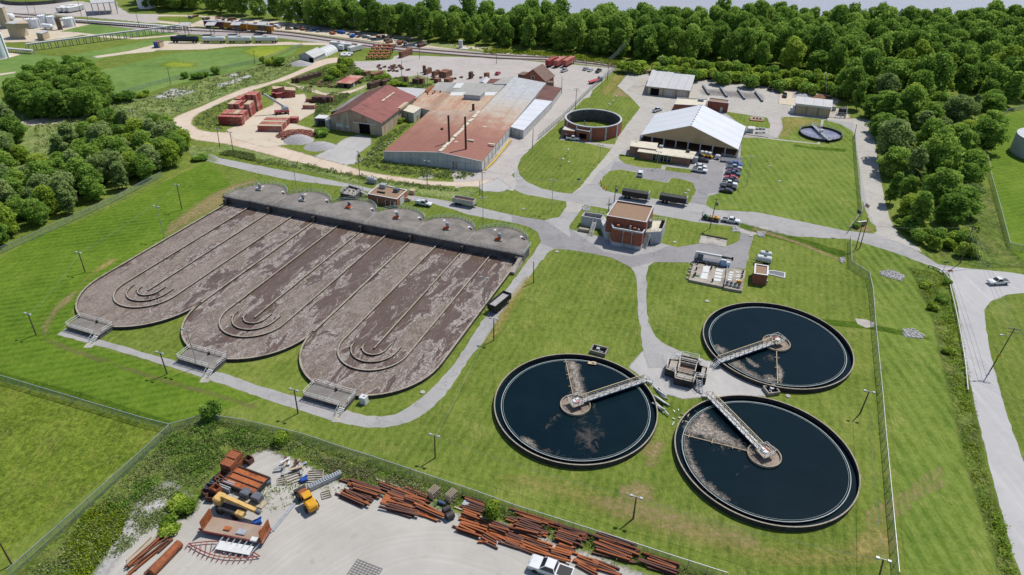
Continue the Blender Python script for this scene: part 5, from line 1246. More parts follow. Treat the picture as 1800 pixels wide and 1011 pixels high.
# ---- octagonal splitter box
x,y = G(1207,663); SPL = (x,y + 0.9,0)
t = thing('splitter_box','eight sided concrete splitter box ringed by white railings on the gravel court','splitter box',SPL,SITE)
oc = [(4.5 * cos(pi / 8 + i * pi / 4),4.5 * sin(pi / 8 + i * pi / 4)) for i in range(8)]
cr_ = [(-1.9,-4.4),(1.9,-4.4),(2.3,-2.3),(4.4,-1.9),(4.4,1.9),(2.3,2.3),(1.9,4.4),(-1.9,4.4),(-2.3,2.3),(-4.4,1.9),(-4.4,-1.9),(-2.3,-2.3)]
build(MB().wall(cr_,0.3,0,1.95,0,True),'outer_wall',M('wall_stain_shade'),t); build(MB().wall(cr_,0.36,1.95,2.0,0,True),'rim',M('concrete'),t)
mb = MB().prism([(a * 0.96,b * 0.96) for a,b in cr_],0.4,0.9,0)
build(mb,'channel_water',M('void'),t)
build(MB().wall([(-1.8,-1.8),(1.8,-1.8),(1.8,1.8),(-1.8,1.8)],0.3,0.3,2.02,0,True),'inner_wall',M('concrete'),t)
build(MB().box(0,0,0.9,3.2,3.2,0.25),'centre_water',M('mulch'),t)
mb = MB()
for a,b,sx,sy in ((0,-3.1,3.4,1.6),(-3.1,0,1.6,3.4),(0,3.5,3.4,0.8),(3.6,0,0.8,3.4)): mb.box(a,b,1.86,sx,sy,0.08)
build(mb,'walkway',M('concrete'),t)
build(MB().rail([(a,b,2.0) for a,b in cr_],1.05,0.045,(0.5,1.0),1.6,True),'handrail',M('rail_white'),t)
build(MB().rail([(-1.9,-1.9,2.0),(1.9,-1.9,2.0),(1.9,1.9,2.0),(-1.9,1.9,2.0)],1.05,0.045,(0.5,1.0),1.5,True),'inner_handrail',M('rail_white'),t)
mb = MB()
for i in range(8): mb.box(3.0 + 0.1 * i,-3.3 - i * 0.28,1.85 - i * 0.23,1.1,0.26,0.05,-0.25)
for s_ in (2.5,3.6): mb.bar((s_,-3.1,1.95),(s_ + 0.8,-5.4,0.05),0.08,0.2); mb.bar((s_,-3.1,3.0),(s_ + 0.8,-5.4,1.05),0.07); mb.bar((s_ + 0.8,-5.4,0),(s_ + 0.8,-5.4,1.05),0.07); mb.bar((s_ + 0.4,-4.2,1.0),(s_ + 0.4,-4.2,2.0),0.07)
build(mb,'stair',M('galv'),t)
mb = MB()
for a,b in ((2.6,3.0),(3.2,-2.4),(-2.8,3.0),(-3.0,-2.2)): mb.cyl((a,b,1.9),(a,b,3.0),0.09,0.09,8); mb.cyl((a,b,2.75),(a,b,2.9),0.4,0.4,12)
build(mb,'gate_wheel',M('galv'),t)
# plastic pipes and fittings lying between the tanks
for k in range(11):
    px,py = 1156 + (k % 4) * 2.5 + RND.random() * 2,690 + (k // 4) * 14 + RND.random() * 5; x,y = G(px,py); L_ = 2.4 + 2.6 * RND.random(); a = -1.0 + RND.gauss(0,0.12)
    solo(MB().cyl((-L_ / 2,0,0.16),(L_ / 2,0,0.2 + 0.1 * (k % 3)),0.16,0.16,8),'plastic_pipe',M('white' if k % 3 else 'galv'),'white pipe length in the loose heap between the settling tanks','pipe',(x,y,0.02 + 0.2 * (k % 3)),a,'pipes heaped between the settling tanks')
for k in range(10):
    px,py = 1183 + (k % 4) * 8 + RND.random() * 3,745 - (k // 2) * 6 + RND.random() * 5; x,y = G(px,py); L_ = 0.4 + 0.8 * RND.random()
    solo(MB().bar((-L_ / 2,0,0.15),(L_ / 2,0,0.2),0.2,0.15),'scrap_piece',M(('galv','white','grey_steel','plate_tan')[k % 4]),'small piece of scrap metal lying by the rim of the scum wedge tank','scrap',(x,y,0.0),RND.random() * 3,'scrap beside the scum wedge tank')
# ================================================================ buildings
def plan(pts,h): return GL(pts,h)
def V2(a,b,t): return (a[0] + (b[0] - a[0]) * t,a[1] + (b[1] - a[1]) * t)
def axis(poly): return atan2(poly[1][1] - poly[0][1],poly[1][0] - poly[0][0])
def ctr(poly): return (sum(p[0] for p in poly) / len(poly),sum(p[1] for p in poly) / len(poly))
def base_of(name,label,poly,cat='building',rz=None):
    c = ctr(poly); return thing(name,label,cat,(c[0],c[1],0),axis(poly) if rz is None else rz)
def inset(poly,d):
    n = len(poly); out = []
    A = sum(a[0] * b[1] - b[0] * a[1] for a,b in zip(poly,poly[1:] + poly[:1])); sg = 1 if A > 0 else -1
    for i in range(n):
        p0,p,p2 = Vector(poly[i - 1]),Vector(poly[i]),Vector(poly[(i + 1) % n]); a = (p - p0).normalized(); b = (p2 - p).normalized()
        na,nb = Vector((-a.y,a.x)) * sg,Vector((-b.y,b.x)) * sg; m = (na + nb).normalized(); out.append(tuple(p + m * (d / max(0.3,m.dot(na)))))
    return out
def flat(t,poly,h,wall,roof,para=0.0,coping='white',z0=0.0,over=0.0,pw=0.3):
    """walls and a flat roof with an optional parapet; poly is the roof outline in plan"""
    wp = inset(poly,over) if over else poly
    build(MB().prism(wp,z0,h - para if para else h - 0.02,0,None,False),'wall',M(wall),t,True)
    if para:
        ip = inset(poly,pw / 2)
        build(MB().wall(ip,pw,h - para - 0.01,h - 0.08,0,True),'parapet',M(wall),t,True)
        build(MB().wall(ip,pw + 0.08,h - 0.08,h,0,True),'coping',M(coping),t,True)
        build(MB().sheet(inset(poly,pw * 0.6),h - para + 0.02),'roof',M(roof),t,True)
    else:
        build(MB().prism(poly,h - 0.02,h + 0.22,0),'roof',M(roof),t,True)
def onwall(a,b,u,w_,z0,z1,d=0.04):
    """a panel standing d proud of the wall a-b, centred at the fraction u"""
    d_ = Vector((b[0] - a[0],b[1] - a[1])); L = d_.length; d_.normalize(); n = Vector((d_.y,-d_.x)); c = Vector(a[:2]) + d_ * (L * u)
    P = []
    for e,o in ((-w_ / 2,-0.1),(w_ / 2,-0.1),(w_ / 2,d),(-w_ / 2,d)): q = c + d_ * e + n * o; P.append((q.x,q.y))
    return MB().prism(P,z0,z1)
def gable(t,A,B,C,D,he,zr,wall,roof,over=0.5,ridge_u=0.5,wall_end=None,thick=0.14,names=('wall','roof_slope'),roof2=None):
    """A-B the front gable (left, right), C behind B, D behind A; ridge runs front to back"""
    F_,K = V2(A,B,ridge_u),V2(D,C,ridge_u)
    mb = MB(); mb.add([(*A,0),(*B,0),(*B,he),(*F_,zr - 0.05),(*A,he)],[(0,1,2,3,4)],1 if wall_end else 0)
    mb.add([(*C,0),(*D,0),(*D,he),(*K,zr - 0.05),(*C,he)],[(0,1,2,3,4)],1 if wall_end else 0)
    mb.add([(*B,0),(*C,0),(*C,he),(*B,he)],[(0,1,2,3)],0); mb.add([(*D,0),(*A,0),(*A,he),(*D,he)],[(0,1,2,3)],0)
    build(mb,names[0],[M(wall),M(wall_end or wall)],t,True)
    fd = Vector((F_[0] - K[0],F_[1] - K[1])).normalized() * over
    def slope(P,Q,rm):
        e0 = Vector((P[0] - F_[0],P[1] - F_[1])); L = e0.length; e0.normalize(); dz = (he - zr) / L
        f = Vector(F_) + fd; k = Vector(K) - fd; pe = Vector(P) + e0 * over + fd; qe = Vector(Q) + e0 * over - fd; ze = he + dz * over
        up = [(f.x,f.y,zr + thick),(pe.x,pe.y,ze + thick),(qe.x,qe.y,ze + thick),(k.x,k.y,zr + thick)]
        lo = [(x,y,z - thick) for x,y,z in up]
        build(MB().add(up + lo,[(0,1,2,3),(7,6,5,4),(0,4,5,1),(1,5,6,2),(2,6,7,3),(3,7,4,0)]),names[1],M(rm),t,True)
    slope(A,D,roof); slope(B,C,roof2 or roof)

# ---- headworks: tall brick block with a lower brick front and concrete wings
HW = plan([(1066.3,378.6),(1136.7,390.6),(1149.4,361.7),(1083.9,351.7)],8.2)
t = base_of('headworks_building','tall square brick treatment building with brown gravel roof and grey concrete wings',HW)
flat(t,HW,8.2,'brick','roof_gravel',0.5,'paint_blue_grey')
build(MB().prism(inset(HW,-0.04),0,2.7,0,None,False),'base_band',M('paint_blue_grey'),t,True)
zz = lambda p: Z(1000,330,9,p)
AN = plan(zz([(705,632),(1165,715),(1215,580),(752,500)]),5.9)
AN[2] = V2(HW[1],HW[0],0.02); AN[3] = V2(HW[1],HW[0],0.86)
fn = AN[0],AN[1]
build(MB().prism(AN,1.2,5.5,0,None,False),'front_block',M('brick'),t,True)
build(MB().prism(inset(AN,-0.05),0,1.2,0,None,False),'front_base',M('paint_blue_grey'),t,True)
build(MB().wall([AN[3],AN[0],AN[1],AN[2]],0.34,5.5,6.0),'front_coping',M('paint_blue_grey'),t,True)
build(MB().sheet(AN,5.53),'front_roof',M('roof_gravel'),t,True)
for u in (0.36,0.66):
    a,b = fn; p = V2(a,b,u); d_ = Vector((b[0] - a[0],b[1] - a[1])).normalized(); n_ = Vector((d_.y,-d_.x)) * 0.2
    mb = MB().cyl((p[0] + n_.x,p[1] + n_.y,0.2),(p[0] + n_.x,p[1] + n_.y,5.2),0.13,0.13,8); mb.cyl((p[0] + n_.x,p[1] + n_.y,5.1),(p[0] + n_.x,p[1] + n_.y,5.5),0.26,0.3,10)
    build(mb,'vent_pipe',M('galv'),t,True)
for u in (0.4,0.52,0.72): build(onwall(*fn,u,0.9,0.1,1.0,0.3),'louvre',M('galv'),t,True)
c = ctr(AN)
mb = MB()
d_ = Vector((AN[1][0] - AN[0][0],AN[1][1] - AN[0][1])).normalized()
for e,col in ((-3.0,0),(2.0,0)):
    p = Vector(c) + d_ * e; mb = MB().cyl((p.x,p.y,5.5),(p.x,p.y,6.3),0.5,0.5,12); mb.cyl((p.x - 0.4,p.y,6.1),(p.x + 0.4,p.y,6.1),0.42,0.42,12,1)
    build(mb,'roof_fan',[M('dark_steel'),M('orange')],t,True)
p = Vector(c) + d_ * 0.7; build(MB().box(p.x,p.y,5.5,0.5,0.4,1.3,SITE),'duct',M('galv'),t,True)
p = Vector(c) + d_ * 3.2; build(MB().ball(p.x,p.y,5.9,0.42,0.42,0.5,12),'roof_vent',M('galv'),t,True)
build(onwall(HW[0],HW[1],0.14,1.5,0,2.3,0.1),'door',M('plate_tan'),t,True)
# west wing: open concrete channel, stair
WW = plan(zz([(200,445),(515,500),(560,425),(250,380)]),3.5)
build(MB().wall(inset(WW,0.15),0.3,0,3.5,0,True).prism(inset(WW,0.3),0,2.2),'west_wing',M('paint_blue_grey'),t,True)
build(MB().sheet(inset(WW,0.31),2.25),'channel_floor',M('mulch'),t,True)
W2_ = [V2(WW[1],WW[2],0.0),V2(HW[0],HW[3],0.02),V2(HW[0],HW[3],0.42),WW[2]]
build(MB().prism(W2_,0,2.9,0),'west_link',M('paint_blue_grey'),t,True)
build(MB().rail([(*WW[3],3.5),(*V2(WW[3],WW[2],0.99),3.5),(*V2(HW[0],HW[3],0.4),3.5)],1.0,0.03,(0.5,1.0),1.6),'west_rail',M('rail_white'),t,True)
def stair(parent,top,foot,w_,mat='galv',z1=3.0,name='stair'):
    mb = MB(); a = Vector((*top,z1)); b = Vector((*foot,0.05)); d = Vector((b.x - a.x,b.y - a.y)).normalized(); s = Vector((-d.y,d.x,0)) * (w_ / 2); n = max(4,int(z1 / 0.22))
    for i in range(n):
        p = a.lerp(b,(i + 0.5) / n); mb.bar(p - s,p + s,0.28,0.05)
    for k in (-1,1): mb.bar(a + s * k,b + s * k,0.07,0.22); mb.bar(a + s * k + Vector((0,0,1)),b + s * k + Vector((0,0,1)),0.07); mb.bar(b + s * k,b + s * k + Vector((0,0,1)),0.07); mb.bar(a + s * k,a + s * k + Vector((0,0,1)),0.07)
    return build(mb,name,M(mat),parent,True)
stair(t,G(*zz([(410,545)])[0],2.9),G(*zz([(345,765)])[0]),1.1,'rail_white',2.9)
build(MB().bar((*V2(W2_[0],W2_[1],0.1),3.8),(*W2_[1],3.9),0.08).bar((*V2(W2_[0],W2_[1],0.1),3.3),(*W2_[1],3.4),0.06),'west_handrail',M('rail_white'),t,True)
x,y = G(*zz([(235,690)])[0]); build(MB().bbox(x,y,0,3.4,1.3,1.0,0.1,SITE),'concrete_bench',M('rim'),t,True)
# east wing: tanks on a raised concrete deck
EW = [V2(HW[1],HW[2],0.1),G(*zz([(1475,690)])[0],4.2),G(*zz([(1540,520)])[0],4.2),V2(HW[1],HW[2],0.8)]
build(MB().prism(EW,0,4.2,0),'east_wing',M('paint_blue_grey'),t,True)
build(MB().sheet(inset(EW,0.2),4.23),'east_deck',M('roof_cream'),t,True)
build(MB().rail([(*EW[3],4.2),(*EW[2],4.2),(*EW[1],4.2),(*EW[0],4.2)],1.0,0.035,(0.5,1.0),1.4),'east_rail',M('rail_white'),t,True)
for k in range(3):
    p = V2(EW[2],EW[1],0.14 + 0.25 * k); q = V2(p,V2(EW[3],EW[0],0.14 + 0.25 * k),0.16)
    build(MB().box(q[0],q[1],4.24,1.1,1.2,0.3,SITE),'hatch',M('void'),t,True)
p = V2(EW[0],EW[2],0.3); build(MB().cyl((p[0] - 0.9,p[1] + 1.2,4.2),(p[0] - 0.9,p[1] + 1.2,6.6),1.0,1.0,16).cyl((p[0] - 0.9,p[1] + 1.2,6.6),(p[0] - 0.9,p[1] + 1.2,7.0),1.0,0.3,16),'filter_tank',M('grey_steel'),t,True)
stair(t,G(*zz([(1270,740)])[0],3.6),G(*zz([(1195,960)])[0]),1.1,'rail_white',3.6)
build(onwall(EW[0],EW[1],0.25,0.9,0,2.1,0.08),'door',M('void'),t,True)

# ---- blower house with roof units
BH = plan([(646,340.5),(697.5,350),(716,334),(667.5,323)],3.2)
t = base_of('blower_house','small orange brick blower house with roof units beside the basin deck',BH)
flat(t,BH,3.2,'brick_orange','roof_gravel',0.35,'white')
for (px,py,s1,s2,h_,mt) in ((674,326,2.2,1.8,1.5,'galv'),(697,333,1.8,1.5,1.3,'grey_steel'),(670,335,3.0,0.5,0.5,'dark_steel')):
    x,y = G(px,py + 4,2.9); build(MB().bbox(x,y,2.88,s1,s2,h_,0.08,SITE),'roof_unit',M(mt),t,True)
for u in (0.35,0.62,0.8):
    a,b = BH[0],BH[1]; p = V2(a,b,u); d_ = Vector((b[0] - a[0],b[1] - a[1])).normalized(); n_ = Vector((d_.y,-d_.x)) * 0.5
    build(MB().tube([(p[0] + n_.x * 0.3,p[1] + n_.y * 0.3,2.3),(p[0] + n_.x,p[1] + n_.y,1.9),(p[0] + n_.x,p[1] + n_.y,0.0)],0.14,8),'air_pipe',M('white'),t,True)
build(onwall(BH[1],BH[2],0.45,3.0,0,2.4,0.06),'roll_door',M('white'),t,True)
build(onwall(BH[0],BH[1],0.92,1.0,0,2.1,0.06),'door',M('white'),t,True)
x,y = G(654,322); solo(MB().bbox(x,y,0.3,4.2,1.6,2.0,0.5,SITE).box(x,y,0,3.6,1.2,0.3,SITE),'fuel_tank',M('galv'),'grey rounded tank behind the blower house roof edge','tank',(x,y,0),SITE,None,True)
x,y = G(725,341); solo(MB().bbox(x,y,0,2.0,1.6,1.6,0.1,SITE),'transformer',M('plate_tan'),'tan transformer box on a slab beside the blower house','transformer',(x,y,0),SITE,None,True)
x,y = G(716,354); solo(MB().bbox(x,y,0,1.0,0.7,1.5,0.1).cyl((x + 0.8,y,0),(x + 0.8,y,1.0),0.4,0.4,10),'work_bin',M('plate_tan'),'tan bin and drum by the roll door of the blower house','bin',(x,y,0),0,None,True)
# railed pump pit
PP = plan(Z(450,253,4,[(592,345),(695,370),(750,320),(655,290)]),2.0)
t = base_of('pump_pit','grey concrete pump pit with white railings west of the blower house',PP,'tank')
build(MB().wall(inset(PP,0.15),0.3,0,2.0,0,True),'pit_wall',M('concrete_dark'),t,True)
build(MB().prism(inset(PP,0.3),0,1.4,0),'pit_floor',M('concrete'),t,True)
build(MB().rail([(*p,2.0) for p in PP],1.05,0.045,(0.5,1.0),1.5,True),'handrail',M('rail_white'),t,True)
c = ctr(PP); mb = MB()
for k in range(4): mb.bbox(c[0] - 2.4 + k * 1.5,c[1] + 0.9 - k * 0.4,1.4,0.6,0.6,1.1,0.08); mb.cyl((c[0] - 2.4 + k * 1.5,c[1] - 1.4,1.6),(c[0] - 2.4 + k * 1.5,c[1] + 1.6,1.7),0.18,0.18,8)
build(mb,'pump_set',M('galv'),t,True)
stair(t,V2(PP[2],PP[1],0.25),(PP[2][0] + 2.6,PP[2][1] - 1.4),1.0,'rail_white',2.0)

# ---- big white roofed drying shed
e_ = 3.6
S0,S1,S2 = G(1126,237.5,e_),G(1298,263,e_),G(1311.4,222.4,e_); S3 = (S0[0] + S2[0] - S1[0],S0[1] + S2[1] - S1[1])
zr = 10.4
t = base_of('drying_shed','huge open sided shed with white ribbed roof and tan gable end',[S0,S1,S2,S3])
F_,K_ = V2(S0,S1,0.5),V2(S3,S2,0.5)
mb = MB()
for a,b in ((S0,S3),(S1,S2)):
    up = [(*F_,zr),(*a,e_),(*b,e_),(*K_,zr)]
    if a is S1: up = up[::-1]
    lo = [(x,y,z - 0.16) for x,y,z in up]
    build(MB().add(up + lo,[(3,2,1,0),(4,5,6,7),(0,1,5,4),(1,2,6,5),(2,3,7,6),(3,0,4,7)]),'roof_slope',M('white_roof'),t,True)
mb = MB()
for k in range(9): p = V2(F_,K_,0.06 + k * 0.11); mb.bbox(p[0],p[1],zr - 0.05,0.5,0.5,0.35,0.08)
build(mb,'ridge_vent',M('galv'),t,True)
for (a,b,m_) in ((S0,S1,F_),(S2,S3,K_)):
    d_ = Vector((m_[0] - (F_[0] + K_[0]) / 2,m_[1] - (F_[1] + K_[1]) / 2)).normalized() * -0.35
    q = lambda p: (p[0] + d_.x,p[1] + d_.y)
    build(MB().add([(*q(a),e_ - 0.25),(*q(b),e_ - 0.25),(*q(m_),zr - 0.2)],[(0,1,2)]),'gable_panel',M('fabric_gable'),t,True)
    for k in range(9):
        p = V2(q(a),q(b),k / 8); mb = MB().box(p[0],p[1],0,0.45,0.45,e_ - 0.2 + (0.4 if 0 < k < 8 else 0),axis([S0,S1])); build(mb,'column',M('paint_blue_grey'),t,True)
for (a,b) in ((S0,S3),(S1,S2)):
    for k in range(1,7):
        p = V2(a,b,k / 7); p = V2(p,ctr([S0,S1,S2,S3]),0.015); build(MB().box(p[0],p[1],0,0.4,0.4,e_ - 0.15,axis([S0,S1])),'column',M('paint_blue_grey'),t,True)
    build(MB().wall([V2(a,ctr([S0,S1,S2,S3]),0.02),V2(b,ctr([S0,S1,S2,S3]),0.02)],0.3,0,1.2),'push_wall',M('concrete_dark'),t,True)
build(MB().wall([V2(S3,S0,0.04),V2(S2,S1,0.04)],0.3,0,e_),'back_wall',M('concrete_dark'),t,True)
build(MB().sheet(inset([S0,S1,S2,S3],0.6),0.05),'sludge_floor',M('mulch'),t,True)

# ---- office in front of the shed
OF = plan([(1120,267),(1217,280.4),(1224.4,268),(1127,256.5)],2.9)
t = base_of('office_building','low brick office with wide cream flat roof in front of the drying shed',OF)
flat(t,OF,2.9,'brick_pale','roof_cream',0,over=0.9)
wi = inset(OF,0.9)
build(onwall(wi[0],wi[1],0.44,7.5,0.2,2.5,0.05),'window_wall',M('glass'),t,True)
for k in range(6): build(onwall(wi[0],wi[1],0.26 + k * 0.075,0.14,0.1,2.6,0.12),'mullion',M('white'),t,True)
build(onwall(wi[1],wi[2],0.3,1.6,0.6,2.2,0.06),'window',M('glass'),t,True)
O2 = plan([(1107,256.5),(1154,262.5),(1157,251.5),(1110,246.5)],3.7)
build(MB().prism(inset(O2,0.1),0,3.4,0,None,False),'tall_block',M('brick_pale'),t,True)
build(MB().prism(O2,3.4,3.7),'tall_roof',M('roof_cream'),t,True)
for px,py,s_,mt in ((1162,259,1.5,'galv'),(1209,267,1.4,'dark_steel'),(1118,252,0.6,'galv')):
    x,y = G(px,py,3.2); build(MB().bbox(x,y,3.1,s_,s_,0.9,0.1,SITE),'roof_unit',M(mt),t,True)
x,y = G(1221,286); build(MB().bbox(x,y,0,1.9,1.9,2.3,0.05,SITE),'porch',M('galv'),t,True)

# ---- small brick blocks behind the shed
t0 = plan([(1185,183),(1240,186),(1244,174),(1191,171.6)],3.4); t = base_of('brick_block','long low brick block with stained white roof behind the drying shed ridge',t0); flat(t,t0,3.4,'brick','roof_cream',0.3,'paint_blue_grey')
build(MB().bbox(*G(1232,176,3.6),3.1,2.6,2.0,0.7,0.1,SITE),'roof_unit',M('grey_steel'),t,True)
t0 = plan([(1244.5,177),(1281,181.5),(1282.4,175.6),(1247,171.4)],4.5); t = base_of('brick_pump_house','square brick pump house with white door beside the truck court',t0); flat(t,t0,4.5,'brick','roof_gravel',0.35,'paint_blue_grey')
build(onwall(t0[0],t0[1],0.7,1.1,0,2.2,0.06),'door',M('white'),t,True)

# ---- metal maintenance building
A_,B_,C_,D_ = plan([(1137,151),(1212.5,159),(1220,136.5),(1147,126.5)],4.2)
t = base_of('maintenance_building','beige metal maintenance building with pale roof and dark roller door',[A_,B_,C_,D_])
rz = axis([A_,B_]); he = 4.2
mb = MB().prism([A_,B_,C_,D_],0,he,0,None,False); build(mb,'wall',M('beige_panel'),t,True)
up = [(*A_,he),(*B_,he),(*C_,he + 1.0),(*D_,he + 1.0)]
o_ = inset([A_,B_,C_,D_],-0.4); up = [(*o_[0],he),(*o_[1],he),(*o_[2],he + 1.1),(*o_[3],he + 1.1)]; lo = [(x,y,z - 0.2) for x,y,z in up]
build(MB().add(up + lo,[(0,1,2,3),(7,6,5,4),(0,4,5,1),(1,5,6,2),(2,6,7,3),(3,7,4,0)]),'roof',M('metal_roof'),t,True)
build(onwall(A_,B_,0.2,4.2,0,3.4,0.06),'roller_door',M('void'),t,True)
for u in (0.02,0.4,0.69,0.98): build(onwall(A_,B_,u,0.3,0,4.0,0.1),'column',M('grey_steel'),t,True)
for u in (0.54,0.83): build(onwall(A_,B_,u,3.8,0,3.4,0.05),'closed_door',M('cream_metal'),t,True)
for u in (0.22,0.67):
    p = V2(D_,C_,u); build(MB().box(p[0],p[1],he + 1.0,6.5,0.8,0.2,rz),'skylight',M('glass'),t,True)

# ---- three bay store
A_,B_,C_,D_ = plan([(1399.5,181),(1461.6,188),(1462.6,178),(1401,171.4)],5.1)
t = base_of('storage_shed','tan three bay storage shed with white front fascia by the gravel piles',[A_,B_,C_,D_])
build(MB().prism([A_,B_,C_,D_],0,4.6,0,None,False),'wall',M('beige_panel'),t,True)
o_ = inset([A_,B_,C_,D_],-0.3)
build(MB().add([(*o_[0],5.0),(*o_[1],5.0),(*o_[2],5.6),(*o_[3],5.6),(*o_[0],4.7),(*o_[1],4.7),(*o_[2],5.3),(*o_[3],5.3)],[(0,1,2,3),(7,6,5,4),(0,4,5,1),(1,5,6,2),(2,6,7,3),(3,7,4,0)]),'roof',M('metal_roof'),t,True)
build(onwall(A_,B_,0.5,15.2,4.1,5.0,0.35),'fascia',M('white'),t,True)
for k in range(3): build(onwall(A_,B_,0.17 + 0.33 * k,4.3,0.1,4.0,0.05),'bay_door',M('plate_tan'),t,True)
for k in range(4): build(onwall(A_,B_,0.01 + 0.327 * k,0.25,0,4.1,0.12),'column',M('grey_steel'),t,True)
x,y = G(1394,198); build(MB().box(x,y,0,3.0,3.5,2.6,SITE),'lean_to',M('white'),t,True)

# ---- brick hut by the tank trucks
t0 = plan([(1325.5,480.5),(1350,484),(1351.5,467),(1327,463)],3.4); t = base_of('brick_hut','small brick hut with brown gravel roof and white coping beside the tank trailers',t0); flat(t,t0,3.4,'brick','roof_gravel',0.3,'white',pw=0.36)
build(onwall(t0[1],t0[2],0.3,1.0,0,2.1,0.06),'door',M('white'),t,True)
build(MB().bbox(*V2(t0[1],t0[2],0.15),0.4,0.8,0.6,1.0,0.05,SITE),'meter_box',M('galv'),t,True)
t0 = plan(Z(1190,410,9,[(1450,590),(1530,590),(1710,625),(1700,700),(1520,655),(1445,640)]),0.25)
t = base_of('pump_grate','low concrete trench with steel grating beside the brick hut',t0,'trench',SITE)
build(MB().wall(t0,0.3,0,0.25,0,True),'curb',M('white'),t,True); build(MB().sheet(inset(t0,0.15),0.16),'grating',M('grey_steel'),t,True)

# ---- valve vault slab with hatches
zv = lambda p: Z(1190,410,9,p)
t0 = plan(zv([(185,735),(720,845),(790,560),(265,465)]),0.7); t1 = plan(zv([(735,860),(1030,915),(1090,590),(782,545)]),0.7)
t = base_of('valve_vault','raised concrete valve vault with rows of white hatches next to the crane truck',t0 + t1,'vault',SITE)
build(MB().prism(t0,0,0.7).prism(t1,0,0.74),'slab',M('concrete'),t,True)
for q in ([(365,715),(470,732),(495,638),(395,622)],[(400,615),(500,630),(525,530),(418,518)]): build(MB().prism(plan(zv(q),0.72),0.7,0.8),'large_hatch',M('white'),t,True)
for k in range(4):
    o_ = (-8 * k,50 * k); build(MB().prism(plan(zv([(612 + o_[0] * 1.4,600 + o_[1]),(722 + o_[0] * 1.4,618 + o_[1]),(732 + o_[0] * 1.4,580 + o_[1]),(622 + o_[0] * 1.4,562 + o_[1])]),0.72),0.7,0.79),'hatch',M('white'),t,True)
for k in range(4):
    o_ = (-9 * k,38 * k); build(MB().prism(plan(zv([(828 + o_[0],630 + o_[1]),(888 + o_[0],640 + o_[1]),(893 + o_[0],614 + o_[1]),(833 + o_[0],605 + o_[1])]),0.76),0.74,0.83),'small_hatch',M('white'),t,True)
for px,py in ((955,618),(972,665),(958,740),(305,550),(960,690)): x,y = G(*zv([(px,py)])[0],0.74); build(MB().box(x,y,0.72,0.9,0.6,0.1,SITE),'small_hatch',M('white'),t,True)
x,y = G(*zv([(320,678)])[0],0.7); build(MB().box(x,y,0.7,1.1,0.9,0.08,SITE),'green_hatch',M('green'),t,True)
mb = MB()
for px,py in ((325,488),(622,535),(560,765),(265,690),(285,665),(540,565),(1040,635),(1025,705),(305,580),(450,505),(515,505)):
    x,y = G(*zv([(px,py)])[0],0.7); mb = MB().cyl((x,y,0.7),(x,y,1.5),0.09,0.09,6); mb.cyl((x - 0.2,y,1.4),(x + 0.2,y,1.4),0.3,0.3,12); mb.bbox(x,y,0.7,0.35,0.35,0.4,0.05)
    build(mb,'valve_post',M('dark_steel'),t,True)
mb = MB()
for k in range(4):
    x,y = G(*zv([(790 + k * 62,815 + k * 14)])[0],0.8); mb.bbox(x,y,0.74,0.8,0.9,0.8,0.1,SITE,0); mb.cyl((x - 0.3,y,1.6),(x + 0.3,y,1.7),0.3,0.3,8,1)
build(mb,'pump_row',[M('galv'),M('dark_steel')],t,True)
x,y = G(*zv([(980,780)])[0],0.8); build(MB().bbox(x,y,0.74,1.3,0.6,0.7,0.05,SITE),'yellow_pump',M('yellow'),t,True)
pr = [G(*p,0.74) for p in zv([(745,860),(770,740),(790,560)])]
build(MB().rail([(*p,0.74) for p in pr],0.9,0.04,(0.5,1.0),1.5),'pipe_rail',M('galv'),t,True)
for k in range(5):
    px,py = zv([[(240,500),(205,565),(195,610),(170,660),(160,725)][k]])[0]; x,y = G(px,py); solo(MB().ball(x,y,0.15,0.5,0.4,0.35,7),'edge_stone',M('stone_grey'),'pale stone at the west edge of the valve vault','stone',(x,y,0),0,'stones along the valve vault edge',True)
# loading pad with a black beam
t0 = plan(zv([(345,155),(775,220),(798,110),(385,30)]),0.0); struct(MB().prism(t0,0.02,0.10),'loading_slab',M('slab'))
mb = MB().bar((*t0[3],0.35),(*t0[2],0.35),0.22,0.3)
for u in (0.25,0.6):
    p = V2(t0[3],t0[2],u); mb.ring(p[0] + 0.2,p[1] - 0.7,0.55,0.66,0.11,0.2,16)
c = V2(t0[3],t0[2],0.5); solo(mb,'hose_beam',M('dark_steel'),'black pipe beam with two hose loops at the back of the pale loading slab','beam',(c[0],c[1],0),SITE,None,True)

# ---- round brick tank, its gate house
x0,y0 = G(1043,207.5,5.6); RT_ = 12.0
t = thing('brick_tank','round open brick tank with weeds growing inside and white pilasters','tank',(x0,y0,0),SITE)
build(MB().ring(0,0,RT_ - 0.5,RT_,0,5.4,72),'tank_wall',M('brick'),t)
build(MB().ring(0,0,RT_ - 0.6,RT_ + 0.1,5.4,5.75,72),'coping',M('paint_blue_grey'),t)
build(MB().ring(0,0,RT_ - 0.52,RT_ - 0.51,0.3,5.4,72),'inner_lining',M('concrete_dark'),t)
for k in range(12):
    a = -1.9 + k * pi / 6; build(MB().box((RT_ + 0.06) * cos(a),(RT_ + 0.06) * sin(a),0,0.3,0.7,5.4,a),'pilaster',M('paint_blue_grey'),t)
build(MB().disc(0,0,RT_ - 0.5,0.6,40),'tank_floor',M('meadow'),t)
mb = MB()
for px,h_ in ((-3.2,4.6),(-2.4,3.6),(1.6,4.2)): mb.cyl((px,-2,0.4),(px,-2,h_),0.16,0.16,6)
build(mb,'stand_pipe',M('galv'),t)
t0 = plan(Z(850,90,5,[(695,692),(800,706),(825,675),(712,665)]),3.4); t = base_of('tank_gate_house','two small brick gate blocks at the foot of the round brick tank',t0); flat(t,t0,3.4,'brick','roof_cream',0.0,over=0.1)
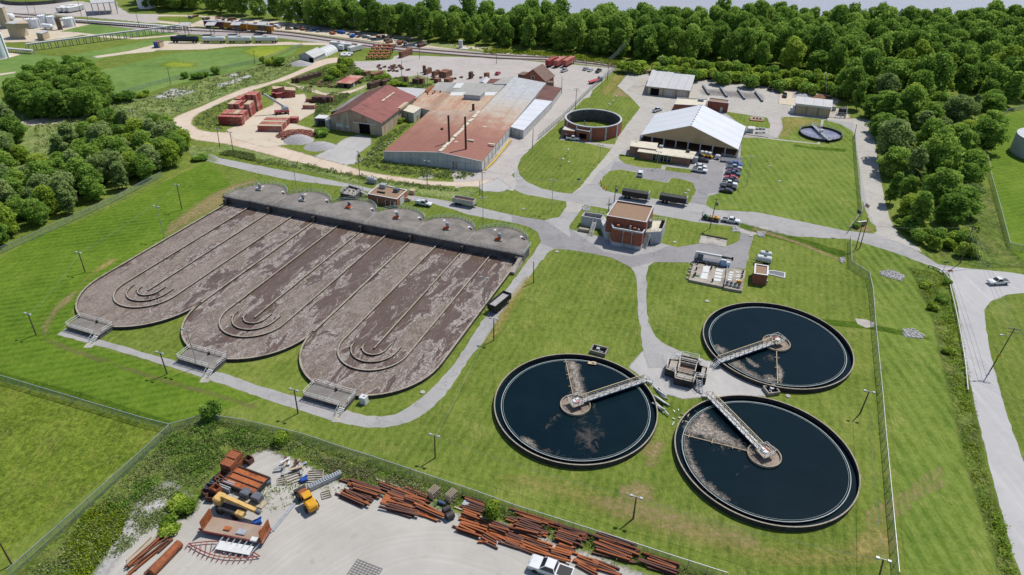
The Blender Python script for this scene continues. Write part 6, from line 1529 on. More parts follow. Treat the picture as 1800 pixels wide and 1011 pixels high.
t1 = plan(Z(850,90,5,[(820,686),(930,706),(957,672),(845,655)]),4.4)
build(MB().prism(t1,0,4.2,0,None,False),'tall_wall',M('brick'),t,True); build(MB().wall(inset(t1,0.15),0.36,4.1,4.4,0,True),'tall_coping',M('paint_blue_grey'),t,True); build(MB().sheet(inset(t1,0.2),4.22),'tall_roof',M('grey_flat'),t,True)
build(onwall(t1[0],t1[1],0.5,3.2,0.8,3.0,0.05),'opening',M('yellow_grass') if False else M('void'),t,True)

# ---- thickener
x0,y0 = G(1443,233.5,1.0)
t = thing('thickener_tank','small round thickener with grey water and a railed bridge across it','tank',(x0,y0,0),0)
build(MB().ring(0,0,8.3,8.7,0,1.1,64),'tank_wall',M('wall_stain_shade'),t)
build(MB().disc(0,0,8.35,0.35,48),'water_surface',M('grey_water'),t)
build(MB().rail([(8.5 * cos(i * pi / 14),8.5 * sin(i * pi / 14),1.1) for i in range(28)],1.0,0.04,(0.5,1.0),3,True),'handrail',M('rail_green'),t)
mb = MB().box(0,0,1.2,1.5,19.5,0.14); build(mb,'bridge',M('galv'),t)
build(MB().rail([(0.7,-9.6,1.3),(0.7,9.6,1.3)],1.0,0.04,(0.5,1.0),1.6).rail([(-0.7,-9.6,1.3),(-0.7,9.6,1.3)],1.0,0.04,(0.5,1.0),1.6).bbox(0,0,1.34,1.2,1.2,1.1,0.1),'bridge_rail',M('rail_white'),t)
world_sheet('footpath',Z(1180,130,5,[(640,535),(860,565),(1285,612),(1290,585),(1310,585),(1305,622),(1270,618),(860,575),(640,545)]),0.052,'slab')
world_sheet('footpath',Z(1180,130,5,[(1318,405),(1342,405),(1330,470),(1308,470)]),0.052,'slab')
world_sheet('footpath',Z(850,90,5,[(670,770),(700,760),(970,810),(1150,820),(1140,850),(860,805),(680,782)]),0.055,'slab')
world_sheet('footpath',Z(900,253,4,[(1055,150),(1083,155),(1075,185),(1045,180)]),0.055,'slab')
# chemical skid beside the drying shed
t0 = plan(Z(1180,130,5,[(655,530),(850,555),(862,480),(665,462)]),0.3); t = base_of('chemical_skid','concrete pad with a little white shed and pipework beside the drying shed',t0,'equipment',SITE)
build(MB().prism(t0,0,0.3),'pad',M('slab'),t,True)
x,y = G(1318,233); build(MB().box(x,y,0.3,2.6,2.2,1.9,SITE).add([(x - 1.5,y - 1.2,2.2),(x + 1.5,y - 1.7,2.2),(x + 1.9,y + 0.6,2.2),(x - 1.1,y + 1.2,2.2),(x - 1.3,y,2.9),(x + 1.7,y - 0.5,2.9)],[(0,1,5,4),(2,3,4,5),(0,4,3),(1,2,5)]),'shed',M('white'),t,True)
mb = MB()
for k in range(6): x,y = G(1330 + (k % 3) * 6,229 + (k // 3) * 7); mb.bbox(x,y,0.3,1.2,0.7,0.7 + 0.2 * (k % 2),0.05,SITE)
x,y = G(1330,238); x2,y2 = G(1350,239); mb.cyl((x,y,0.9),(x2,y2,0.9),0.14,0.14,8)
build(mb,'pipework',M('galv'),t,True)
t0 = plan(Z(1180,130,5,[(690,405),(810,415),(815,385),(700,370)]),0.4); t = base_of('hatch_vault','rust stained concrete hatch vault on the lawn behind the drying shed',t0,'vault',SITE); build(MB().prism(t0,0,0.45),'slab',M('roof_tan'),t,True)
for k in range(4): p = V2(t0[0],t0[1],0.14 + k * 0.24); q = V2(p,V2(t0[3],t0[2],0.14 + k * 0.24),0.5); build(MB().box(q[0],q[1],0.45,2.2,2.0,0.08,SITE),'hatch',M('rim'),t,True)
t0 = plan(Z(1180,130,5,[(1380,380),(1525,385),(1530,320),(1460,310),(1400,340)]),0.2); t = base_of('pump_station','fenced pump station with a dark tank in the corner by the east wood',t0,'equipment',SITE); build(MB().prism(t0,0,0.2),'pad',M('slab'),t,True)
x,y = G(1479,202); build(MB().cyl((x,y,0.2),(x,y,3.2),1.7,1.7,16),'dark_tank',M('dark_steel'),t,True)
build(MB().rail([(*G(1468,207),0.2),(*G(1486,208),0.2),(*G(1487,194),0.2)],2.2,0.06,(0.33,0.66,1.0),2.0),'frame',M('galv'),t,True)
x,y = G(1465,195); build(MB().bbox(x,y,0.2,1.8,1.2,2.0,0.1,SITE),'control_cabinet',M('galv'),t,True)
for i,(px,py,nm,mt,lab) in enumerate(((1412,169,'gravel_heap','stone_grey','small grey gravel heap behind the storage shed'),(1443,171,'soil_heap','soil_pile','reddish brown soil heap behind the storage shed'))):
    x,y = G(px,py); mb = MB(); r = random.Random(i); n = 18
    P = [(x + 0.0,y,1.5)] + [(x + (2.2 + r.random()) * cos(2 * pi * j / n) * 0.55,y + (2.0 + r.random()) * sin(2 * pi * j / n) * 0.5,0.9 + 0.3 * r.random()) for j in range(n)] + [(x + (5.0 + r.random() * 0.8) * cos(2 * pi * j / n),y + (3.6 + r.random() * 0.8) * sin(2 * pi * j / n),0.0) for j in range(n)]
    mb.add(P,[(0,1 + j,1 + (j + 1) % n) for j in range(n)] + [(1 + j,1 + n + j,1 + n + (j + 1) % n,1 + (j + 1) % n) for j in range(n)],0,True); solo(mb,nm,M(mt),lab,'heap',(x,y,0),0,None,True)
# steel rack with equipment at the parking lot end
t0 = plan(Z(1180,130,5,[(430,760),(620,785),(630,745),(440,720)]),0.6); t = base_of('truck_scale','long grey weighing deck with rails at the north end of the parking lot',t0,'scale',SITE); build(MB().prism(t0,0.2,0.55),'deck',M('grey_steel'),t,True)
build(MB().rail([(*t0[0],0.55),(*t0[1],0.55)],0.9,0.05,(0.5,1.0),1.6).rail([(*t0[3],0.55),(*t0[2],0.55)],0.9,0.05,(0.5,1.0),1.6),'side_rail',M('rail_white'),t,True)

# ================================================================ the brick works and factory
hf = 4.0
FA,FB = G(674,266.4,hf),G(847,284,hf); FC = G(960,145.6,hf); FR = G(773,268,5.7); FK = G(904,135,5.7)
t = thing('factory_building','long low factory with rust brown to grey metal roof and two tall chimneys','building',(FA[0],FA[1],0),axis([FA,FB]))
dirv = Vector((FC[0] - FB[0],FC[1] - FB[1])).normalized()
FL2 = G(755,195,hf); FR2 = G(846,194,5.5)
def slab(P,m,name='roof_slope',th=0.18):
    if sum(a[0] * b[1] - b[0] * a[1] for a,b in zip(P,P[1:] + P[:1])) < 0: P = P[::-1]
    n = len(P); lo = [(x,y,z - th) for x,y,z in P]
    return build(MB().add(list(P) + lo,[tuple(range(n)),tuple(range(2 * n - 1,n - 1,-1))] + [(i,n + i,n + (i + 1) % n,(i + 1) % n) for i in range(n)]),name,M(m),t,True)
ROOF_OBJS = [slab([(*FR,5.7),(*FB,hf),(*FC,hf),(*FK,5.7)],'factory_roof','east_roof'),slab([(*FR,5.7),(*FA,hf),(*FL2,hf),(*FR2,5.7)],'factory_roof','west_roof')]
I1 = V2(FA,FC,0.004)
wallpts = [FA,FR,FB,FC,FK]
build(MB().add([(*FA,0),(*FB,0),(*FB,hf - 0.2),(*FR,5.5),(*FA,hf - 0.2)],[(0,1,2,3,4)]),'front_wall',M('white_wall'),t,True)
build(MB().add([(*FB,0),(*FC,0),(*FC,hf - 0.2),(*FB,hf - 0.2)],[(0,1,2,3)]),'side_wall',M('white_wall_y'),t,True)
build(MB().add([(*FC,0),(*FK,0),(*FK,5.5),(*FC,hf - 0.2)],[(0,1,2,3)]).add([(*FL2,0),(*FA,0),(*FA,hf - 0.2),(*FL2,hf - 0.2)],[(0,1,2,3)]),'back_wall',M('white_wall_y'),t,True)
for u,w_,z1 in ((0.14,2.6,2.3),(0.5,5.5,2.6),(0.66,5.0,2.6),(0.77,5.0,2.6),(0.9,4.5,2.6)):
    build(onwall(FA,FB,u,w_,0.0,z1,0.05),'door',M('white_wall'),t,True)
build(onwall(FA,FB,0.745,0.9,0.0,2.4,0.08),'rust_streak_door',M('rust_wall'),t,True)
for k in range(9): build(onwall(FB,FC,0.05 + 0.048 * k,1.6,1.1,2.4,0.05),'window',M('white' if k % 3 else 'roof_cream'),t,True)
for k in range(11): build(onwall(FB,FC,0.03 + 0.046 * k,0.14,0.0,3.7,0.08),'wall_post',M('grey_steel'),t,True)
build(MB().bar((*FA,hf),(*FR,5.72),0.2,0.24).bar((*FR,5.72),(*FB,hf),0.2,0.24),'eave_trim',M('white'),t,True)
mb = MB()
for k in range(16):
    u = 0.02 + k * 0.028 + 0.008 * RND.random(); p = V2(FR,FK,u); z = 5.75
    mb.box(p[0],p[1],z,1.3,1.8 + 2 * RND.random(),0.4 * RND.random() + 0.15,axis([FB,FC]) - pi / 2 + RND.gauss(0,0.08))
build(mb,'ridge_cap',M('roof_cream'),t,True)
for px,py,dx in ((1590,415,11),(1550,462,11),(1435,592,12),(1620,615,2),(1295,605,14)):
    x,y = G(*Z(540,130,5,[(px,py)])[0],5.0); build(MB().box(x,y,4.7 if px > 1500 else 5.2,2.6,0.9,0.35,axis([FA,FB])),'skylight',M('roof_cream'),t,True)
for px,py,tp,r_ in ((790,252,203.6,0.42),(819,261,206,0.42),(832,195,183.6,0.6)):
    x,y = G(px,py,5.2); h_ = hgt(px,py,tp,5.2); mb = MB().cyl((x,y,4.8),(x,y,h_),r_,r_ * 0.92,14); mb.cyl((x,y,h_ - 0.3),(x,y,h_ + 0.05),r_ * 1.05,r_ * 1.05,14); mb.disc(x,y,r_ * 0.9,h_ + 0.06,14,1)
    build(mb,'chimney',[M('rust_dark'),M('void')],t,True)
x,y = G(777,228,5.0); build(MB().cyl((x,y,4.7),(x,y,5.7),0.6,0.6,10),'roof_vent',M('dark_steel'),t,True)
# flat middle roofs
for pts,h_,mt,nm in (([(755,195.5),(844,195),(876,163),(792,163)],4.1,'factory_flat','middle_roof'),([(723,185),(757,195),(792,163),(748,157)],3.9,'factory_flat','tan_roof'),([(752,157),(793,163),(876,162.5),(889,147.5),(770,144.5)],4.0,'grey_flat','grey_roof'),([(866,147.6),(895,148),(904,134),(885,136)],4.4,'grey_flat','rear_roof'),([(855,146),(868,146.5),(882,138.5),(862,138.5)],3.6,'dark_red_roof','rear_red_roof')):
    P = plan(pts,h_); mb = MB().prism(P,0,h_ - 0.2,0,None,False); build(mb,nm.replace('roof','wall'),M('white_wall_y'),t,True); build(MB().prism(P,h_ - 0.2,h_),nm,M(mt),t,True)
P = plan(Z(540,130,5,[(1250,188),(1640,188),(1675,158),(1270,160)]),4.2); build(MB().prism(P,4.0,4.14),'white_strip',M('white'),t,True)
P = plan(Z(600,60,6.652,[(1300,628),(1390,628),(1440,570),(1350,572)]),4.2); build(MB().prism(P,4.0,4.16),'roof_light',M('white'),t,True)
P = plan(Z(540,130,5,[(1375,180),(1520,190),(1560,155),(1415,148)]),6.3); build(MB().prism(P,4.1,6.1,0,None,False),'penthouse_wall',M('paint_blue_grey'),t,True); build(MB().prism(inset(P,-0.2),6.1,6.3),'penthouse_roof',M('grey_flat'),t,True)
for k in range(4): x,y = G(*Z(540,130,5,[[(1060,180),(1105,175),(1170,160),(1122,162)][k]])[0],4.0); build(MB().cyl((x,y,3.9),(x,y,4.7),0.35,0.25,8),'roof_vent',M('dark_steel'),t,True)
P = plan([(746,160),(758,150),(764,150),(752,162)],4.4); build(MB().prism(P,3.6,4.4),'rust_edge',M('rust'),t,True)
# east lean-tos
for pts,h_,mt,nm in (([(898,223),(920,229),(970,178),(941,174.5)],3.7,'white_roof','white_annex'),([(942,174),(970,177.6),(987,155),(957,149)],3.5,'dark_red_roof','brown_annex')):
    P = plan(pts,h_); build(MB().prism(P,0,h_ - 0.15,0,None,False),nm + '_wall',M('white_wall_y'),t,True); build(MB().prism(inset(P,-0.15),h_ - 0.15,h_ + 0.05),nm + '_roof',M(mt),t,True)
P = plan([(898,223),(920,229)],3.7); build(onwall(P[0],P[1],0.5,3.6,0,2.8,0.06),'annex_door',M('cream_metal'),t,True)
for k in range(5):
    P = plan([(921,228.5),(986,156)],3.6); build(onwall(P[0],P[1],0.12 + 0.2 * k,2.6,0.1,2.6,0.06),'annex_side_door',M('cream_metal'),t,True)
# shed roofs between barn and factory, white canopy behind
P = plan(Z(540,130,5,[(950,215),(1050,140),(1030,130),(780,115),(870,170)]),4.4); t2 = base_of('canopy_roof','white metal canopy between the red barn and the factory',P,'canopy'); build(MB().prism(P,4.1,4.4),'roof',M('metal_roof'),t2,True)
for p in P: build(MB().box(p[0],p[1],0,0.25,0.25,4.2),'post',M('grey_steel'),t2,True)
P = plan([(840,143.5),(856,146),(864,138),(847,134)],3.4); t2 = base_of('white_tent','small pale gabled store behind the factory roof',P,'shed'); gable(t2,P[0],P[1],P[2],P[3],2.4,3.6,'white_wall','metal_roof',0.2)

# ---- the red barn
hb = 5.8
BA,BB,BC = G(580,204,hb),G(670,215.6,hb),G(729,170,hb); BD = (BA[0] + BC[0] - BB[0],BA[1] + BC[1] - BB[1])
t = base_of('red_barn','big rusty corrugated barn with dark red gabled roof and open doorway',[BA,BB,BC,BD])
u_ = 0.44
gable(t,BA,BB,BC,BD,hb,9.8,'rust_wall_y','dark_red_roof',0.6,u_,'rust_wall',roof2='red_roof')
build(onwall(BA,BB,0.67,5.2,0,4.4,0.05),'doorway',M('void'),t,True)
build(onwall(BA,BB,0.68,11.0,4.4,4.75,0.3),'door_track',M('white'),t,True)
for u,w_ in ((0.51,2.4),(0.83,2.8)): build(onwall(BA,BB,u,w_,0,4.3,0.1),'sliding_door',M('plate_tan'),t,True)
for u,w_,z0,z1 in ((0.17,3.4,1.6,3.0),(0.33,1.5,1.6,2.8)): build(onwall(BA,BB,u,w_,z0,z1,0.05),'window',M('white'),t,True)
mb = MB()
for u,v in ((0.40,0.55),(0.5,0.66),(0.6,0.75),(0.7,0.82)):
    p = V2(V2(BA,BB,u_),BB,0.4); q = V2(V2(BD,BC,u_),BC,0.4); r = V2(p,q,v); mb.box(r[0],r[1],9.8 - 0.4 * 4.0 + 0.18,1.2,3.2,0.05,axis([BB,BC]) - pi / 2)
build(mb,'skylight',M('roof_cream'),t,True)
d2 = Vector((BA[0] - BB[0],BA[1] - BB[1])).normalized()
p0 = V2(BA,BD,0.3); p1 = BD
lo_ = [(p0[0] + d2.x * 0.6,p0[1] + d2.y * 0.6,5.4),(p1[0] + d2.x * 0.6,p1[1] + d2.y * 0.6,5.4),(p1[0] + d2.x * 6,p1[1] + d2.y * 6,3.4),(p0[0] + d2.x * 6,p0[1] + d2.y * 6,3.4)]
build(MB().add(lo_ + [(x,y,z - 0.15) for x,y,z in lo_],[(0,1,2,3),(3,2,1,0),(7,6,5,4),(0,4,7,3),(2,6,5,1)]),'lean_to_roof',M('metal_roof'),t,True)
build(MB().add([(lo_[3][0],lo_[3][1],0),(lo_[2][0],lo_[2][1],0),(lo_[2][0],lo_[2][1],3.3),(lo_[3][0],lo_[3][1],3.3)],[(0,1,2,3)]),'lean_to_wall',M('rust_wall_y'),t,True)
p = V2(BB,BC,0.62); build(MB().box(p[0],p[1],5.4,1.6,9,0.8,axis([BB,BC]) - pi / 2),'eave_box',M('plate_tan'),t,True)
# cream shed beside it
P = plan([(705,194),(727,200),(741,190),(718,184)],4.0); t = base_of('cream_shed','small cream metal shed between the red barn and the factory',P,'shed'); flat(t,P,4.0,'cream_metal','roof_cream',0,over=0.1)
build(onwall(P[0],P[1],0.5,0.3,0.2,3.4,0.05),'seam_post',M('grey_steel'),t,True); build(onwall(P[1],P[2],0.5,1.4,0,2.4,0.05),'door',M('plate_tan'),t,True)
# white open shelter
P = plan(Z(540,130,5,[(62,388),(158,392),(196,366),(105,356)]),3.6); t = base_of('white_shelter','white open fronted shelter left of the red barn',P,'shelter')
build(MB().prism(P,3.4,3.6),'roof',M('white'),t,True)
build(MB().wall([P[0],P[3],P[2],P[1]],0.15,0,3.4),'wall',M('white'),t,True)
x,y = ctr(P); build(MB().bbox(x - 0.3,y,0,2.2,1.8,1.4,0.2),'stored_machine',M('dark_steel'),t,True)
x,y = G(579,227); solo(MB().bbox(x,y,0,2.0,2.2,4.2,0.1,-0.3),'steel_hopper',M('galv'),'tall pale steel hopper between white shelter and barn','hopper',(x,y,0),0,None,True)
# house by the lot
P = [G(915.5,136.5,3.2),G(958.5,142.5,3.2)]; d_ = Vector((P[1][0] - P[0][0],P[1][1] - P[0][1])); n_ = Vector((-d_.y,d_.x)).normalized() * 11.5; P += [(P[1][0] + n_.x,P[1][1] + n_.y),(P[0][0] + n_.x,P[0][1] + n_.y)]
t = base_of('brick_house','brick house with brown shingled gable roof behind the factory',P,'house')
gable(t,P[0],P[1],P[2],P[3],3.2,8.2,'brick','shingle',0.5)
build(onwall(P[0],P[1],0.5,1.8,3.4,5.0,0.08),'window',M('white'),t,True); build(onwall(P[0],P[1],0.5,1.4,3.5,4.8,0.1),'pane',M('glass'),t,True)
p = V2(P[1],P[2],0.2); build(MB().prism([(p[0] - 1,p[1] - 2),(p[0] + 3,p[1] - 3),(p[0] + 3.6,p[1] + 0),(p[0] - 0.4,p[1] + 1)],0,2.6),'porch',M('shingle'),t,True)
p = V2(P[3],P[0],0.35); build(MB().box(p[0] - 1.5,p[1],0,4,6,3.6,axis(P)),'side_wing',M('shingle'),t,True)
# shed with the red roof
A_,B_,C_,D_ = plan([(590,145.5),(617,147.2),(640,134),(616,132)],2.4); t = base_of('red_roof_shed','low shed with faded red tin roof among the bushes',[A_,B_,C_,D_],'shed')
build(MB().prism(inset([A_,B_,C_,D_],0.5),0,2.2,0,None,False),'wall',M('wood'),t,True); build(MB().prism([A_,B_,C_,D_],2.2,2.45),'roof',M('red_box_faded'),t,True)
wi = inset([A_,B_,C_,D_],0.5); build(onwall(wi[0],wi[1],0.6,1.6,0,1.9,0.05),'doorway',M('void'),t,True); build(onwall(wi[1],wi[2],0.25,1.5,0,1.9,0.06),'door',M('white'),t,True); build(MB().bar((*A_,2.4),(*B_,2.4),0.3,0.2),'eave',M('plate_tan'),t,True)
# white greenhouse
A_,B_ = G(525,97.5,2.6),G(551,101.5,2.6); C_ = G(571,92.5,2.6); D_ = (A_[0] + C_[0] - B_[0],A_[1] + C_[1] - B_[1])
t = base_of('white_barn','white metal barn with a dark doorway near the railway',[A_,B_,C_,D_],'barn'); gable(t,A_,B_,C_,D_,2.6,4.8,'white_wall','metal_roof',0.4)
build(onwall(A_,B_,0.83,3.2,0,2.4,0.05),'doorway',M('void'),t,True)
ax_ = Vector((C_[0] - B_[0],C_[1] - B_[1])).normalized(); sx_ = Vector((B_[0] - A_[0],B_[1] - A_[1])).normalized()
for k in range(5):
    c0 = Vector(C_) + ax_ * (1.6 + k * 2.9) - sx_ * 2.0; mb = MB(); n = 10; P = []
    for e in (-1.35,1.35):
        for i in range(n + 1): a = pi * i / n; q = c0 + ax_ * e + sx_ * (5.2 * cos(a) - 3.0); P.append((q.x,q.y,3.4 * sin(a)))
    mb.add(P,[(i,i + 1,n + 2 + i,n + 1 + i) for i in range(n)],0,True); mb.add(P[:n + 1],[tuple(range(n + 1))]); mb.add(P[n + 1:],[tuple(range(n,-1,-1))])
    solo(mb,'hoop_tunnel',M('white'),'white hooped tunnel in the row behind the white metal barn','tunnel',(c0.x,c0.y,0),0,'white hooped tunnels',True)
for px,py,L_,w_,h_,rz,lab in ((594,85,9,3.2,3.2,-0.2,'long white trailer behind the hooped tunnels'),(600,89,3.4,2.6,2.6,-0.2,'small grey white box trailer in front of the white trailers'),(609,87,6.5,3.0,3.0,-0.2,'white box trailer beside the small trailer'),(625,90,10.5,2.7,2.6,1.0,'white trailer standing askew near the rusty kiln cars')):
    x,y = G(px,py); t = thing('box_trailer',lab,'trailer',(x,y,0),rz); build(MB().bbox(0,0,0.6,L_,w_,h_,0.12),'body',M('white'),t)
    for e in (-0.3,0.3): build(MB().cyl((L_ * e,-w_ / 2,0.42),(L_ * e,w_ / 2,0.42),0.42,0.42,10),'axle',M('rubber'),t)
    if L_ > 8: build(MB().box(L_ * 0.1,0,h_ + 0.6,1.6,1.0,0.25),'roof_unit',M('dark_steel'),t)
for k in range(9):
    x,y = G(601 + (k % 5) * 4.2,97 + (k // 5) * 3.2 - (k % 2)); solo(MB().cyl((-0.9,0,0.75),(0.9,0,0.75),0.75,0.75,12),'wrapped_bale',M('white'),'white wrapped bale in the group beside the dirt road fork','bale',(x,y,0),0.4 + 0.2 * (k % 3),'white wrapped bales')
for px,py,rx,ry,h_,lab in ((528,113,7,5,2.4,'cone of grey gravel beside the white metal barn'),(520,110,3,2,1.0,'long low rusty scrap strip behind the grey gravel cone')):
    x,y = G(px,py); r = random.Random(int(px)); n = 16; P = [(0,0,h_)] + [(rx * 0.5 * cos(2 * pi * j / n) + r.gauss(0,.2),ry * 0.5 * sin(2 * pi * j / n),h_ * 0.5 + r.gauss(0,.15)) for j in range(n)] + [(rx * cos(2 * pi * j / n) + r.gauss(0,.3),ry * sin(2 * pi * j / n),0) for j in range(n)]
    solo(MB().add(P,[(0,1 + j,1 + (j + 1) % n) for j in range(n)] + [(1 + j,1 + n + j,1 + n + (j + 1) % n,1 + (j + 1) % n) for j in range(n)],0,True),'gravel_cone' if h_ > 2 else 'scrap_strip',M('stone_grey' if h_ > 2 else 'rust_dark'),lab,'heap',(x,y,0))
# ================================================================ fences, poles, wires
def fence(label,px,h=2.0,step=3.0,name='chain_link_fence',rail='galv',group=None):
    P = GL(px); t = thing(name,label,'fence',(P[0][0],P[0][1],0),0,group); ox,oy = P[0]
    mb = MB(); V,Fc,U = [],[],[]; L = 0.0; posts = []
    for a,b in zip(P,P[1:]):
        d = hypot(b[0] - a[0],b[1] - a[1]); o = len(V)
        V += [(a[0] - ox,a[1] - oy,0.03),(b[0] - ox,b[1] - oy,0.03),(b[0] - ox,b[1] - oy,h),(a[0] - ox,a[1] - oy,h)]; U += [(L,0),(L + d,0),(L + d,h),(L,h)]
        Fc.append((o,o + 1,o + 2,o + 3)); L += d
        mb.bar((a[0] - ox,a[1] - oy,h),(b[0] - ox,b[1] - oy,h),0.09,0.09)
        k = max(1,round(d / step)); posts += [(a[0] + (b[0] - a[0]) * i / k - ox,a[1] + (b[1] - a[1]) * i / k - oy) for i in range(k)]
    posts.append((P[-1][0] - ox,P[-1][1] - oy)); posts = posts[::max(1,-(-len(posts) // 98))]
    me = bpy.data.meshes.new('fabric'); me.from_pydata(V,[],Fc); uv = me.uv_layers.new(name='UVMap'); uv.data.foreach_set('uv',[c for q in U for c in q]); me.materials.append(M('chain_link')); me.update()
    f = bpy.data.objects.new('fabric',me); COL.objects.link(f); f.parent = t
    build(mb,'top_rail',M(rail),t)
    pm = MB().cyl((0,0,0),(0,0,h + 0.1),0.06,0.06,6).mesh('post',M(rail))
    for x,y in posts: o = bpy.data.objects.new('post',pm); COL.objects.link(o); o.parent = t; o.location = (x,y,0)
    return t
fence('chain link fence between the mown west slope and the rough meadow',[(-60,652),(0,670),(130,709),(260,748),(302,758)])
fence('chain link fence running down between meadow and weedy bank to the picture corner',[(302,758),(255,803),(205,848),(110,935),(20,1015)])
fence('chain link fence between the beam yard and the mown plant lawn',[(302,758),(365,740),(430,750),(532,774),(600,797),(657,815),(745,845),(837,876),(900,899),(982,925),(1085,958),(1175,988),(1275,1020)],2.0)
fence('tall chain link fence down the east side of the settling tanks',[(1493,425),(1494,470),(1525,490),(1531,520),(1536,588),(1547,706),(1551,758),(1562,883),(1574,1020)],2.2)
fence('chain link fence along the concrete drive beside the north lawn',[(1501,240),(1503,280),(1510,353),(1513,380),(1490,410)],2.2)
fence('chain link fence between the factory lane and the round brick tank lawn',[(946,246),(990,208),(1038,159),(1082,123)],2.2)
fence('chain link fence along the edge of the west thicket',[(-20,455),(7,444),(75,414),(172,369),(210,351),(285,311)],2.0)
fence('long chain link fence beside the far lawn',[(40,211),(110,194),(175,180),(265,152),(325,137),(375,126),(450,111),(532,82)],2.0,4.5)
fence('curved chain link fence round the water tower lawn',[(1810,190),(1775,197),(1750,208),(1733,226),(1729,250),(1739,313),(1750,353),(1772,437),(1820,446)],2.0)
fence('short chain link fence with gate posts by the truck court bush',[(1092,127),(1112,131),(1128,131)],2.4)
P = smooth_poly(GL([(1632,470),(1650,477),(1664,490),(1669,508),(1681,560),(1692,622),(1697,661),(1699.5,690)]),4,False); o0 = P[0]
t = thing('guard_rail','pale galvanised guard rail along the weedy ditch of the public road','guard rail',(*o0,0)); mb = MB()
for a,b in zip(P,P[1:]): mb.bar((*a,0.72),(*b,0.72),0.16,0.34)
build(mb,'rail_beam',M('rail_white'),t,True)
for i in range(0,len(P),2): build(MB().box(*P[i],0,0.18,0.18,0.7),'post',M('wood'),t,True)

POLE = {}
def pole(px,py,tx,ty,kind,label,name='utility_pole',r=0.15,mat='wood',tall=None):
    x,y = G(px,py); h = tall or hgt(px,py,ty); t = thing(name,label,'pole',(x,y,0),SITE)
    q = G(tx,ty,h); lean = Vector((q[0] - x,q[1] - y)); lean = lean if lean.length < 0.35 * h else lean * 0
    lean.rotate(Matrix.Rotation(-SITE,2)); top = (lean.x,lean.y,h)
    build(MB().cyl((0,0,0),top,r,r * 0.7,8),'shaft',M(mat),t)
    if kind in ('lamp','mast','cross_lamp'):
        for s_ in (-1,1): build(MB().bar(top,(top[0] + s_ * 0.7,top[1],h + 0.05),0.07).bbox(top[0] + s_ * 0.85,top[1] - 0.1,h - 0.1,0.6,0.45,0.3,0.06),'lamp_head',M('galv'),t)
    if kind in ('cross','cross_lamp'):
        for dz in (0.3,1.1)[:1 if h < 8 else 2]: build(MB().bar((top[0] - 1.3,top[1],h - dz),(top[0] + 1.3,top[1],h - dz),0.12),'crossarm',M('wood'),t)
        mb = MB()
        for s_ in (-1.15,-0.4,0.4,1.15): mb.cyl((top[0] + s_,top[1],h - 0.25),(top[0] + s_,top[1],h + 0.05),0.06,0.05,6)
        build(mb,'insulator',M('galv'),t)
    if kind == 'trafo': build(MB().cyl((top[0] + 0.45,top[1],h - 2.3),(top[0] + 0.45,top[1],h - 1.2),0.34,0.34,10),'transformer',M('grey_steel'),t); build(MB().bar((top[0] - 0.9,top[1],h - 0.4),(top[0] + 0.9,top[1],h - 0.4),0.1),'crossarm',M('wood'),t)
    POLE[(round(px),round(py))] = (q[0] if lean.length else x,q[1] if lean.length else y,h); return t
LP = [(63.7,589,49,551.5,'by the west end of the long service road, standing in mown grass'),(150,478.7,138,444,'on the west slope halfway along the basin'),(320,368.7,310.7,325,'on the west slope near the thicket fence end'),(294,658,281,620,'below the service road between the first two weir platforms'),(524,727,517,685,'below the service road opposite the east weir platform'),(765,805,764,765,'on the lawn above the beam yard fence'),(1113,912,1118.7,873,'by the bare patch between settling tanks and beam yard'),(868,598.5,868,560,'beside the parked black dump trailer'),(1512,727,1528,688,'between the fence and the two east settling tanks'),(1540,1035,1553,983,'at the lower end of the east fence')]
for px,py,tx,ty,l in LP: pole(px,py,tx,ty,'lamp','wooden floodlight pole ' + l,'light_pole',0.17)
for px,py,tx,ty,l in ((521,333,515.5,288,'behind the first bays of the basin deck'),(849,396,849,348,'behind the last bay of the basin deck'),(289,418,274.5,363,'at the west wall of the basin'),(348,645,327,580,'beside the middle weir platform'),(853,550,851,488,'at the east wall of the basin'),(969.5,370.5,972.5,317,'on the verge by the central junction'),(1053.5,285,1056,255,'on the oval lawn edge by the concrete road'),(1154.5,295.5,1158,267,'in front of the brick office'),(1312.5,326,1321,276,'on the lawn beside the row of parked cars'),(1453,170,1453,130,'behind the storage shed'),(1160,125,1163,100,'behind the maintenance building')):
    pole(px,py,tx,ty,'mast','slim grey steel lamp mast ' + l,'lamp_mast',0.11,'galv')
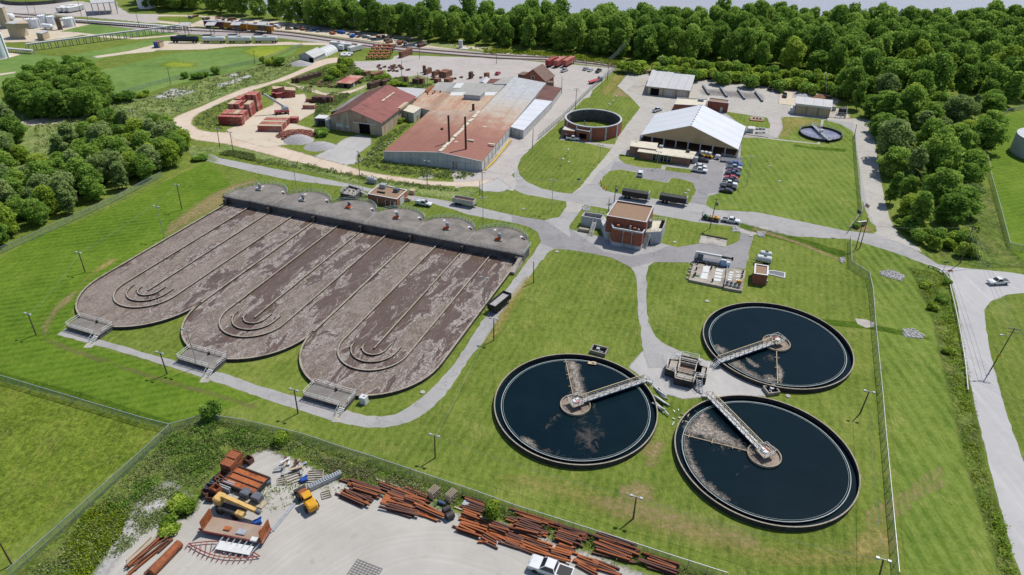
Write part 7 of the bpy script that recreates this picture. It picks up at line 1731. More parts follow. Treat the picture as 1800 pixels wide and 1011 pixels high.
for px,py,tx,ty,k,l in ((938,497,938,460,'plain','bare wooden pole at the bend of the basin road'),(1079.5,355.5,1083,325.5,'trafo','pole with transformer behind the headworks'),(1069.5,372,1071,350.5,'plain','short wooden stub pole behind the headworks'),(1247.5,402,1260,349,'trafo','pole with transformer beside the mower trailer'),(632,309,629,265.5,'trafo','wooden pole with white meter box beside the factory grass'),(751,328,750,283,'lamp','wooden pole with lamp in front of the factory'),(847.5,347,847.5,298,'cross','wooden crossarm pole at the factory lane mouth'),(843.5,343,843.5,318,'plain','short stub pole at the factory lane mouth'),
    (1741.5,650,1784,577,'cross','tall roadside pole with street lamp and yellow warning sign'),(1511,437,1526,383.5,'plain','tall leaning pole by the entrance gate with white tip'),(1504,438,1516,393,'plain','shorter leaning pole by the entrance gate'),(21,993,-6,945,'plain','thick brown wooden pole in the meadow corner'),(1687.5,463,1711,397,'cross','tall crossarm pole with guy wires at the road junction'),(1587 - 86,244,1506,219,'plain','grey pole at the fence corner near the thickener'),(1453.5,213,1453,200,'plain','short grey post at the thickener bridge'),
    (987,165,988,134,'plain','wooden pole at the brown annex of the factory'),(1011,194,1014,155.5,'cross','crossarm pole on the fence of the round brick tank'),(935.6,261,937.4,226,'plain','wooden pole where the fence meets the oval lawn'),(1067.6,141,1070.8,104,'plain','wooden pole on the fence by the red flatbed'),(1030.6,116,1030.6,91,'plain','wooden pole behind the parked cars of the lot'),(1104,97,1105.7,65.5,'cross','crossarm pole beside the tracks at the wood edge'),(737.6,103.6,736.3,45,'cross','very tall crossarm pole at the north edge of the brick lot'),(852,81,851.7,53,'plain','pole against the dark wood beyond the tracks'),(872.5,112.5,874,80,'plain','pole at the lot edge near the white pickup'),(706,134.5,706,105,'plain','thick pole in the middle of the brick lot'),(734.5,153.7,734,126,'plain','pole behind the factory by the brick stacks'),(751,153,751,132,'plain','lower pole behind the grey factory roof'),(593.7,122.5,593,105,'plain','pole among the bushes above the red roofed shed'),
    (447.5,113,445.8,89.5,'cross','crossarm pole on the far field fence'),(300,148,294.5,120,'cross','crossarm pole on the field fence beside young bushes'),(102,204,93,169,'lamp','lamp pole in front of the field grove'),(239,224.5,232,195,'lamp','pole above the thicket near the dirt road bend'),(129.5,239,121,205.5,'plain','pole between grove and thicket'),(386.6,259.6,381.4,227,'lamp','pole at the dirt road by the junk pallets'),(411,272,404,232,'lamp','pole beside the top service road gate'),(143.6,30,136,0,'plain','tall dark pole beyond the tank farm'),(156,41.3,148.8,13.5,'plain','pole at the end of the tank farm siding'),(62.8,24.8,59,9,'plain','pole behind the tank farm'),(50,23,44,0,'plain','tall pole behind the tank farm containment wall'),(245,47.8,238,19.5,'plain','pole near the big white tank'),(337,57,330,24,'trafo','pole with transformer at the railway near the boxcars'),(318,52.6,314,36,'plain','small pole at the end of the pipe rack'),(625,66,623,35,'cross','crossarm pole in the scrap yard by the tracks'),(525,50,522,27,'cross','crossarm pole in the scrap yard near the wood')):
    pole(px,py,tx,ty,k,l,mat='rust_dark' if 'brown' in l else 'wood')
RD = G(1741.5,650); hx = POLE[(1742,650)] if (1742,650) in POLE else POLE[(round(1741.5),650)]
solo(MB().tube([(0,0,0),(-0.8,0.1,0.5),(-2.0,0.2,0.55)],0.06,6).bbox(-2.3,0.2,0.4,0.8,0.35,0.2,0.06),'street_lamp',M('galv'),'street lamp arm fixed to the tall roadside pole','lamp',(hx[0] - 0.2,hx[1] - 0.2,hx[2] - 2.2),0.1)
solo(MB().add([(0,-0.05,0.75),(-0.75,-0.05,0),(0,-0.05,-0.75),(0.75,-0.05,0),(0,0,0.75),(-0.75,0,0),(0,0,-0.75),(0.75,0,0)],[(0,1,2,3),(7,6,5,4)]),'warning_sign',M('yellow'),'yellow diamond warning sign on the tall roadside pole','sign',(RD[0] + 0.05,RD[1] - 0.2,4.2),0.35)
def wire(a,b,label,sag=0.8,dz=0.0,r=0.03):
    A = Vector(POLE[a] if isinstance(a[0],int) and a in POLE else a); B = Vector(POLE[b] if b in POLE else b); A.z += dz; B.z += dz; n = 12
    pts = [A.lerp(B,i / n) - Vector((0,0,sag * 4 * (i / n) * (1 - i / n))) for i in range(n + 1)]; pts = [p - A for p in pts]
    solo(MB().tube(pts,r,4),'power_line',M('wire'),label,'wire',tuple(A),0,'overhead wires')
K = list(POLE)
def near(px,py): return min(K,key=lambda k: (k[0] - px) ** 2 + (k[1] - py) ** 2)
for a,b in (((64,589),(150,479)),((150,479),(320,369)),((765,805),(1113,912)),((765,805),(868,598)),((1540,1035),(1512,727)),((1080,355),(1247,402)),((1247,402),(1504,438)),((1080,355),(848,347)),((1011,194),(1068,141)),((1068,141),(1104,97)),((300,148),(447,113)),((1687,463),(1504,438)),((1113,912),(1540,1035))):
    wire(near(*a),near(*b),'thin overhead wire strung between the wooden poles',0.9,-0.3)
for dx in (-1.1,0,1.1):
    a = POLE[near(1742,650)]; b = POLE[near(1687,463)]
    wire((a[0] + dx,a[1],a[2] - 0.3),(b[0] + dx,b[1],b[2] - 0.3),'thin overhead wire strung between the wooden poles',1.0); wire((a[0] + dx,a[1],a[2] - 0.3),(a[0] + dx + 34,a[1] - 60,12),'thin overhead wire strung between the wooden poles',1.0)
    q = G(1720 + dx * 12,472); wire(POLE[near(1687,463)],(q[0],q[1],0.1),'thin overhead wire strung between the wooden poles',0.0)
    a = POLE[near(1104,97)]; b = POLE[near(1068,141)]; wire((a[0] + dx,a[1],a[2] - 0.4),(b[0] + dx,b[1],b[2] - 0.2),'thin overhead wire strung between the wooden poles',1.2,0,0.05)
# entrance sign, flags, small signs
x,y = G(1513,398); t = thing('entrance_sign','dark entrance sign on a mulch bed between the gate poles','sign',(x,y,0),0.25); build(MB().box(0,0,0.2,3.0,0.4,1.5),'panel',M('mulch'),t); build(MB().box(0,-0.22,0.8,2.2,0.04,0.4),'lettering_board',M('rim'),t); build(MB().box(0,0,1.7,3.2,0.5,0.1),'cap',M('white'),t)
soft_px('mulch_bed',Z(1350,253,4,[(580,600),(600,575),(690,575),(745,605),(690,620)]),0.056,'bare_soil',0.5,0.3)
shrub(1505,400,3.0,2.0,'rounded shrub beside the entrance sign','bush1')
for px,py,ty,cols,lab in ((1511,392,357,('red','white','blue'),'flagpole with red white and blue flag by the entrance sign'),(1499,395,368,('car_navy',),'flagpole with dark blue flag by the entrance sign')):
    x,y = G(px,py); h = hgt(px,py,ty); t = thing('flagpole',lab,'flagpole',(x,y,0)); build(MB().cyl((0,0,0),(0,0,h),0.07,0.05,8),'pole',M('galv'),t)
    mb = MB(); n = 6
    for i in range(n):
        m_ = 0 if len(cols) == 1 else (2 if i == 0 else i % 2); mb.add([(0.1 + 0.25 * i,0.12 * sin(i),h - 0.1 - 0.12 * i),(0.35 + 0.25 * i,0.12 * sin(i + 1),h - 0.22 - 0.12 * i),(0.3 + 0.2 * i,0.12 * sin(i + 1),h - 1.3 - 0.12 * i),(0.1 + 0.2 * i,0.12 * sin(i),h - 1.2 - 0.12 * i)],[(0,1,2,3)],m_)
    build(mb,'flag',[M(c) for c in cols],t)
for px,py,ty,mt,lab in ((1657,478,462,'green','green street name sign at the road junction'),(1667,484,478,'orange','small orange sign board at the road junction'),(1016.5,325,316,'blue','small blue sign on the oval lawn')):
    x,y = G(px,py); h = max(1.4,hgt(px,py,ty)); t = thing('road_sign',lab,'sign',(x,y,0)); build(MB().cyl((0,0,0),(0,0,h),0.05,0.05,6),'post',M('grey_steel'),t); build(MB().box(0,0,h - 0.1,1.3,0.08,0.5),'sign_board',M(mt),t)
for k,(px,py) in enumerate(((1055,322),(1057,327),(1062,332),(1066,335))):
    x,y = G(px,py); solo(MB().cyl((0,0,0),(0,0,1.2),0.16,0.16,10).ball(0,0,1.2,0.16,None,0.1,10),'bollard',M('yellow'),'yellow bollard at the corner of the island lawn','bollard',(x,y,0),0,'yellow bollards')
for px,py,lab in ((998,273,'white globe lamp on the oval lawn beside the brick tank path'),(989,290,'lower white globe lamp on the oval lawn'),(1082,178,'white globe lamp behind the round brick tank'),(1077,186,'middle globe lamp behind the round brick tank'),(1070,192,'globe lamp closest to the round brick tank rim')):
    x,y = G(px,py); t = thing('globe_lamp',lab,'lamp',(x,y,0)); build(MB().cyl((0,0,0),(0,0,2.0),0.05,0.05,6),'post',M('galv'),t); build(MB().ball(0,0,2.3,0.5,None,0.4,12),'globe',M('white'),t)

# ================================================================ vehicles
def extr(mb,prof,w_,m=0,taper=None):
    """side profile (x,z) extruded across y; TAPER: half width by z"""
    n = len(prof); hw = [(taper(z) if taper else w_ / 2) for x,z in prof]
    P = [(x,-h,z) for (x,z),h in zip(prof,hw)] + [(x,h,z) for (x,z),h in zip(prof,hw)]
    return mb.add(P,[tuple(range(n)),tuple(range(2 * n - 1,n - 1,-1))] + [(i,n + i,n + (i + 1) % n,(i + 1) % n) for i in range(n)],m)
def wheels(t,xs,w_,r=0.38):
    for x in xs:
        for s_ in (-1,1):
            o = build(MB().cyl((x,s_ * (w_ / 2 - 0.22),r),(x,s_ * (w_ / 2 + 0.02),r),r,r,14),'wheel',M('rubber'),t)
def car(px,py,rz,kind,paint_,label,cat=None,z=0.06,group=None):
    x,y = G(px,py); t = thing({'pickup': 'pickup_truck','car': 'parked_car','suv': 'parked_car','utility': 'utility_truck'}[kind],label,cat or ('car' if kind in ('car','suv') else 'pickup truck'),(x,y,z),rz,group); p = M(paint_)
    if kind == 'car':
        L = 4.7; pr = [(-2.35,0.35),(2.35,0.35),(2.35,0.65),(2.2,0.82),(1.1,0.98),(-1.5,1.0),(-2.3,0.92),(-2.35,0.6)]; cab = [(0.95,0.98),(0.25,1.42),(-1.0,1.42),(-1.75,1.0)]; rf = (-1.0,0.25,1.42)
    elif kind == 'suv':
        L = 4.9; pr = [(-2.4,0.4),(2.45,0.4),(2.45,0.8),(2.2,1.0),(1.1,1.1),(-2.35,1.12),(-2.4,0.6)]; cab = [(1.05,1.1),(0.4,1.72),(-2.0,1.7),(-2.3,1.1)]; rf = (-2.0,0.4,1.72)
    else:
        L = 5.7; pr = [(-2.8,0.5),(2.85,0.5),(2.85,0.95),(2.6,1.12),(1.35,1.18),(-0.75,1.18),(-2.8,1.18)]; cab = [(1.3,1.18),(0.6,1.84),(-0.5,1.84),(-0.75,1.18)]; rf = (-0.5,0.6,1.84)
    W = 1.9; build(extr(MB(),pr,W),'body',p,t)
    tp = lambda z: W / 2 - 0.06 - 0.24 * max(0,(z - 1.0))
    build(extr(MB(),cab,W,0,tp),'window',M('glass'),t)
    build(MB().bbox((rf[0] + rf[1]) / 2,0,rf[2] - 0.03,rf[1] - rf[0] + 0.12,2 * tp(rf[2]) + 0.04,0.07,0.03).bar((rf[1],tp(rf[2]),rf[2]),(cab[0][0],tp(1.1),cab[0][1]),0.08).bar((rf[1],-tp(rf[2]),rf[2]),(cab[0][0],-tp(1.1),cab[0][1]),0.08).bar((rf[0],tp(rf[2]),rf[2]),(cab[-1][0],tp(1.1),cab[-1][1]),0.12).bar((rf[0],-tp(rf[2]),rf[2]),(cab[-1][0],-tp(1.1),cab[-1][1]),0.12),'cab_roof',p,t)
    wheels(t,(-L * 0.31,L * 0.32),W)
    if kind == 'pickup': build(MB().box(-1.8,0,1.185,1.75,1.55,0.012),'cargo_bed',M('black'),t)
    if kind == 'utility':
        build(MB().bbox(-1.8,0,1.18,2.0,1.9,0.5,0.06),'tool_box',p,t); mb = MB()
        for s_ in (-0.8,0.8): mb.bar((-2.7,s_,2.1),(1.2,s_,2.1),0.08); mb.bar((-2.6,s_,1.6),(-2.6,s_,2.1),0.07); mb.bar((0.9,s_,1.5),(0.9,s_,2.1),0.07)
        for x_ in (-2.2,-0.9,0.6): mb.bar((x_,-0.8,2.1),(x_,0.8,2.1),0.08)
        build(mb,'ladder_rack',M('galv'),t)
    for s_ in (-0.65,0.65): build(MB().box(L / 2 + (0.02 if kind != 'suv' else 0),s_,0.72,0.06,0.36,0.16),'headlight',M('white'),t)
    return t
ps = SITE
row = [('pickup','car_blue','bright blue pickup at the far end of the parked row'),('pickup','car_silver','silver pickup, second from the far end of the parked row'),('car','car_plum','plum coloured car in the parked row'),('pickup','car_teal','grey blue pickup in the middle of the parked row'),('car','car_red','red car in the parked row'),('pickup','car_navy','navy pickup just below the red car'),('pickup','car_white','white pickup in the parked row between navy ones'),('pickup','car_black','black pickup, second from the near end of the parked row'),('car','car_black','black car at the near end of the parked row')]
for (k,c,l),(px,py) in zip(row,[(1291,292),(1290,297.5),(1289,303),(1287.5,308.5),(1285,315),(1284,320.5),(1281,326),(1280,332),(1276,338)]): car(px,py,ps + (pi if k == 'car' else 0),k,c,l,group=None)
for a in ((1231,295,ps,'car','car_white','white sedan beside the office corner'),(1229,302.5,ps,'pickup','car_white','white pickup parked below the white sedan at the office'),(1235,284,ps,'car','car_navy','dark blue car nearest the office porch'),(1125.5,308,1.32,'suv','car_white','white car alone on the dark parking patch of the island lawn'),(1155,196,0.75,'pickup','car_white','white pickup beside the drying shed roof edge'),(1353,157,1.25,'car','car_black','dark car by the tan bank of the truck court'),(1366,160.5,1.25,'pickup','car_navy','dark pickup with pale roof at the truck court end'),(1379,170,1.25,'pickup','car_black','open dark work truck on the dirt lot'),(1007,246.5,ps + 0.1,'pickup','car_white','white pickup in front of the tank gate house'),(1029,123,1.1,'car','car_silver','silver car in the factory lot'),(1037.5,125,1.1,'car','car_white','white car in the factory lot'),(1052,127,1.1,'pickup','car_black','black pickup in the factory lot'),(992,126,0.95,'pickup','car_white','white pickup in front of the red trailers'),(875,131,1.25,'car','car_red','red car alone on the brick lot'),(745,361,ps,'utility','car_white','white utility truck with ladder rack beside the blower house'),(1284,391,ps,'pickup','car_white','white pickup towing the mower trailer'),(1753,499,0.12 + pi,'pickup','car_white','white pickup with dark bed on the public road')): car(*a)
# mower trailer
x,y = G(1249,387.5); t = thing('mower_trailer','flat trailer carrying green and yellow mowers behind a white pickup','trailer',(x,y,0.06),ps); build(MB().box(0,0,0.55,5.6,2.0,0.15).bar((2.8,0,0.6),(4.3,0,0.55),0.14).bar((-2.8,-0.9,0.6),(-2.8,-0.9,2.2),0.1).bar((-2.8,0.9,0.6),(-2.8,0.9,2.2),0.1).bar((-2.8,-0.9,2.2),(-2.8,0.9,2.2),0.1),'frame',M('dark_steel'),t); wheels(t,(-0.4,0.5),2.1,0.34)
for k,m_ in enumerate(('green','pale_yellow','yellow')):
    mx = solo(MB().bbox(0,0,0.3,1.4,1.2,0.5,0.15).bbox(-0.2,0,0.8,0.5,0.6,0.4,0.1).cyl((-0.5,-0.6,0.3),(-0.5,0.6,0.3),0.3,0.3,10,1).cyl((0.5,-0.5,0.2),(0.5,0.5,0.2),0.2,0.2,10,1),'ride_on_mower',[M(m_),M('rubber')],('green ride on mower at the rear of the trailer','pale mower in the middle of the trailer','yellow mower at the front of the trailer')[k],'mower',(x + (-1.7 + 1.7 * k) * cos(ps),y + (-1.7 + 1.7 * k) * sin(ps),0.77),ps)
# dump trailers
def dump(px,py,rz,L,W,H,mat,load,label,axles,name='dump_trailer',ribs=True):
    x,y = G(px,py); t = thing(name,label,'trailer',(x,y,0.06),rz)
    mb = MB().wall([(-L / 2,-W / 2),(L / 2,-W / 2),(L / 2,W / 2),(-L / 2,W / 2)],0.12,1.1,1.1 + H,0,True); mb.box(0,0,1.0,L,W,0.2)
    if ribs:
        for i in range(int(L / 0.9)):
            for s_ in (-1,1): mb.box(-L / 2 + 0.5 + i * 0.9,s_ * (W / 2 + 0.09),1.1,0.14,0.1,H)
    build(mb,'box_body',M(mat),t); build(MB().box(0,0,1.1 + H * 0.55,L - 0.2,W - 0.2,0.12),'load',M(load),t)
    build(MB().bar((-L / 2,0,0.85),(L / 2 + 0.8,0,0.85),0.7,0.25).bar((L / 2 - 0.6,-0.8,0),(L / 2 - 0.6,-0.8,0.9),0.14).bar((L / 2 - 0.6,0.8,0),(L / 2 - 0.6,0.8,0.9),0.14),'chassis',M('dark_steel'),t); wheels(t,axles,W,0.5); return t
dump(816,361,ps,7.6,2.4,1.5,'cream_metal','rust_dark','cream ribbed dump trailer on the road behind the basin deck',(-2.4,-1.2))
dump(878,540,1.0,7.4,2.4,1.6,'black','stone_grey','black dump trailer with pale load on the road east of the basin',(-2.6,-1.4))
for px,py,l in ((1116,350,'black tarped dump semitrailer nearest the headworks roof'),(1182,358,'black tarped dump semitrailer standing further east on the main road')):
    t = dump(px,py,ps,8.8,2.4,1.8,'black','dark_steel',l,(-3.2,-2.0),'semi_trailer'); build(MB().add([(-4.4,-1.2,2.92),(4.4,-1.2,2.92),(4.4,0,3.25),(-4.4,0,3.25),(4.4,1.2,2.92),(-4.4,1.2,2.92)],[(0,1,2,3),(3,2,4,5)]),'tarpaulin',M('black'),t); build(MB().box(4.6,0,1.3,0.3,2.3,2.0),'front_wall',M('galv'),t); build(MB().bbox(0.3,-0.8,0.45,2.4,0.6,0.55,0.1),'side_tank',M('plate_tan'),t)
# crane truck by the valve vault
x,y = G(1249,466); t = thing('crane_truck','white and blue boom crane truck parked behind the valve vault','truck',(x,y,0.06),ps + 0.02)
build(MB().box(-1.0,0,1.0,7.6,2.3,0.35),'flat_deck',M('grey_steel'),t); build(MB().box(0,0,0.6,9.4,1.0,0.4),'chassis',M('black'),t)
build(extr(MB(),[(2.6,0.7),(5.2,0.7),(5.2,1.6),(4.2,1.8),(4.0,2.6),(2.7,2.7)],2.2),'cab',M('truck_blue'),t); build(extr(MB(),[(4.02,1.85),(4.25,1.85),(4.05,2.5),(3.9,2.5)],1.9),'windscreen',M('glass'),t)
build(MB().bbox(3.4,0,2.68,1.5,2.0,0.14,0.06),'cab_roof',M('white'),t); build(MB().bbox(4.7,0,1.64,1.0,1.7,0.14,0.06),'hood',M('white'),t); wheels(t,(-3.4,-2.2,4.2),2.3,0.52)
b = build(MB().bar((-4.4,0.2,3.3),(2.6,0.2,3.2),0.5,0.55).bar((-4.6,0.2,1.3),(-4.3,0.2,3.4),0.7,0.7),'boom',M('white'),t); build(MB().bar((2.6,0.2,3.2),(5.6,0.2,3.05),0.4,0.42).bbox(5.6,0.2,2.6,0.5,0.6,0.9,0.05),'boom_tip',M('black'),b)
build(MB().bbox(-3.2,0.3,1.35,1.6,1.6,1.4,0.15),'turret',M('grey_steel'),t); build(MB().bar((-4.2,-1.7,0.1),(-4.2,1.7,0.1),0.3).bar((-4.2,-1.6,0.1),(-4.2,-1.6,1.4),0.2).bar((-4.2,1.6,0.1),(-4.2,1.6,1.4),0.2),'outrigger',M('black'),t)
for px,py,L_,r_,rz,l in ((1341,464,3.6,1.0,ps,'white tank trailer against the brick hut'),(1344,455,2.8,0.8,ps,'smaller white tank trailer behind the first')):
    x,y = G(px,py); t = thing('tank_trailer',l,'trailer',(x,y,0.03),rz); build(MB().cyl((-L_ / 2,0,1.7),(L_ / 2,0,1.7),r_,r_,16).ball(-L_ / 2,0,1.7,0.35,r_ * .96,r_ * .96,12).ball(L_ / 2,0,1.7,0.35,r_ * .96,r_ * .96,12),'tank',M('tank_white'),t); build(MB().box(0,0,0.6,L_ + 0.6,1.2,0.2).bar((-L_ / 2,0,0.7),(-L_ / 2 - 1.2,0,0.7),0.15),'chassis',M('black'),t); wheels(t,(0.4,1.2),2.0,0.4); build(MB().bbox(0.2,0,1.65 + r_,0.9,0.6,0.2,0.05),'manhole',M('dark_steel'),t)
for px,py,l in ((1235,275.5,'yellow and white tractor closest to the office, under the shed edge'),(1242,276.5,'yellow and white tractor in the middle of three'),(1248.5,278,'yellow and white tractor furthest from the office')):
    x,y = G(px,py); t = thing('small_tractor',l,'tractor',(x,y,0.06),-1.2); build(MB().bbox(0.5,0,0.5,1.8,1.0,0.6,0.15),'hood',M('yellow'),t); build(MB().bbox(-0.7,0,0.6,1.3,1.3,1.5,0.15),'cab',M('white'),t); wheels(t,(-0.8,0.9),1.7,0.5)
x,y = G(1261,280); t = thing('water_trailer','small white tank trailer near the weighing deck','trailer',(x,y,0.05),ps); build(MB().bbox(0,0,0.6,2.0,1.5,1.2,0.3),'tank',M('white'),t); wheels(t,(0,),1.6,0.35)
x,y = G(996,243); t = thing('golf_cart','golf cart with white canopy in front of the low gate block','cart',(x,y,0.03),0.3); build(MB().bbox(0,0,0.35,2.4,1.2,0.5,0.12),'body',M('dark_steel'),t); build(MB().bbox(0,0,1.85,1.9,1.3,0.12,0.05),'canopy',M('white'),t); build(MB().bar((-0.8,0.5,0.8),(-0.8,0.5,1.9),0.06).bar((-0.8,-0.5,0.8),(-0.8,-0.5,1.9),0.06).bar((0.8,0.5,0.8),(0.8,0.5,1.9),0.06).bar((0.8,-0.5,0.8),(0.8,-0.5,1.9),0.06),'canopy_post',M('black'),t); wheels(t,(-0.8,0.8),1.2,0.25)
# red flatbed and box trailers in the factory lot
x,y = G(1046,145); t = thing('flatbed_truck','red flatbed truck parked along the lot fence','truck',(x,y,0.05),0.8); build(MB().box(-1,0,1.0,7.5,2.4,0.3),'flat_deck',M('truck_red'),t); build(MB().bbox(4.0,0,0.6,2.2,2.2,1.9,0.3),'cab',M('galv'),t); wheels(t,(-3.2,-2.0,4.0),2.4,0.5)
for px,py,c_,l in ((970,115,'red_box','red box trailer on the west of the three by the tracks'),(984,115.5,'red_box_faded','faded red box trailer in the middle of the three'),(999,115,'red_box_faded','pale roofed red box trailer nearest the parked cars')):
    x,y = G(px,py); t = thing('box_trailer',l,'trailer',(x,y,0.05),1.08); build(MB().bbox(0,0,1.1,12.0,2.6,2.8,0.06),'body',M(c_),t); build(MB().box(0,0,0.8,11,1.0,0.3),'chassis',M('black'),t); wheels(t,(-4.2,-3.0,4.4),2.5,0.5)

# ================================================================ railway cars, tank farm
q24 = lambda a,b: (240 + a / 6.652,b / 6.652)
def railcar(a,b,kind,mat,label):
    A,B = G(*q24(*a)),G(*q24(*b)); L = hypot(B[0] - A[0],B[1] - A[1]) - 0.8; t = thing('boxcar' if kind == 'box' else 'tank_car',label,'rail car',((A[0] + B[0]) / 2,(A[1] + B[1]) / 2,0.25),atan2(B[1] - A[1],B[0] - A[0]))
    if kind == 'box':
        mb = MB().box(0,0,0.9,L,2.9,3.3)
        for i in range(14): mb.box(-L / 2 + 0.6 + i * (L - 1.2) / 13,-1.5,1.0,0.12,0.12,3.1); mb.box(-L / 2 + 0.6 + i * (L - 1.2) / 13,1.5,1.0,0.12,0.12,3.1)
        build(mb,'body',M(mat),t); build(MB().box(0,0,4.2,L + 0.2,3.0,0.14),'roof',M('galv'),t); build(MB().box(0.3,-1.52,1.0,3.0,0.14,3.0),'sliding_door',M('maroon' if mat == 'maroon' else 'car_navy'),t)
    else:
        k = M(mat); build(MB().cyl((-L / 2 + 0.7,0,2.3),(L / 2 - 0.7,0,2.3),1.45,1.45,20).ball(-L / 2 + 0.7,0,2.3,0.6,1.42,1.42,14).ball(L / 2 - 0.7,0,2.3,0.6,1.42,1.42,14),'tank',k,t); build(MB().cyl((0,0,3.6),(0,0,4.2),0.5,0.5,10).box(0,0,3.72,3.2,1.2,0.08),'dome',M('galv' if mat == 'tank_white' else 'black'),t); build(MB().box(0,0,0.8,L,1.6,0.2),'frame',M('dark_steel'),t)
    for e in (-0.34,0.34):
        for d in (-0.9,0.9): build(MB().cyl((L * e + d,-0.85,0.45),(L * e + d,0.85,0.45),0.45,0.45,12),'wheelset',M('rust_dark'),t)
railcar((805,322),(1040,338),'box','maroon','maroon boxcar with graffiti like stains at the west end of the rail line'); railcar((1045,340),(1312,362),'box','bus_yellow','yellow boxcar between the maroon and the last boxcar'); railcar((1318,364),(1605,388),'box','bus_yellow','yellow boxcar at the east end of the three')
for a,b,m_,l in (((400,500),(745,502),'tank_black','black tank car under the westernmost loading canopy'),((770,503),(1060,505),'tank_white','white tank car next to the black one'),((1070,503),(1362,504),'tank_white','white tank car in the middle of the white three'),((1375,502),(1665,502),'tank_white','white tank car at the east end of the siding')): railcar(a,b,'tank',m_,l)
for a,b,l in ((590,405,'above the black tank car'),(890,402,'above the white tank car next to the black one'),(1185,398,'above the middle white tank car'),(1485,396,'above the east white tank car')):
    x,y = G(*q24(a,b)); t = thing('loading_canopy','slanted loading canopy on a platform ' + l,'canopy',(x,y,0),0.05); build(MB().add([(-3,-2.6,6.0),(3,-2.6,6.0),(3.4,2.6,7.0),(-2.6,2.6,7.0),(-3,-2.6,5.8),(3,-2.6,5.8),(3.4,2.6,6.8),(-2.6,2.6,6.8)],[(0,1,2,3),(7,6,5,4),(0,4,5,1),(1,5,6,2),(3,2,6,7),(0,3,7,4)]),'roof',M('metal_roof'),t); build(MB().box(0.2,0.3,3.4,2.6,2.0,0.15).bar((-0.9,0.9,0),(-0.9,0.9,6.5),0.2).bar((1.2,0.9,0),(1.2,0.9,6.5),0.2).bar((-0.9,-0.5,0),(-0.9,-0.5,6.2),0.2).bar((1.2,-0.5,0),(1.2,-0.5,6.2),0.2),'platform',M('grey_steel'),t)
q0 = lambda a,b: (a / 6.652,b / 6.652)
def vtank(a,b,r_px,top,label,mat='white_tank',name='storage_tank',hmax=None):
    p = q0(a,b); x,y = G(*p); x2,_ = G(p[0] + r_px / 6.652,p[1]); r = x2 - x; h = hgt(p[0],p[1],top / 6.652); y += r * 0.6; t = thing(name,label,'tank',(x,y,0)); h = hmax or h
    build(MB().cyl((0,0,0),(0,0,h),r,r,28,0,False),'shell',M(mat),t); build(MB().cyl((0,0,h),(0,0,h + 0.16 * r),r,0.1,28),'cone_roof',M(mat),t); build(MB().bar((r + 0.2,-0.3,0),(r + 0.2,-0.3,h),0.1,0.5).rail([(r * cos(i * pi / 6),r * sin(i * pi / 6),h) for i in range(12)],1.0,0.05,(1.0,),3,True),'ladder',M('rail_white'),t)
vtank(340,320,46,225,'white storage tank behind the grey roofed shed, west of its row'); vtank(418,330,46,225,'white storage tank in the middle of the tank farm row'); vtank(500,300,50,185,'tall white storage tank behind the row'); vtank(602,300,50,195,'white storage tank behind the grey silo'); vtank(800,315,66,215,'widest white storage tank at the east end of the tank farm'); vtank(-10,685,84,400,'white storage tank cut by the west picture edge',hmax=13); vtank(1695,100,98,-70,'big pale round tank at the edge of the riverside wood',hmax=12); vtank(700,350,28,215,'brown grey silo standing among the white tanks','shingle','silo')
for a,b,L_,r_,l in ((565,345,7,1.5,'horizontal white vessel at the foot of the silo'),(100,235,9,2.0,'horizontal white vessel behind the grey roofed shed'),(20,270,8,2.0,'horizontal white vessel at the west picture edge')):
    x,y = G(*q0(a,b)); solo(MB().cyl((-L_ / 2,0,r_ + 0.6),(L_ / 2,0,r_ + 0.6),r_,r_,16).ball(-L_ / 2,0,r_ + .6,0.7,r_,r_,12).ball(L_ / 2,0,r_ + .6,0.7,r_,r_,12).box(-L_ / 3,0,0,0.5,r_,1.0).box(L_ / 3,0,0,0.5,r_,1.0),'pressure_vessel',M('white_tank'),l,'tank',(x,y,0),-0.3)
def hut(P,h,wall,roof,name,label,over=0.2,z=0): P = plan(P,h); t = base_of(name,label,P); build(MB().prism(P,z,h - 0.2,0,None,False),'wall',M(wall),t,True); build(MB().prism(inset(P,-over),h - 0.2,h),'roof',M(roof),t,True); return t,P
t,P = hut([q0(a,b) for a,b in ((60,272),(165,278),(280,235),(190,232))],9.0,'beige_panel','metal_roof','process_shed','tall grey roofed process shed with an open bay in the tank farm'); build(MB().prism(plan([q0(a,b) for a,b in ((165,278),(330,275),(300,240),(280,235))],9.0),6.2,9.05),'bay_roof',M('plate_tan'),t,True)
hut([q0(a,b) for a,b in ((-80,75),(20,90),(50,70),(-50,60))],13,'beige_panel','metal_roof','process_building','tall tan process building at the west picture edge')
hut([q0(a,b) for a,b in ((418,382),(490,392),(560,362),(490,356))],4.2,'plate_tan','metal_roof','tan_hut','small tan hut with grey roof in front of the tank farm'); t,P = hut([q24(a,b) for a,b in ((190,490),(262,492),(310,472),(240,468))],3.4,'plate_tan','shingle','brick_cabin','tan cabin at the west end of the tank car siding')
x,y = G(*q24(236,560)); solo(MB().bbox(0,0,0,1.8,1.8,3.0,0.15),'portable_toilet',M('blue'),'blue portable toilet beside the tan cabin','toilet',(x,y,0))
P = [q0(a,b) for a,b in ((1062,42),(1340,22),(1335,-20),(1045,-10))]; P = plan(P,8.0); t = base_of('open_shed','open sided white roofed shed at the far plant',P,'shed'); build(MB().prism(P,7.6,8.0),'roof',M('metal_roof'),t,True)
for k in range(5):
    for a,b in ((0,1),(3,2)): p = V2(P[a],P[b],k / 4); build(MB().box(*p,0,0.4,0.4,7.6),'post',M('galv'),t,True)
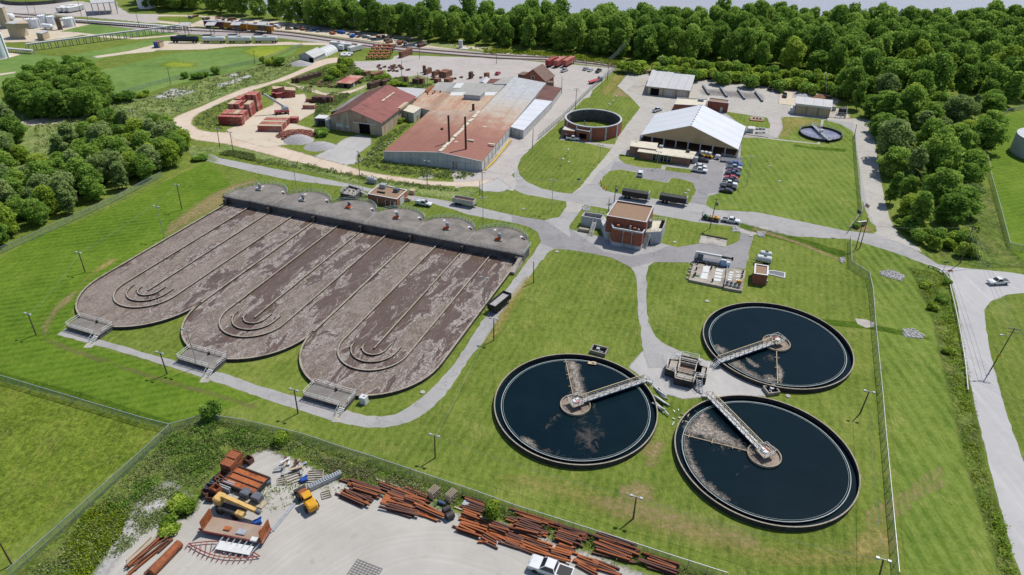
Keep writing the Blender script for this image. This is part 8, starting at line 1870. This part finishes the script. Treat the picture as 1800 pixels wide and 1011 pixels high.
for k in range(6): x,y = G(*q0(755 + k * 30,140 - (k % 2) * 16)); solo(MB().bbox(0,0,0.8,2.6,10,3.0,0.2).box(0,-3,0,2.2,2.4,0.8,0,1).box(0,3,0,2.2,2.4,0.8,0,1),'parked_trailer',[M('white'),M('rubber')],'pale trailer in the parked group at the far plant','trailer',(x,y,0),-0.5,'trailers at the far plant')
x,y = G(*q0(430,10)); solo(MB().ring(0,0,27,27.4,0,2.6,64),'containment_wall',M('concrete_dark'),'dark round containment wall behind the tank farm','wall',(x,y + 8,0))
def rack(a,b,n,h,label,mat='white',w_=1.6,legs=True):
    A,B = Vector((*G(*a),0)),Vector((*G(*b),0)); t = thing('pipe_rack',label,'pipe rack',tuple(A)); mb = MB()
    for dz in (0,0.5): mb.bar(A + Vector((0,0,h + dz)),B + Vector((0,0,h + dz)),w_,0.3)
    build(mb,'pipe_run',M(mat),t,True); s = Vector((0.3,1,0)) * 0.8
    for k in range(n):
        p = A.lerp(B,k / (n - 1)); build(MB().bar(p - s,p - s + Vector((0,0,h)),0.35).bar(p + s,p + s + Vector((0,0,h)),0.35),'support',M('galv'),t,True)
rack(q0(335,600),q24(525,365),24,3.6,'long white pipe rack on legs crossing the far lawn'); rack(q0(880,262),q24(540,350),26,1.4,'long low white conveyor along the railway','rail_white',2.6); rack(q0(20,600),q0(390,630),8,1.6,'short white pipe rack beside the cut off tank')
x,y = G(1786,274); solo(MB().cyl((0,0,0),(0,0,7.5),12,12,48),'standpipe_tank',M('paint_blue_grey'),'pale blue round tank cut by the east picture edge','tank',(x + 12,y + 1,0))
# scrap along the wood
for k in range(70):
    u = RND.random(); px = 335 + 410 * u; py = 30 + 48 * u ** 1.15 + RND.gauss(0,2.2) + 2; x,y = G(px,py); s_ = 1.2 + 2.4 * RND.random()
    solo(MB().bbox(0,0,0,s_ * 1.6,s_ * 0.8,0.6 + 1.2 * RND.random(),0.2).bar((-s_,0,0.4),(s_,0.4,1.0),0.3),'scrap_heap',M(('rust_dark','grey_steel','wood','white','rust','car_grey','dark_steel','blue')[k % 8 if k % 8 != 7 or k % 3 == 0 else 2]),'heap of scrap in the long scrap yard between tracks and wood','scrap',(x,y,0.05),RND.random() * 3,'scrap yard heaps')
x,y = G(810,84.5); solo(MB().bbox(0,0,0,2.2,1.8,4.6,0.1).box(2.0,-1,0,6,3.4,0.25),'signal_cabinet',M('white'),'white signal cabinet on a slab beside the tracks','cabinet',(x,y,0.05),-0.2)
# ================================================================ the beam yard
def ang(a,b): A,B = G(*a),G(*b); return atan2(B[1] - A[1],B[0] - A[0])
def ibeam(mat,w_=0.34,h=0.4):
    return MB().box(0,0,0,1,w_,0.05).box(0,0,0.05,1,0.06,h - 0.1).box(0,0,h - 0.05,1,w_,0.05).mesh('steel_beam',M(mat))
BEAM = {k: ibeam(k,w_,h) for k,w_,h in (('rust',0.28,0.36),('rust_orange',0.32,0.32),('rust_dark',0.26,0.32))}
BEAM['plate'] = MB().box(0,0,0,1,1.1,0.1).mesh('steel_plate',M('rust_orange')); BEAM['white'] = MB().box(0,0,0,1,0.3,0.12).mesh('timber',M('wood_pale'))
A0 = ang((794,893),(900,930))
def beams(px,py,L,n,key,where,rz=None,gap=0.46,layers=1,jit=0.05,z0=0.12):
    x,y = G(px,py); rz = A0 if rz is None else rz; nx,ny = -sin(rz),cos(rz)
    for l in range(layers):
        for i in range(n - l):
            o = (i - (n - l - 1) / 2) * gap; s = RND.gauss(0,0.3); a = rz + RND.gauss(0,jit); k = key if isinstance(key,str) else key[(i + l) % len(key)]; k = 'rust_dark' if k in ('rust','rust_orange') and RND.random() < .3 else k
            b = bpy.data.objects.new('timber' if k == 'white' else ('steel_plate' if k == 'plate' else 'steel_beam'),BEAM[k]); COL.objects.link(b)
            b.location = (x + nx * o + cos(rz) * s,y + ny * o + sin(rz) * s,z0 + 0.41 * l + 0.01 * (i % 3)); b.rotation_euler = (0,0,a); b.scale = (L * 0.66 * (0.75 + 0.5 * RND.random()),1,1)
            tag(b,('pale timber ' if k == 'white' else ('rusty steel plate ' if k == 'plate' else 'rusty steel beam ')) + where,'timber' if k == 'white' else ('plate' if k == 'plate' else 'beam'),('timbers ' if k == 'white' else ('plates ' if k == 'plate' else 'beams ')) + where)
q5 = lambda a,b: (570 + a / 6.923,830 + b / 6.923); q7 = lambda a,b: (780 + a / 6.923,865 + b / 6.923)
w1,w2,w3,w4,w5 = 'in the west stack of the beam yard','in the middle stack of the beam yard','in the loose rows before the middle of the beam yard','in the dark rack by the yard fence','in the piles above the white truck'
R_ = ('rust','rust_dark','rust'); O_ = ('rust_orange','rust')
for a in ((340,140,7,2,R_,w1),(470,175,7.5,3,R_,w1,None,.5),(500,230,9,5,('rust_dark','rust'),w1,None,.42,2),(420,285,10,3,R_,w1),(360,330,8,5,R_,w1,A0 - .08,.44,2),(900,180,15,1,'white',w2),(870,245,10,3,R_,w2),(1100,270,8,3,R_,w2),(1150,310,4,2,'plate',w2,None,1.0),(800,340,4.5,3,'plate',w2,A0 - .1,.8),(900,290,6,3,O_,w2),(960,370,8,4,R_,w2,A0 + .08),(1120,375,6,4,R_,w2,None,.44,2),(920,480,9.5,4,('rust_dark',),w2,A0 + .04,.4,2),(970,430,5,2,'rust',w2),(1130,490,5,3,O_,w2,None,.42),(1280,490,8,4,O_,w2,A0 - .03,.5,2),(1290,540,6,3,'rust_orange',w2)): beams(*q5(a[0],a[1]),*a[2:])
for a in ((450,160,9,2,('rust_dark',),w3),(380,120,7,2,R_,w3),(480,320,22,1,'white',w3),(340,300,5,4,O_,w3,None,.42,2),(360,215,6,4,('rust_dark',),w3),(330,410,6,3,O_,w3),(180,450,5,1,'rust_orange',w3),(330,480,6,5,O_,w3,A0,.5,2),(520,410,6,3,R_,w3),(560,470,5,2,'plate',w3,None,.9),(690,460,5,5,R_,w3,None,.42,2),(640,520,5,2,'plate',w3,A0 - .1,.8),(540,590,5,4,O_,w3,A0 - .15,.5),(480,620,3.5,1,'rust_orange',w3,A0 + .3),(830,580,6,4,O_,w3,None,.46),(840,640,5,4,R_,w3,None,.4),(860,520,5,2,O_,w3),(1100,320,14,2,'rust',w4),(900,370,6,3,R_,w4),(1040,450,7,9,('rust_dark','rust_dark','rust'),w4,None,.44,3),(1170,500,4,3,O_,w4),(900,470,4,3,O_,w4),(1100,620,8,3,O_,w4,None,.46),(1100,720,7,4,O_,w4,None,.5),(1520,570,6,8,('rust_dark','rust'),w5,None,.42,2),(1540,480,9,3,R_,w5),(1480,680,5,4,O_,w5,None,.42),(1390,830,5,8,('rust','rust_orange','rust_dark'),w5,A0 + .05,.46,2),(1740,860,7,4,R_,w5),(1720,930,5,3,O_,w5,A0 - .2)): beams(*q7(a[0],a[1]),*a[2:])
for a in ((1010,940,8,4,R_,w5),(1080,965,10,10,('rust_dark','rust'),w5,None,.44,2),(1065,1000,8,4,R_,w5),(1160,995,9,6,('rust_dark','rust'),w5,None,.44,2)): beams(*a)
wl = 'in the pile by the stony bank'; A1 = ang((228,1000),(296,940))
beams(262,972,11,7,('rust','rust_dark','white','rust'),wl,A1,.36,2,.06); beams(250,966,9,3,'white',wl,A1 + .05,.5); beams(288,960,4,3,'rust',wl,A1); beams(268,1000,5,2,'rust',wl,A1)
p,q = G(318,960),G(268,1012); solo(MB().cyl((*p,0.75),(*q,0.75),0.75,0.75,20).cyl((*V2(p,q,.06),.75),(*V2(p,q,.075),.75),.78,.78,20),'steel_pipe',M('rust'),'very thick rusty steel pipe lying on the gravel yard','pipe',(*p,0),0,None,True)
def at(px,py,name,label,cat,rz=0.0): x,y = G(px,py); return thing(name,label,cat,(x,y,0.03),rz)
qa = lambda a,b: (330 + a / 6.2,780 + b / 6.2)
A2 = ang(qa(470,420),qa(760,530))
t = at(*qa(640,440),'ribbed_panel','big rusty steel ribbed frame panel lying on the yard','frame',A2); build(MB().box(0,0,0.9,7.6,4.4,0.12),'plate',M('rust_orange'),t)
for k in range(4): build(MB().bar((-3.8,-2.1 + 1.4 * k,1.1),(3.8,-2.1 + 1.4 * k,1.1),0.16,0.3),'rib',M('rust_dark'),t)
build(MB().wall([(-3.8,-2.2),(3.8,-2.2),(3.8,2.2),(-3.8,2.2)],0.14,0.1,1.3,0,True),'edge_beam',M('dark_steel'),t)
for k,(a,b,c,z) in enumerate(((530,230,'rust',0),(530,215,'rust',1.3),(470,310,'rust',0),(470,295,'rust',1.2),(410,390,'rust_dark',0),(365,430,'rust',0),(310,440,'grey_steel',0),(300,540,'rust',0),(215,560,'rust_dark',0),(245,510,'grey_steel',0),(330,560,'rust',0.9),(270,610,'rust_dark',0),(670,205,'rust_dark',0))):
    x,y = G(*qa(a,b)); s_ = 1.5 if k > 4 else 2.3; solo(MB().box(0,0,0,s_,s_ * .8,0.1).wall([(-s_ / 2,-s_ * .4),(s_ / 2,-s_ * .4),(s_ / 2,s_ * .4),(-s_ / 2,s_ * .4)],0.1,0,1.25,0,True).box(0,0,1.0 if k < 4 else .3,s_ - .1,s_ * .8 - .1,0.1),'steel_box',M(c),'rusty steel box in the heap at the yard corner','box',(x,y,z + .03),A2 + RND.gauss(0,.25 if k > 3 else .03),'steel boxes at the yard corner')
for a,b,n_,lab in ((440,480,5,'stack of grey steel angles beside the ribbed frame'),(1490,410,9,'black and white notched steel rack lying askew')):
    t = at(*qa(a,b),'steel_rack',lab,'rack',A2 if n_ == 5 else 0.62); L_ = 2.6 if n_ == 5 else 6.5; mb = MB()
    for i in range(n_ if n_ == 5 else 3): mb.bar((-L_ / 2,-.9 + .4 * i,.6),(L_ / 2,-.9 + .4 * i,.6),.2,.9)
    for i in range(14 if n_ == 9 else 0): mb.box(-L_ / 2 + .25 + i * L_ / 14,-.5,1.05,.2,1.0,.08)
    build(mb,'bars',M('galv'),t)
for a,b,n_,r_ in ((1150,370,4,.5),(1390,360,5,.1),(1030,410,3,.3),(1510,560,3,.4)):
    t = at(*qa(a,b),'pallet_frame','pale slatted steel frame lying flat near the yellow loader','frame',r_); t['group'] = 'slatted frames near the loader'; s_ = 2.8 if n_ > 3 else 1.6; mb = MB()
    for i in range(n_ + 1): mb.bar((-s_ / 2,-s_ / 2 + i * s_ / n_,.15),(s_ / 2,-s_ / 2 + i * s_ / n_,.15),.14)
    mb.bar((-s_ / 2,-s_ / 2,.12),(-s_ / 2,s_ / 2,.12),.16).bar((s_ / 2,-s_ / 2,.12),(s_ / 2,s_ / 2,.12),.16); build(mb,'slat',M('rim'),t)
for k in range(16):
    a,b = 1000 + RND.random() * 240,190 + RND.random() * 120; x,y = G(*qa(a,b)); solo(MB().box(0,0,0,0.8 + 2 * RND.random(),0.5,0.15),'sheet_scrap',M(('white','galv','rust_dark','plate_tan')[k % 4]),'bent metal sheet in the scrap mound at the edge of the weeds','scrap',(x,y,0.1 + .05 * k),RND.random() * 3,'sheets in the scrap mound').rotation_euler[1] = RND.gauss(0,.35)
for a,b,m_,lab in ((1270,410,'blue','crumpled blue steel piece beside the slatted frames'),(870,440,'car_grey','small grey crate by the ribbed frame corner'),(765,870,'blue','blue engine block at the end of the flatbed trailer')):
    x,y = G(*qa(a,b)); solo(MB().bbox(0,0,0,1.3,1.0,.8,.1).bar((-.8,0,.5),(.8,.3,.9),.3),'machine_part',M(m_),lab,'machine part',(x,y,.03),.5)
t = at(*qa(700,610),'weld_block','two dark grey steel counterweights on a timber sled','weight',A2); build(MB().box(0.4,-.3,0,5.5,1.6,.25),'sled',M('wood_pale'),t)
for e in (-1.3,1.2): build(MB().bbox(e,.2,.25,1.8,1.6,1.3,.15),'weight',M('grey_steel'),t)
p,q = G(*qa(1180,640)),G(*qa(905,975))
for d in (-.35,0,.35): solo(MB().bar((p[0] + d,p[1] + d,.15),(q[0] + d,q[1] + d,.15),.22,.2),'long_rail',M('galv'),'long grey rail lying between loader and flatbed','rail',(*p,0),0,'long rails beside the loader',True)
# yellow wheel loader, its boom mast and the mobile crane
t = at(*qa(1330,680),'wheel_loader','orange yellow articulated loader with rusty front axle on the yard','loader',-0.9)
build(MB().bbox(.9,0,.8,2.6,1.9,1.2,.25),'engine_body',M('yellow'),t); build(MB().bbox(-.5,0,2.5,1.6,1.6,.2,.08),'cab_roof',M('yellow'),t); build(MB().bbox(-.5,0,1.2,1.4,1.5,1.3,.1),'cab_glass',M('glass'),t); build(MB().bbox(-2.4,0,.7,1.8,1.7,.9,.2).bar((-2.4,-.6,1.2),(-4.0,-.6,.5),.25).bar((-2.4,.6,1.2),(-4.0,.6,.5),.25),'front_frame',M('rust'),t); build(MB().box(-4.2,0,.15,.6,2.2,.7),'fork_carriage',M('dark_steel'),t); wheels(t,(-2.4,1.0),2.4,.75)
t = at(*qa(520,760),'telescopic_crane','old tan yellow mobile crane with its boom lying forward over the wheels','crane',A2 + .02)
build(MB().bbox(-.6,0,.8,5.6,2.2,.7,.15),'carrier',M('dark_steel'),t); build(MB().bbox(-3.2,.3,1.3,1.6,2.0,1.6,.2),'engine_housing',M('pale_yellow'),t); build(MB().bbox(1.9,-.6,1.0,1.6,1.2,.9,.12),'driver_cab',M('pale_yellow'),t); build(MB().bar((-2.6,.5,2.9),(4.6,.5,2.2),.7,.7),'boom',M('pale_yellow'),t); build(MB().bbox(4.9,.5,1.6,.9,.6,.8,.1),'boom_head',M('grey_steel'),t); wheels(t,(-2.4,.9),2.5,.75)
# flatbed with bulkheads, purlins and truss beside it
A3 = ang(qa(290,930),qa(860,1040)); t = at(418,938,'flatbed_trailer','rusty red flatbed trailer with upright bulkheads at both ends','trailer',A3)
build(MB().box(0,0,1.0,11.2,2.9,.18),'deck',M('roof_tan'),t); build(MB().wall([(-5.6,-1.45),(5.6,-1.45),(5.6,1.45),(-5.6,1.45)],.2,.7,1.1,0,True).bar((-6.8,-.9,.5),(5.4,-.9,.5),.2,.3).bar((-6.8,.9,.5),(5.4,.9,.5),.2,.3),'side_rail',M('red_box'),t)
for e in (-5.5,5.5):
    mb = MB()
    for i in range(7): mb.box(e,-1.35 + i * .45,1.1,.12,.36,2.2)
    mb.bar((e,-1.45,1.4),(e,1.45,1.4),.2).bar((e,-1.45,3.2),(e,1.45,3.2),.2); build(mb,'bulkhead',M('rust_orange'),t)
for px,py,m_,s_ in ((400,930,'rust_orange',1.2),(425,936,'galv',1.6),(447,949,'white',1.2),(460,935,'red',.8)): x,y = G(px,py,1.2); solo(MB().bbox(0,0,0,s_,s_ * .7,.3,.05),'deck_cargo',M(m_),'loose steel piece on the deck of the rusty flatbed','cargo',(x,y,1.19),A3,'pieces on the flatbed deck')
for k in range(7): x,y = G(392 + k * 9.5,951 + k * 3.2); solo(MB().bar((0,1.4,.9),(0,-2.2,.35),.16,.22),'purlin',M('galv'),'grey purlin leaning from the flatbed side','purlin',(x,y,0),A3 - .25,'purlins against the flatbed')
t = at(395,970,'roof_truss','red bowed steel truss lying flat with white roofing sheets on it','truss',A3 + .02); mb = MB(); N_ = 14
U_ = [(-6.5 + 13 * i / N_,1.5 * sin(pi * i / N_),.5) for i in range(N_ + 1)]; D_ = [(x,-y * .9,.5) for x,y,z in U_]
for c in (U_,D_): mb.tube(c,.1,6)
for i in range(N_): mb.bar(U_[i],D_[i + 1],.07); mb.bar(D_[i],(D_[i][0] - .2,D_[i][1] - .9,.3),.1,.1)
build(mb,'chord',M('red_box'),t); build(MB().box(1.6,.6,.62,6.2,1.7,.06),'roof_sheet',M('white'),t)
for a,b,c in ((1340,290,'wood_pale'),(1550,330,'wood_pale')): x,y = G(*q5(a,b)); t = thing('scaffold_stack','bundle of weathered grey frames standing among the weeds','frame',(x,y,0),.9,'scaffold bundles in the weeds'); mb = MB(); [mb.rail([(-1,-.6 + .3 * i,0),(1,-.6 + .3 * i,0)],1.8,.06,(.1,.5,1.0),.7) for i in range(5)]; build(mb,'frame',M(c),t)
x,y = G(*q5(1430,390)); solo(MB().bbox(0,0,.2,1.6,.6,.5,.1).bar((-.7,0,.3),(-.9,-1.0,.1),.25),'blue_press',M('car_teal'),'blue machine between the scaffold bundles','machine',(x,y,0),A0)
x,y = G(*q5(1530,560)); solo(MB().cyl((-.7,0,.7),(.7,0,.7),.7,.7,14).bbox(.2,1.6,.1,1.6,1.0,1.0,.2),'steel_drum',M('dark_steel'),'dark steel drum and block at the gap between beam stacks','drum',(x,y,0),.6)
x,y = G(*q7(400,170)); solo(MB().box(0,0,.1,5.2,1.6,.08),'metal_sheet',M('galv'),'pale blue grey roof panel lying by the fence','panel',(x,y,0),A0)
x,y = G(640,1008); t = thing('mesh_panel','grey wire mesh panel lying at the bottom edge of the yard','panel',(x,y,.05),A0); mb = MB()
for i in range(9): mb.bar((-2.4 + .6 * i,-1.8,.1),(-2.4 + .6 * i,1.8,.1),.06); mb.bar((-2.4,-1.8 + .45 * i,.12),(2.4,-1.8 + .45 * i,.12),.06)
build(mb,'mesh',M('grey_steel'),t)
t = car(968,1006,A0 + pi,'pickup','car_white','white flatbed truck cut by the bottom edge of the picture','truck',.04); t.scale = (1.3,1.3,1.25)
# red boxes and brick stacks of the brick works
qb = lambda a,b: (270 + a / 5,90 + b / 5)
BOX = {}
def redbox(px,py,sx,sy,z,c,lab,rz=-.05,h=1.85,grp='red boxes in the big stack',tilt=0):
    k = (sx,sy,c,h)
    if k not in BOX:
        mb = MB().box(0,0,0,sx,sy,h - .06)
        for i in range(int(sx / .8)): mb.box(-sx / 2 + .5 + i * .8,-sy / 2 - .02,.05,.1,.06,h - .15)
        mb.box(0,0,h - .06,sx + .08,sy + .08,.06,0,1); BOX[k] = mb.mesh('red_container',[M(c),M('red_box_faded' if c == 'red_box' else 'plate_tan')])
    x,y = G(px,py); o = bpy.data.objects.new('red_container',BOX[k]); COL.objects.link(o); o.location = (x,y + sy / 2,z + .04); o.rotation_euler = (tilt,tilt * .6,rz); return tag(o,lab,'container',grp)
lb = 'red steel box in the big stack on the dirt yard'
for z in (0,1.87): redbox(*qb(682,652),10.2,2.5,z,'red_box',lb)
for j in range(3):
    for i in range(4):
        for l in range(2 + (j > 0) + (j == 2 and i > 1)):
            if l == 2 and (i + j) % 3 == 0 or (j == 0 and l == 2): continue
            x,y = G(*qb(700,652)); redbox(*qb(612 + i * 47 + j * 62 + 24,622 - j * 48 + i * 1),2.52,5.6,l * 1.87,'red_box' if (i + j + l) % 3 else 'red_box_faded',lb)
l2 = 'faded red steel box in the low front stack'
for i in range(5): redbox(*qb(1025 + i * 18,708 - i * 18),10.1,2.0,0,'red_box_faded' if i % 2 == 0 else 'red_box',l2,-.02,2.5,'red boxes in the low stack')
redbox(*qb(1232,632),3.4,2.6,0,'red_box','small red box at the back of the low front stack',0,2.2,None)
redbox(*qb(1365,510),5.4,2.6,0,'red_box_faded','single low red box on the dirt yard near the brick block',0,1.8,None)
for a,b,z,tl in ((1080,400,0,.12),(1120,410,0,-.1),(1090,390,1.6,.25),(1130,395,1.8,-.25),(1190,410,0,.05),(1195,405,2.0,.3)): redbox(*qb(a,b),5.0,2.6,z,'red_box_faded' if z else 'red_box','tumbled red box in the heap behind the crane',.4,2.0,'tumbled red boxes',tl)
x,y = G(*qb(1260,740)); rubble = MB(); r = random.Random(4)
for i in range(420): a = r.random() * 6.28; d = sqrt(r.random()); rubble.box(x + 8.5 * d * cos(a),y + 6.5 * d * sin(a),max(0,1.6 * (1 - d) + r.gauss(0,.12)),.3 + .9 * r.random(),.3 + .4 * r.random(),.3,r.random() * 3)
o = solo(rubble,'brick_rubble',M('rubble_red'),'spread heap of broken red brick rubble','rubble',(x,y,0),0,None,True,'stuff')
t = at(*qb(1130,550),'mobile_crane','white and red mobile crane with raised boom among the red boxes','crane',.35); build(MB().bbox(0,0,.8,6.5,2.3,.8,.15),'carrier',M('truck_red'),t); build(MB().bbox(1.6,0,1.6,3.0,2.0,1.6,.2),'superstructure',M('galv'),t); build(MB().bar((1.5,0,3.0),(-6.5,2.2,9.0),.7,.8),'boom',M('galv'),t); build(MB().bbox(-6.6,2.2,8.6,.8,.7,.9,.1),'boom_head',M('dark_steel'),t); build(MB().bar((2.8,-2.6,.3),(2.8,2.6,.3),.3).bar((-2.6,-2.4,.3),(-2.6,2.4,.3),.3),'outrigger',M('black'),t); wheels(t,(-2,-.8,1.6),2.3,.55)
for k,(px,py,h,lab) in enumerate(((525,247,2.6,'weedy grey gravel heap beside the barn drive'),(562,258,2.2,'grey gravel heap below the barn doorway'))):
    x,y = G(px,py); P = [(0,0,h)]; n = 16; r = random.Random(k)
    for f,zz_ in ((.5,h * .6),(1,0)): P += [((6 + r.random()) * f * cos(2 * pi * j / n),(4.5 + r.random()) * f * sin(2 * pi * j / n),zz_ + r.random() * .2 * (zz_ > 0)) for j in range(n)]
    solo(MB().add(P,[(0,1 + j,1 + (j + 1) % n) for j in range(n)] + [(1 + j,1 + n + j,1 + n + (j + 1) % n,1 + (j + 1) % n) for j in range(n)],0,True),'gravel_mound',M('stone_grey'),lab,'heap',(x,y,0))
qc = lambda a,b: (600 + a / 6.652,60 + b / 6.652); qd = lambda a,b: (440 + a / 6.652,60 + b / 6.652)
wst = 'stack of strapped bricks standing on the brick lot'
for k,(p,L_,W_,h,rz,m_) in enumerate(((qc(755,255),11,2.2,3.4,1.1,0),(qc(972,448),1.6,1.6,3.6,.3,0),(qc(1012,462),5.5,1.8,2.6,1.1,0),(qc(1105,482),5.5,1.8,2.3,1.1,0),(qc(1220,492),6.5,4.5,3.0,1.1,0),(qc(1515,518),2.2,1.6,3.4,1.1,1),(qc(1700,518),3,1.8,3.0,1.1,0),(qc(760,565),1.8,1.8,3.0,1.1,0),(qc(893,580),4.5,3.6,2.8,1.1,1),(qc(950,585),2,1.8,3,1.1,0),(qc(1125,562),3.2,2.6,2,1.1,0),(qc(1255,560),4.5,3,2,1.1,0),(qc(302,478),4,1.9,2,1.1,0),(qc(420,500),8,2.4,2.4,1.1,0),(qc(365,628),5,2.6,2.6,.95,1),(qc(430,600),5,2.6,2.4,.95,1),(qc(515,590),5,2.6,2.4,.95,1),(qd(640,532),16,1.6,2.2,.95,1),(qd(690,532),15,1.6,2.3,.95,1),(qd(840,800),8.5,3,3,0,1),(qd(870,815),1.8,1.8,2.6,0,1),(qd(700,790),4,1.6,1.4,.2,0),(qd(940,785),3,3,2.4,0,0))):
    x,y = G(*p); mb = MB(); n = max(1,round(L_ / 1.7)); [mb.box(-L_ / 2 + (i + .5) * L_ / n,0,0,L_ / n - .06,W_,h * (1 - .06 * (i % 2)),0) for i in range(n)]
    solo(mb,'brick_stack',M('brick_stock_dark' if m_ else 'brick_stock'),wst,'brick stack',(x,y,.04),rz,'brick stacks on the lot')
for k in range(46):
    if k < 22: px,py = qc(430 + RND.random() * 380,370 + RND.random() * 70)
    elif k < 30: px,py = qc(1050 + RND.random() * 700,480 + RND.random() * 60)
    else: px,py = qd(700 + RND.random() * 380,540 + RND.random() * 90)
    x,y = G(px,py); solo(MB().box(0,0,0,1.2,1.0,.8).box(.2,1.0,0,.9,.8,.5),'loose_brick_pack',M('brick_stock_dark' if k % 2 else 'brick_stock'),'small loose pack of bricks scattered over the brick works','brick pack',(x,y,.04),RND.random() * 3,'loose brick packs')
t0 = MB().box(0,0,1.2,4.2,2.3,.3,0,0).box(0,0,1.5,3.8,2.0,.12,0,1)
for a in (-1.7,1.7):
    for b in (-.9,.9): t0.box(a,b,0,.3,.3,1.2,0,2)
KM = t0.mesh('kiln_car',[M('rust_dark'),M('rust'),M('dark_steel')])
for i in range(4):
    for j in range(5): x,y = G(*qd(1400 + i * 62 + j * 20,290 - j * 34)); o = bpy.data.objects.new('kiln_car',KM); COL.objects.link(o); o.location = (x,y,.03); o.rotation_euler = (0,0,.75); tag(o,'rusty brick kiln car parked in the block of kiln cars by the tracks','kiln car','kiln cars by the tracks')
for k in range(14): x,y = G(*Z(540,130,5,[(430 + 25 * k + RND.gauss(0,8),790 - 16 * k + RND.gauss(0,5))])[0]); solo(MB().ball(0,0,.2,.55,.45,.4,7),'kerb_stone',M('stone_grey'),'pale boulder in the line along the barn drive','boulder',(x,y,0),k,'boulders along the barn drive')
for nm,pts,n in (('riprap',Z(1350,253,4,[(785,900),(880,890),(960,930),(930,965),(800,925)]),160),('riprap',Z(1350,506,4,[(950,295),(1020,290),(1095,335),(1080,358),(960,340)]),150),('riprap',Z(1350,253,4,[(500,800),(540,800),(545,830),(510,838)]),40),('riprap',Z(900,253,4,[(1545,585),(1590,590),(1590,620),(1550,620)]),30),('riprap',Z(900,253,4,[(1720,620),(1775,620),(1770,655),(1730,650)]),30),('riprap',Z(900,253,4,[(500,440),(545,440),(540,470),(495,470)]),30)):
    poly = GL(pts); mb = MB(); r = random.Random(n)
    for x,y in scatter(poly,.45,n,1200)[:n]: mb.ball(x,y,.05,.3 + .2 * r.random(),.3 + .15 * r.random(),.2 + .15 * r.random(),6)
    o = struct(mb,nm,M('riprap'),'stuff')
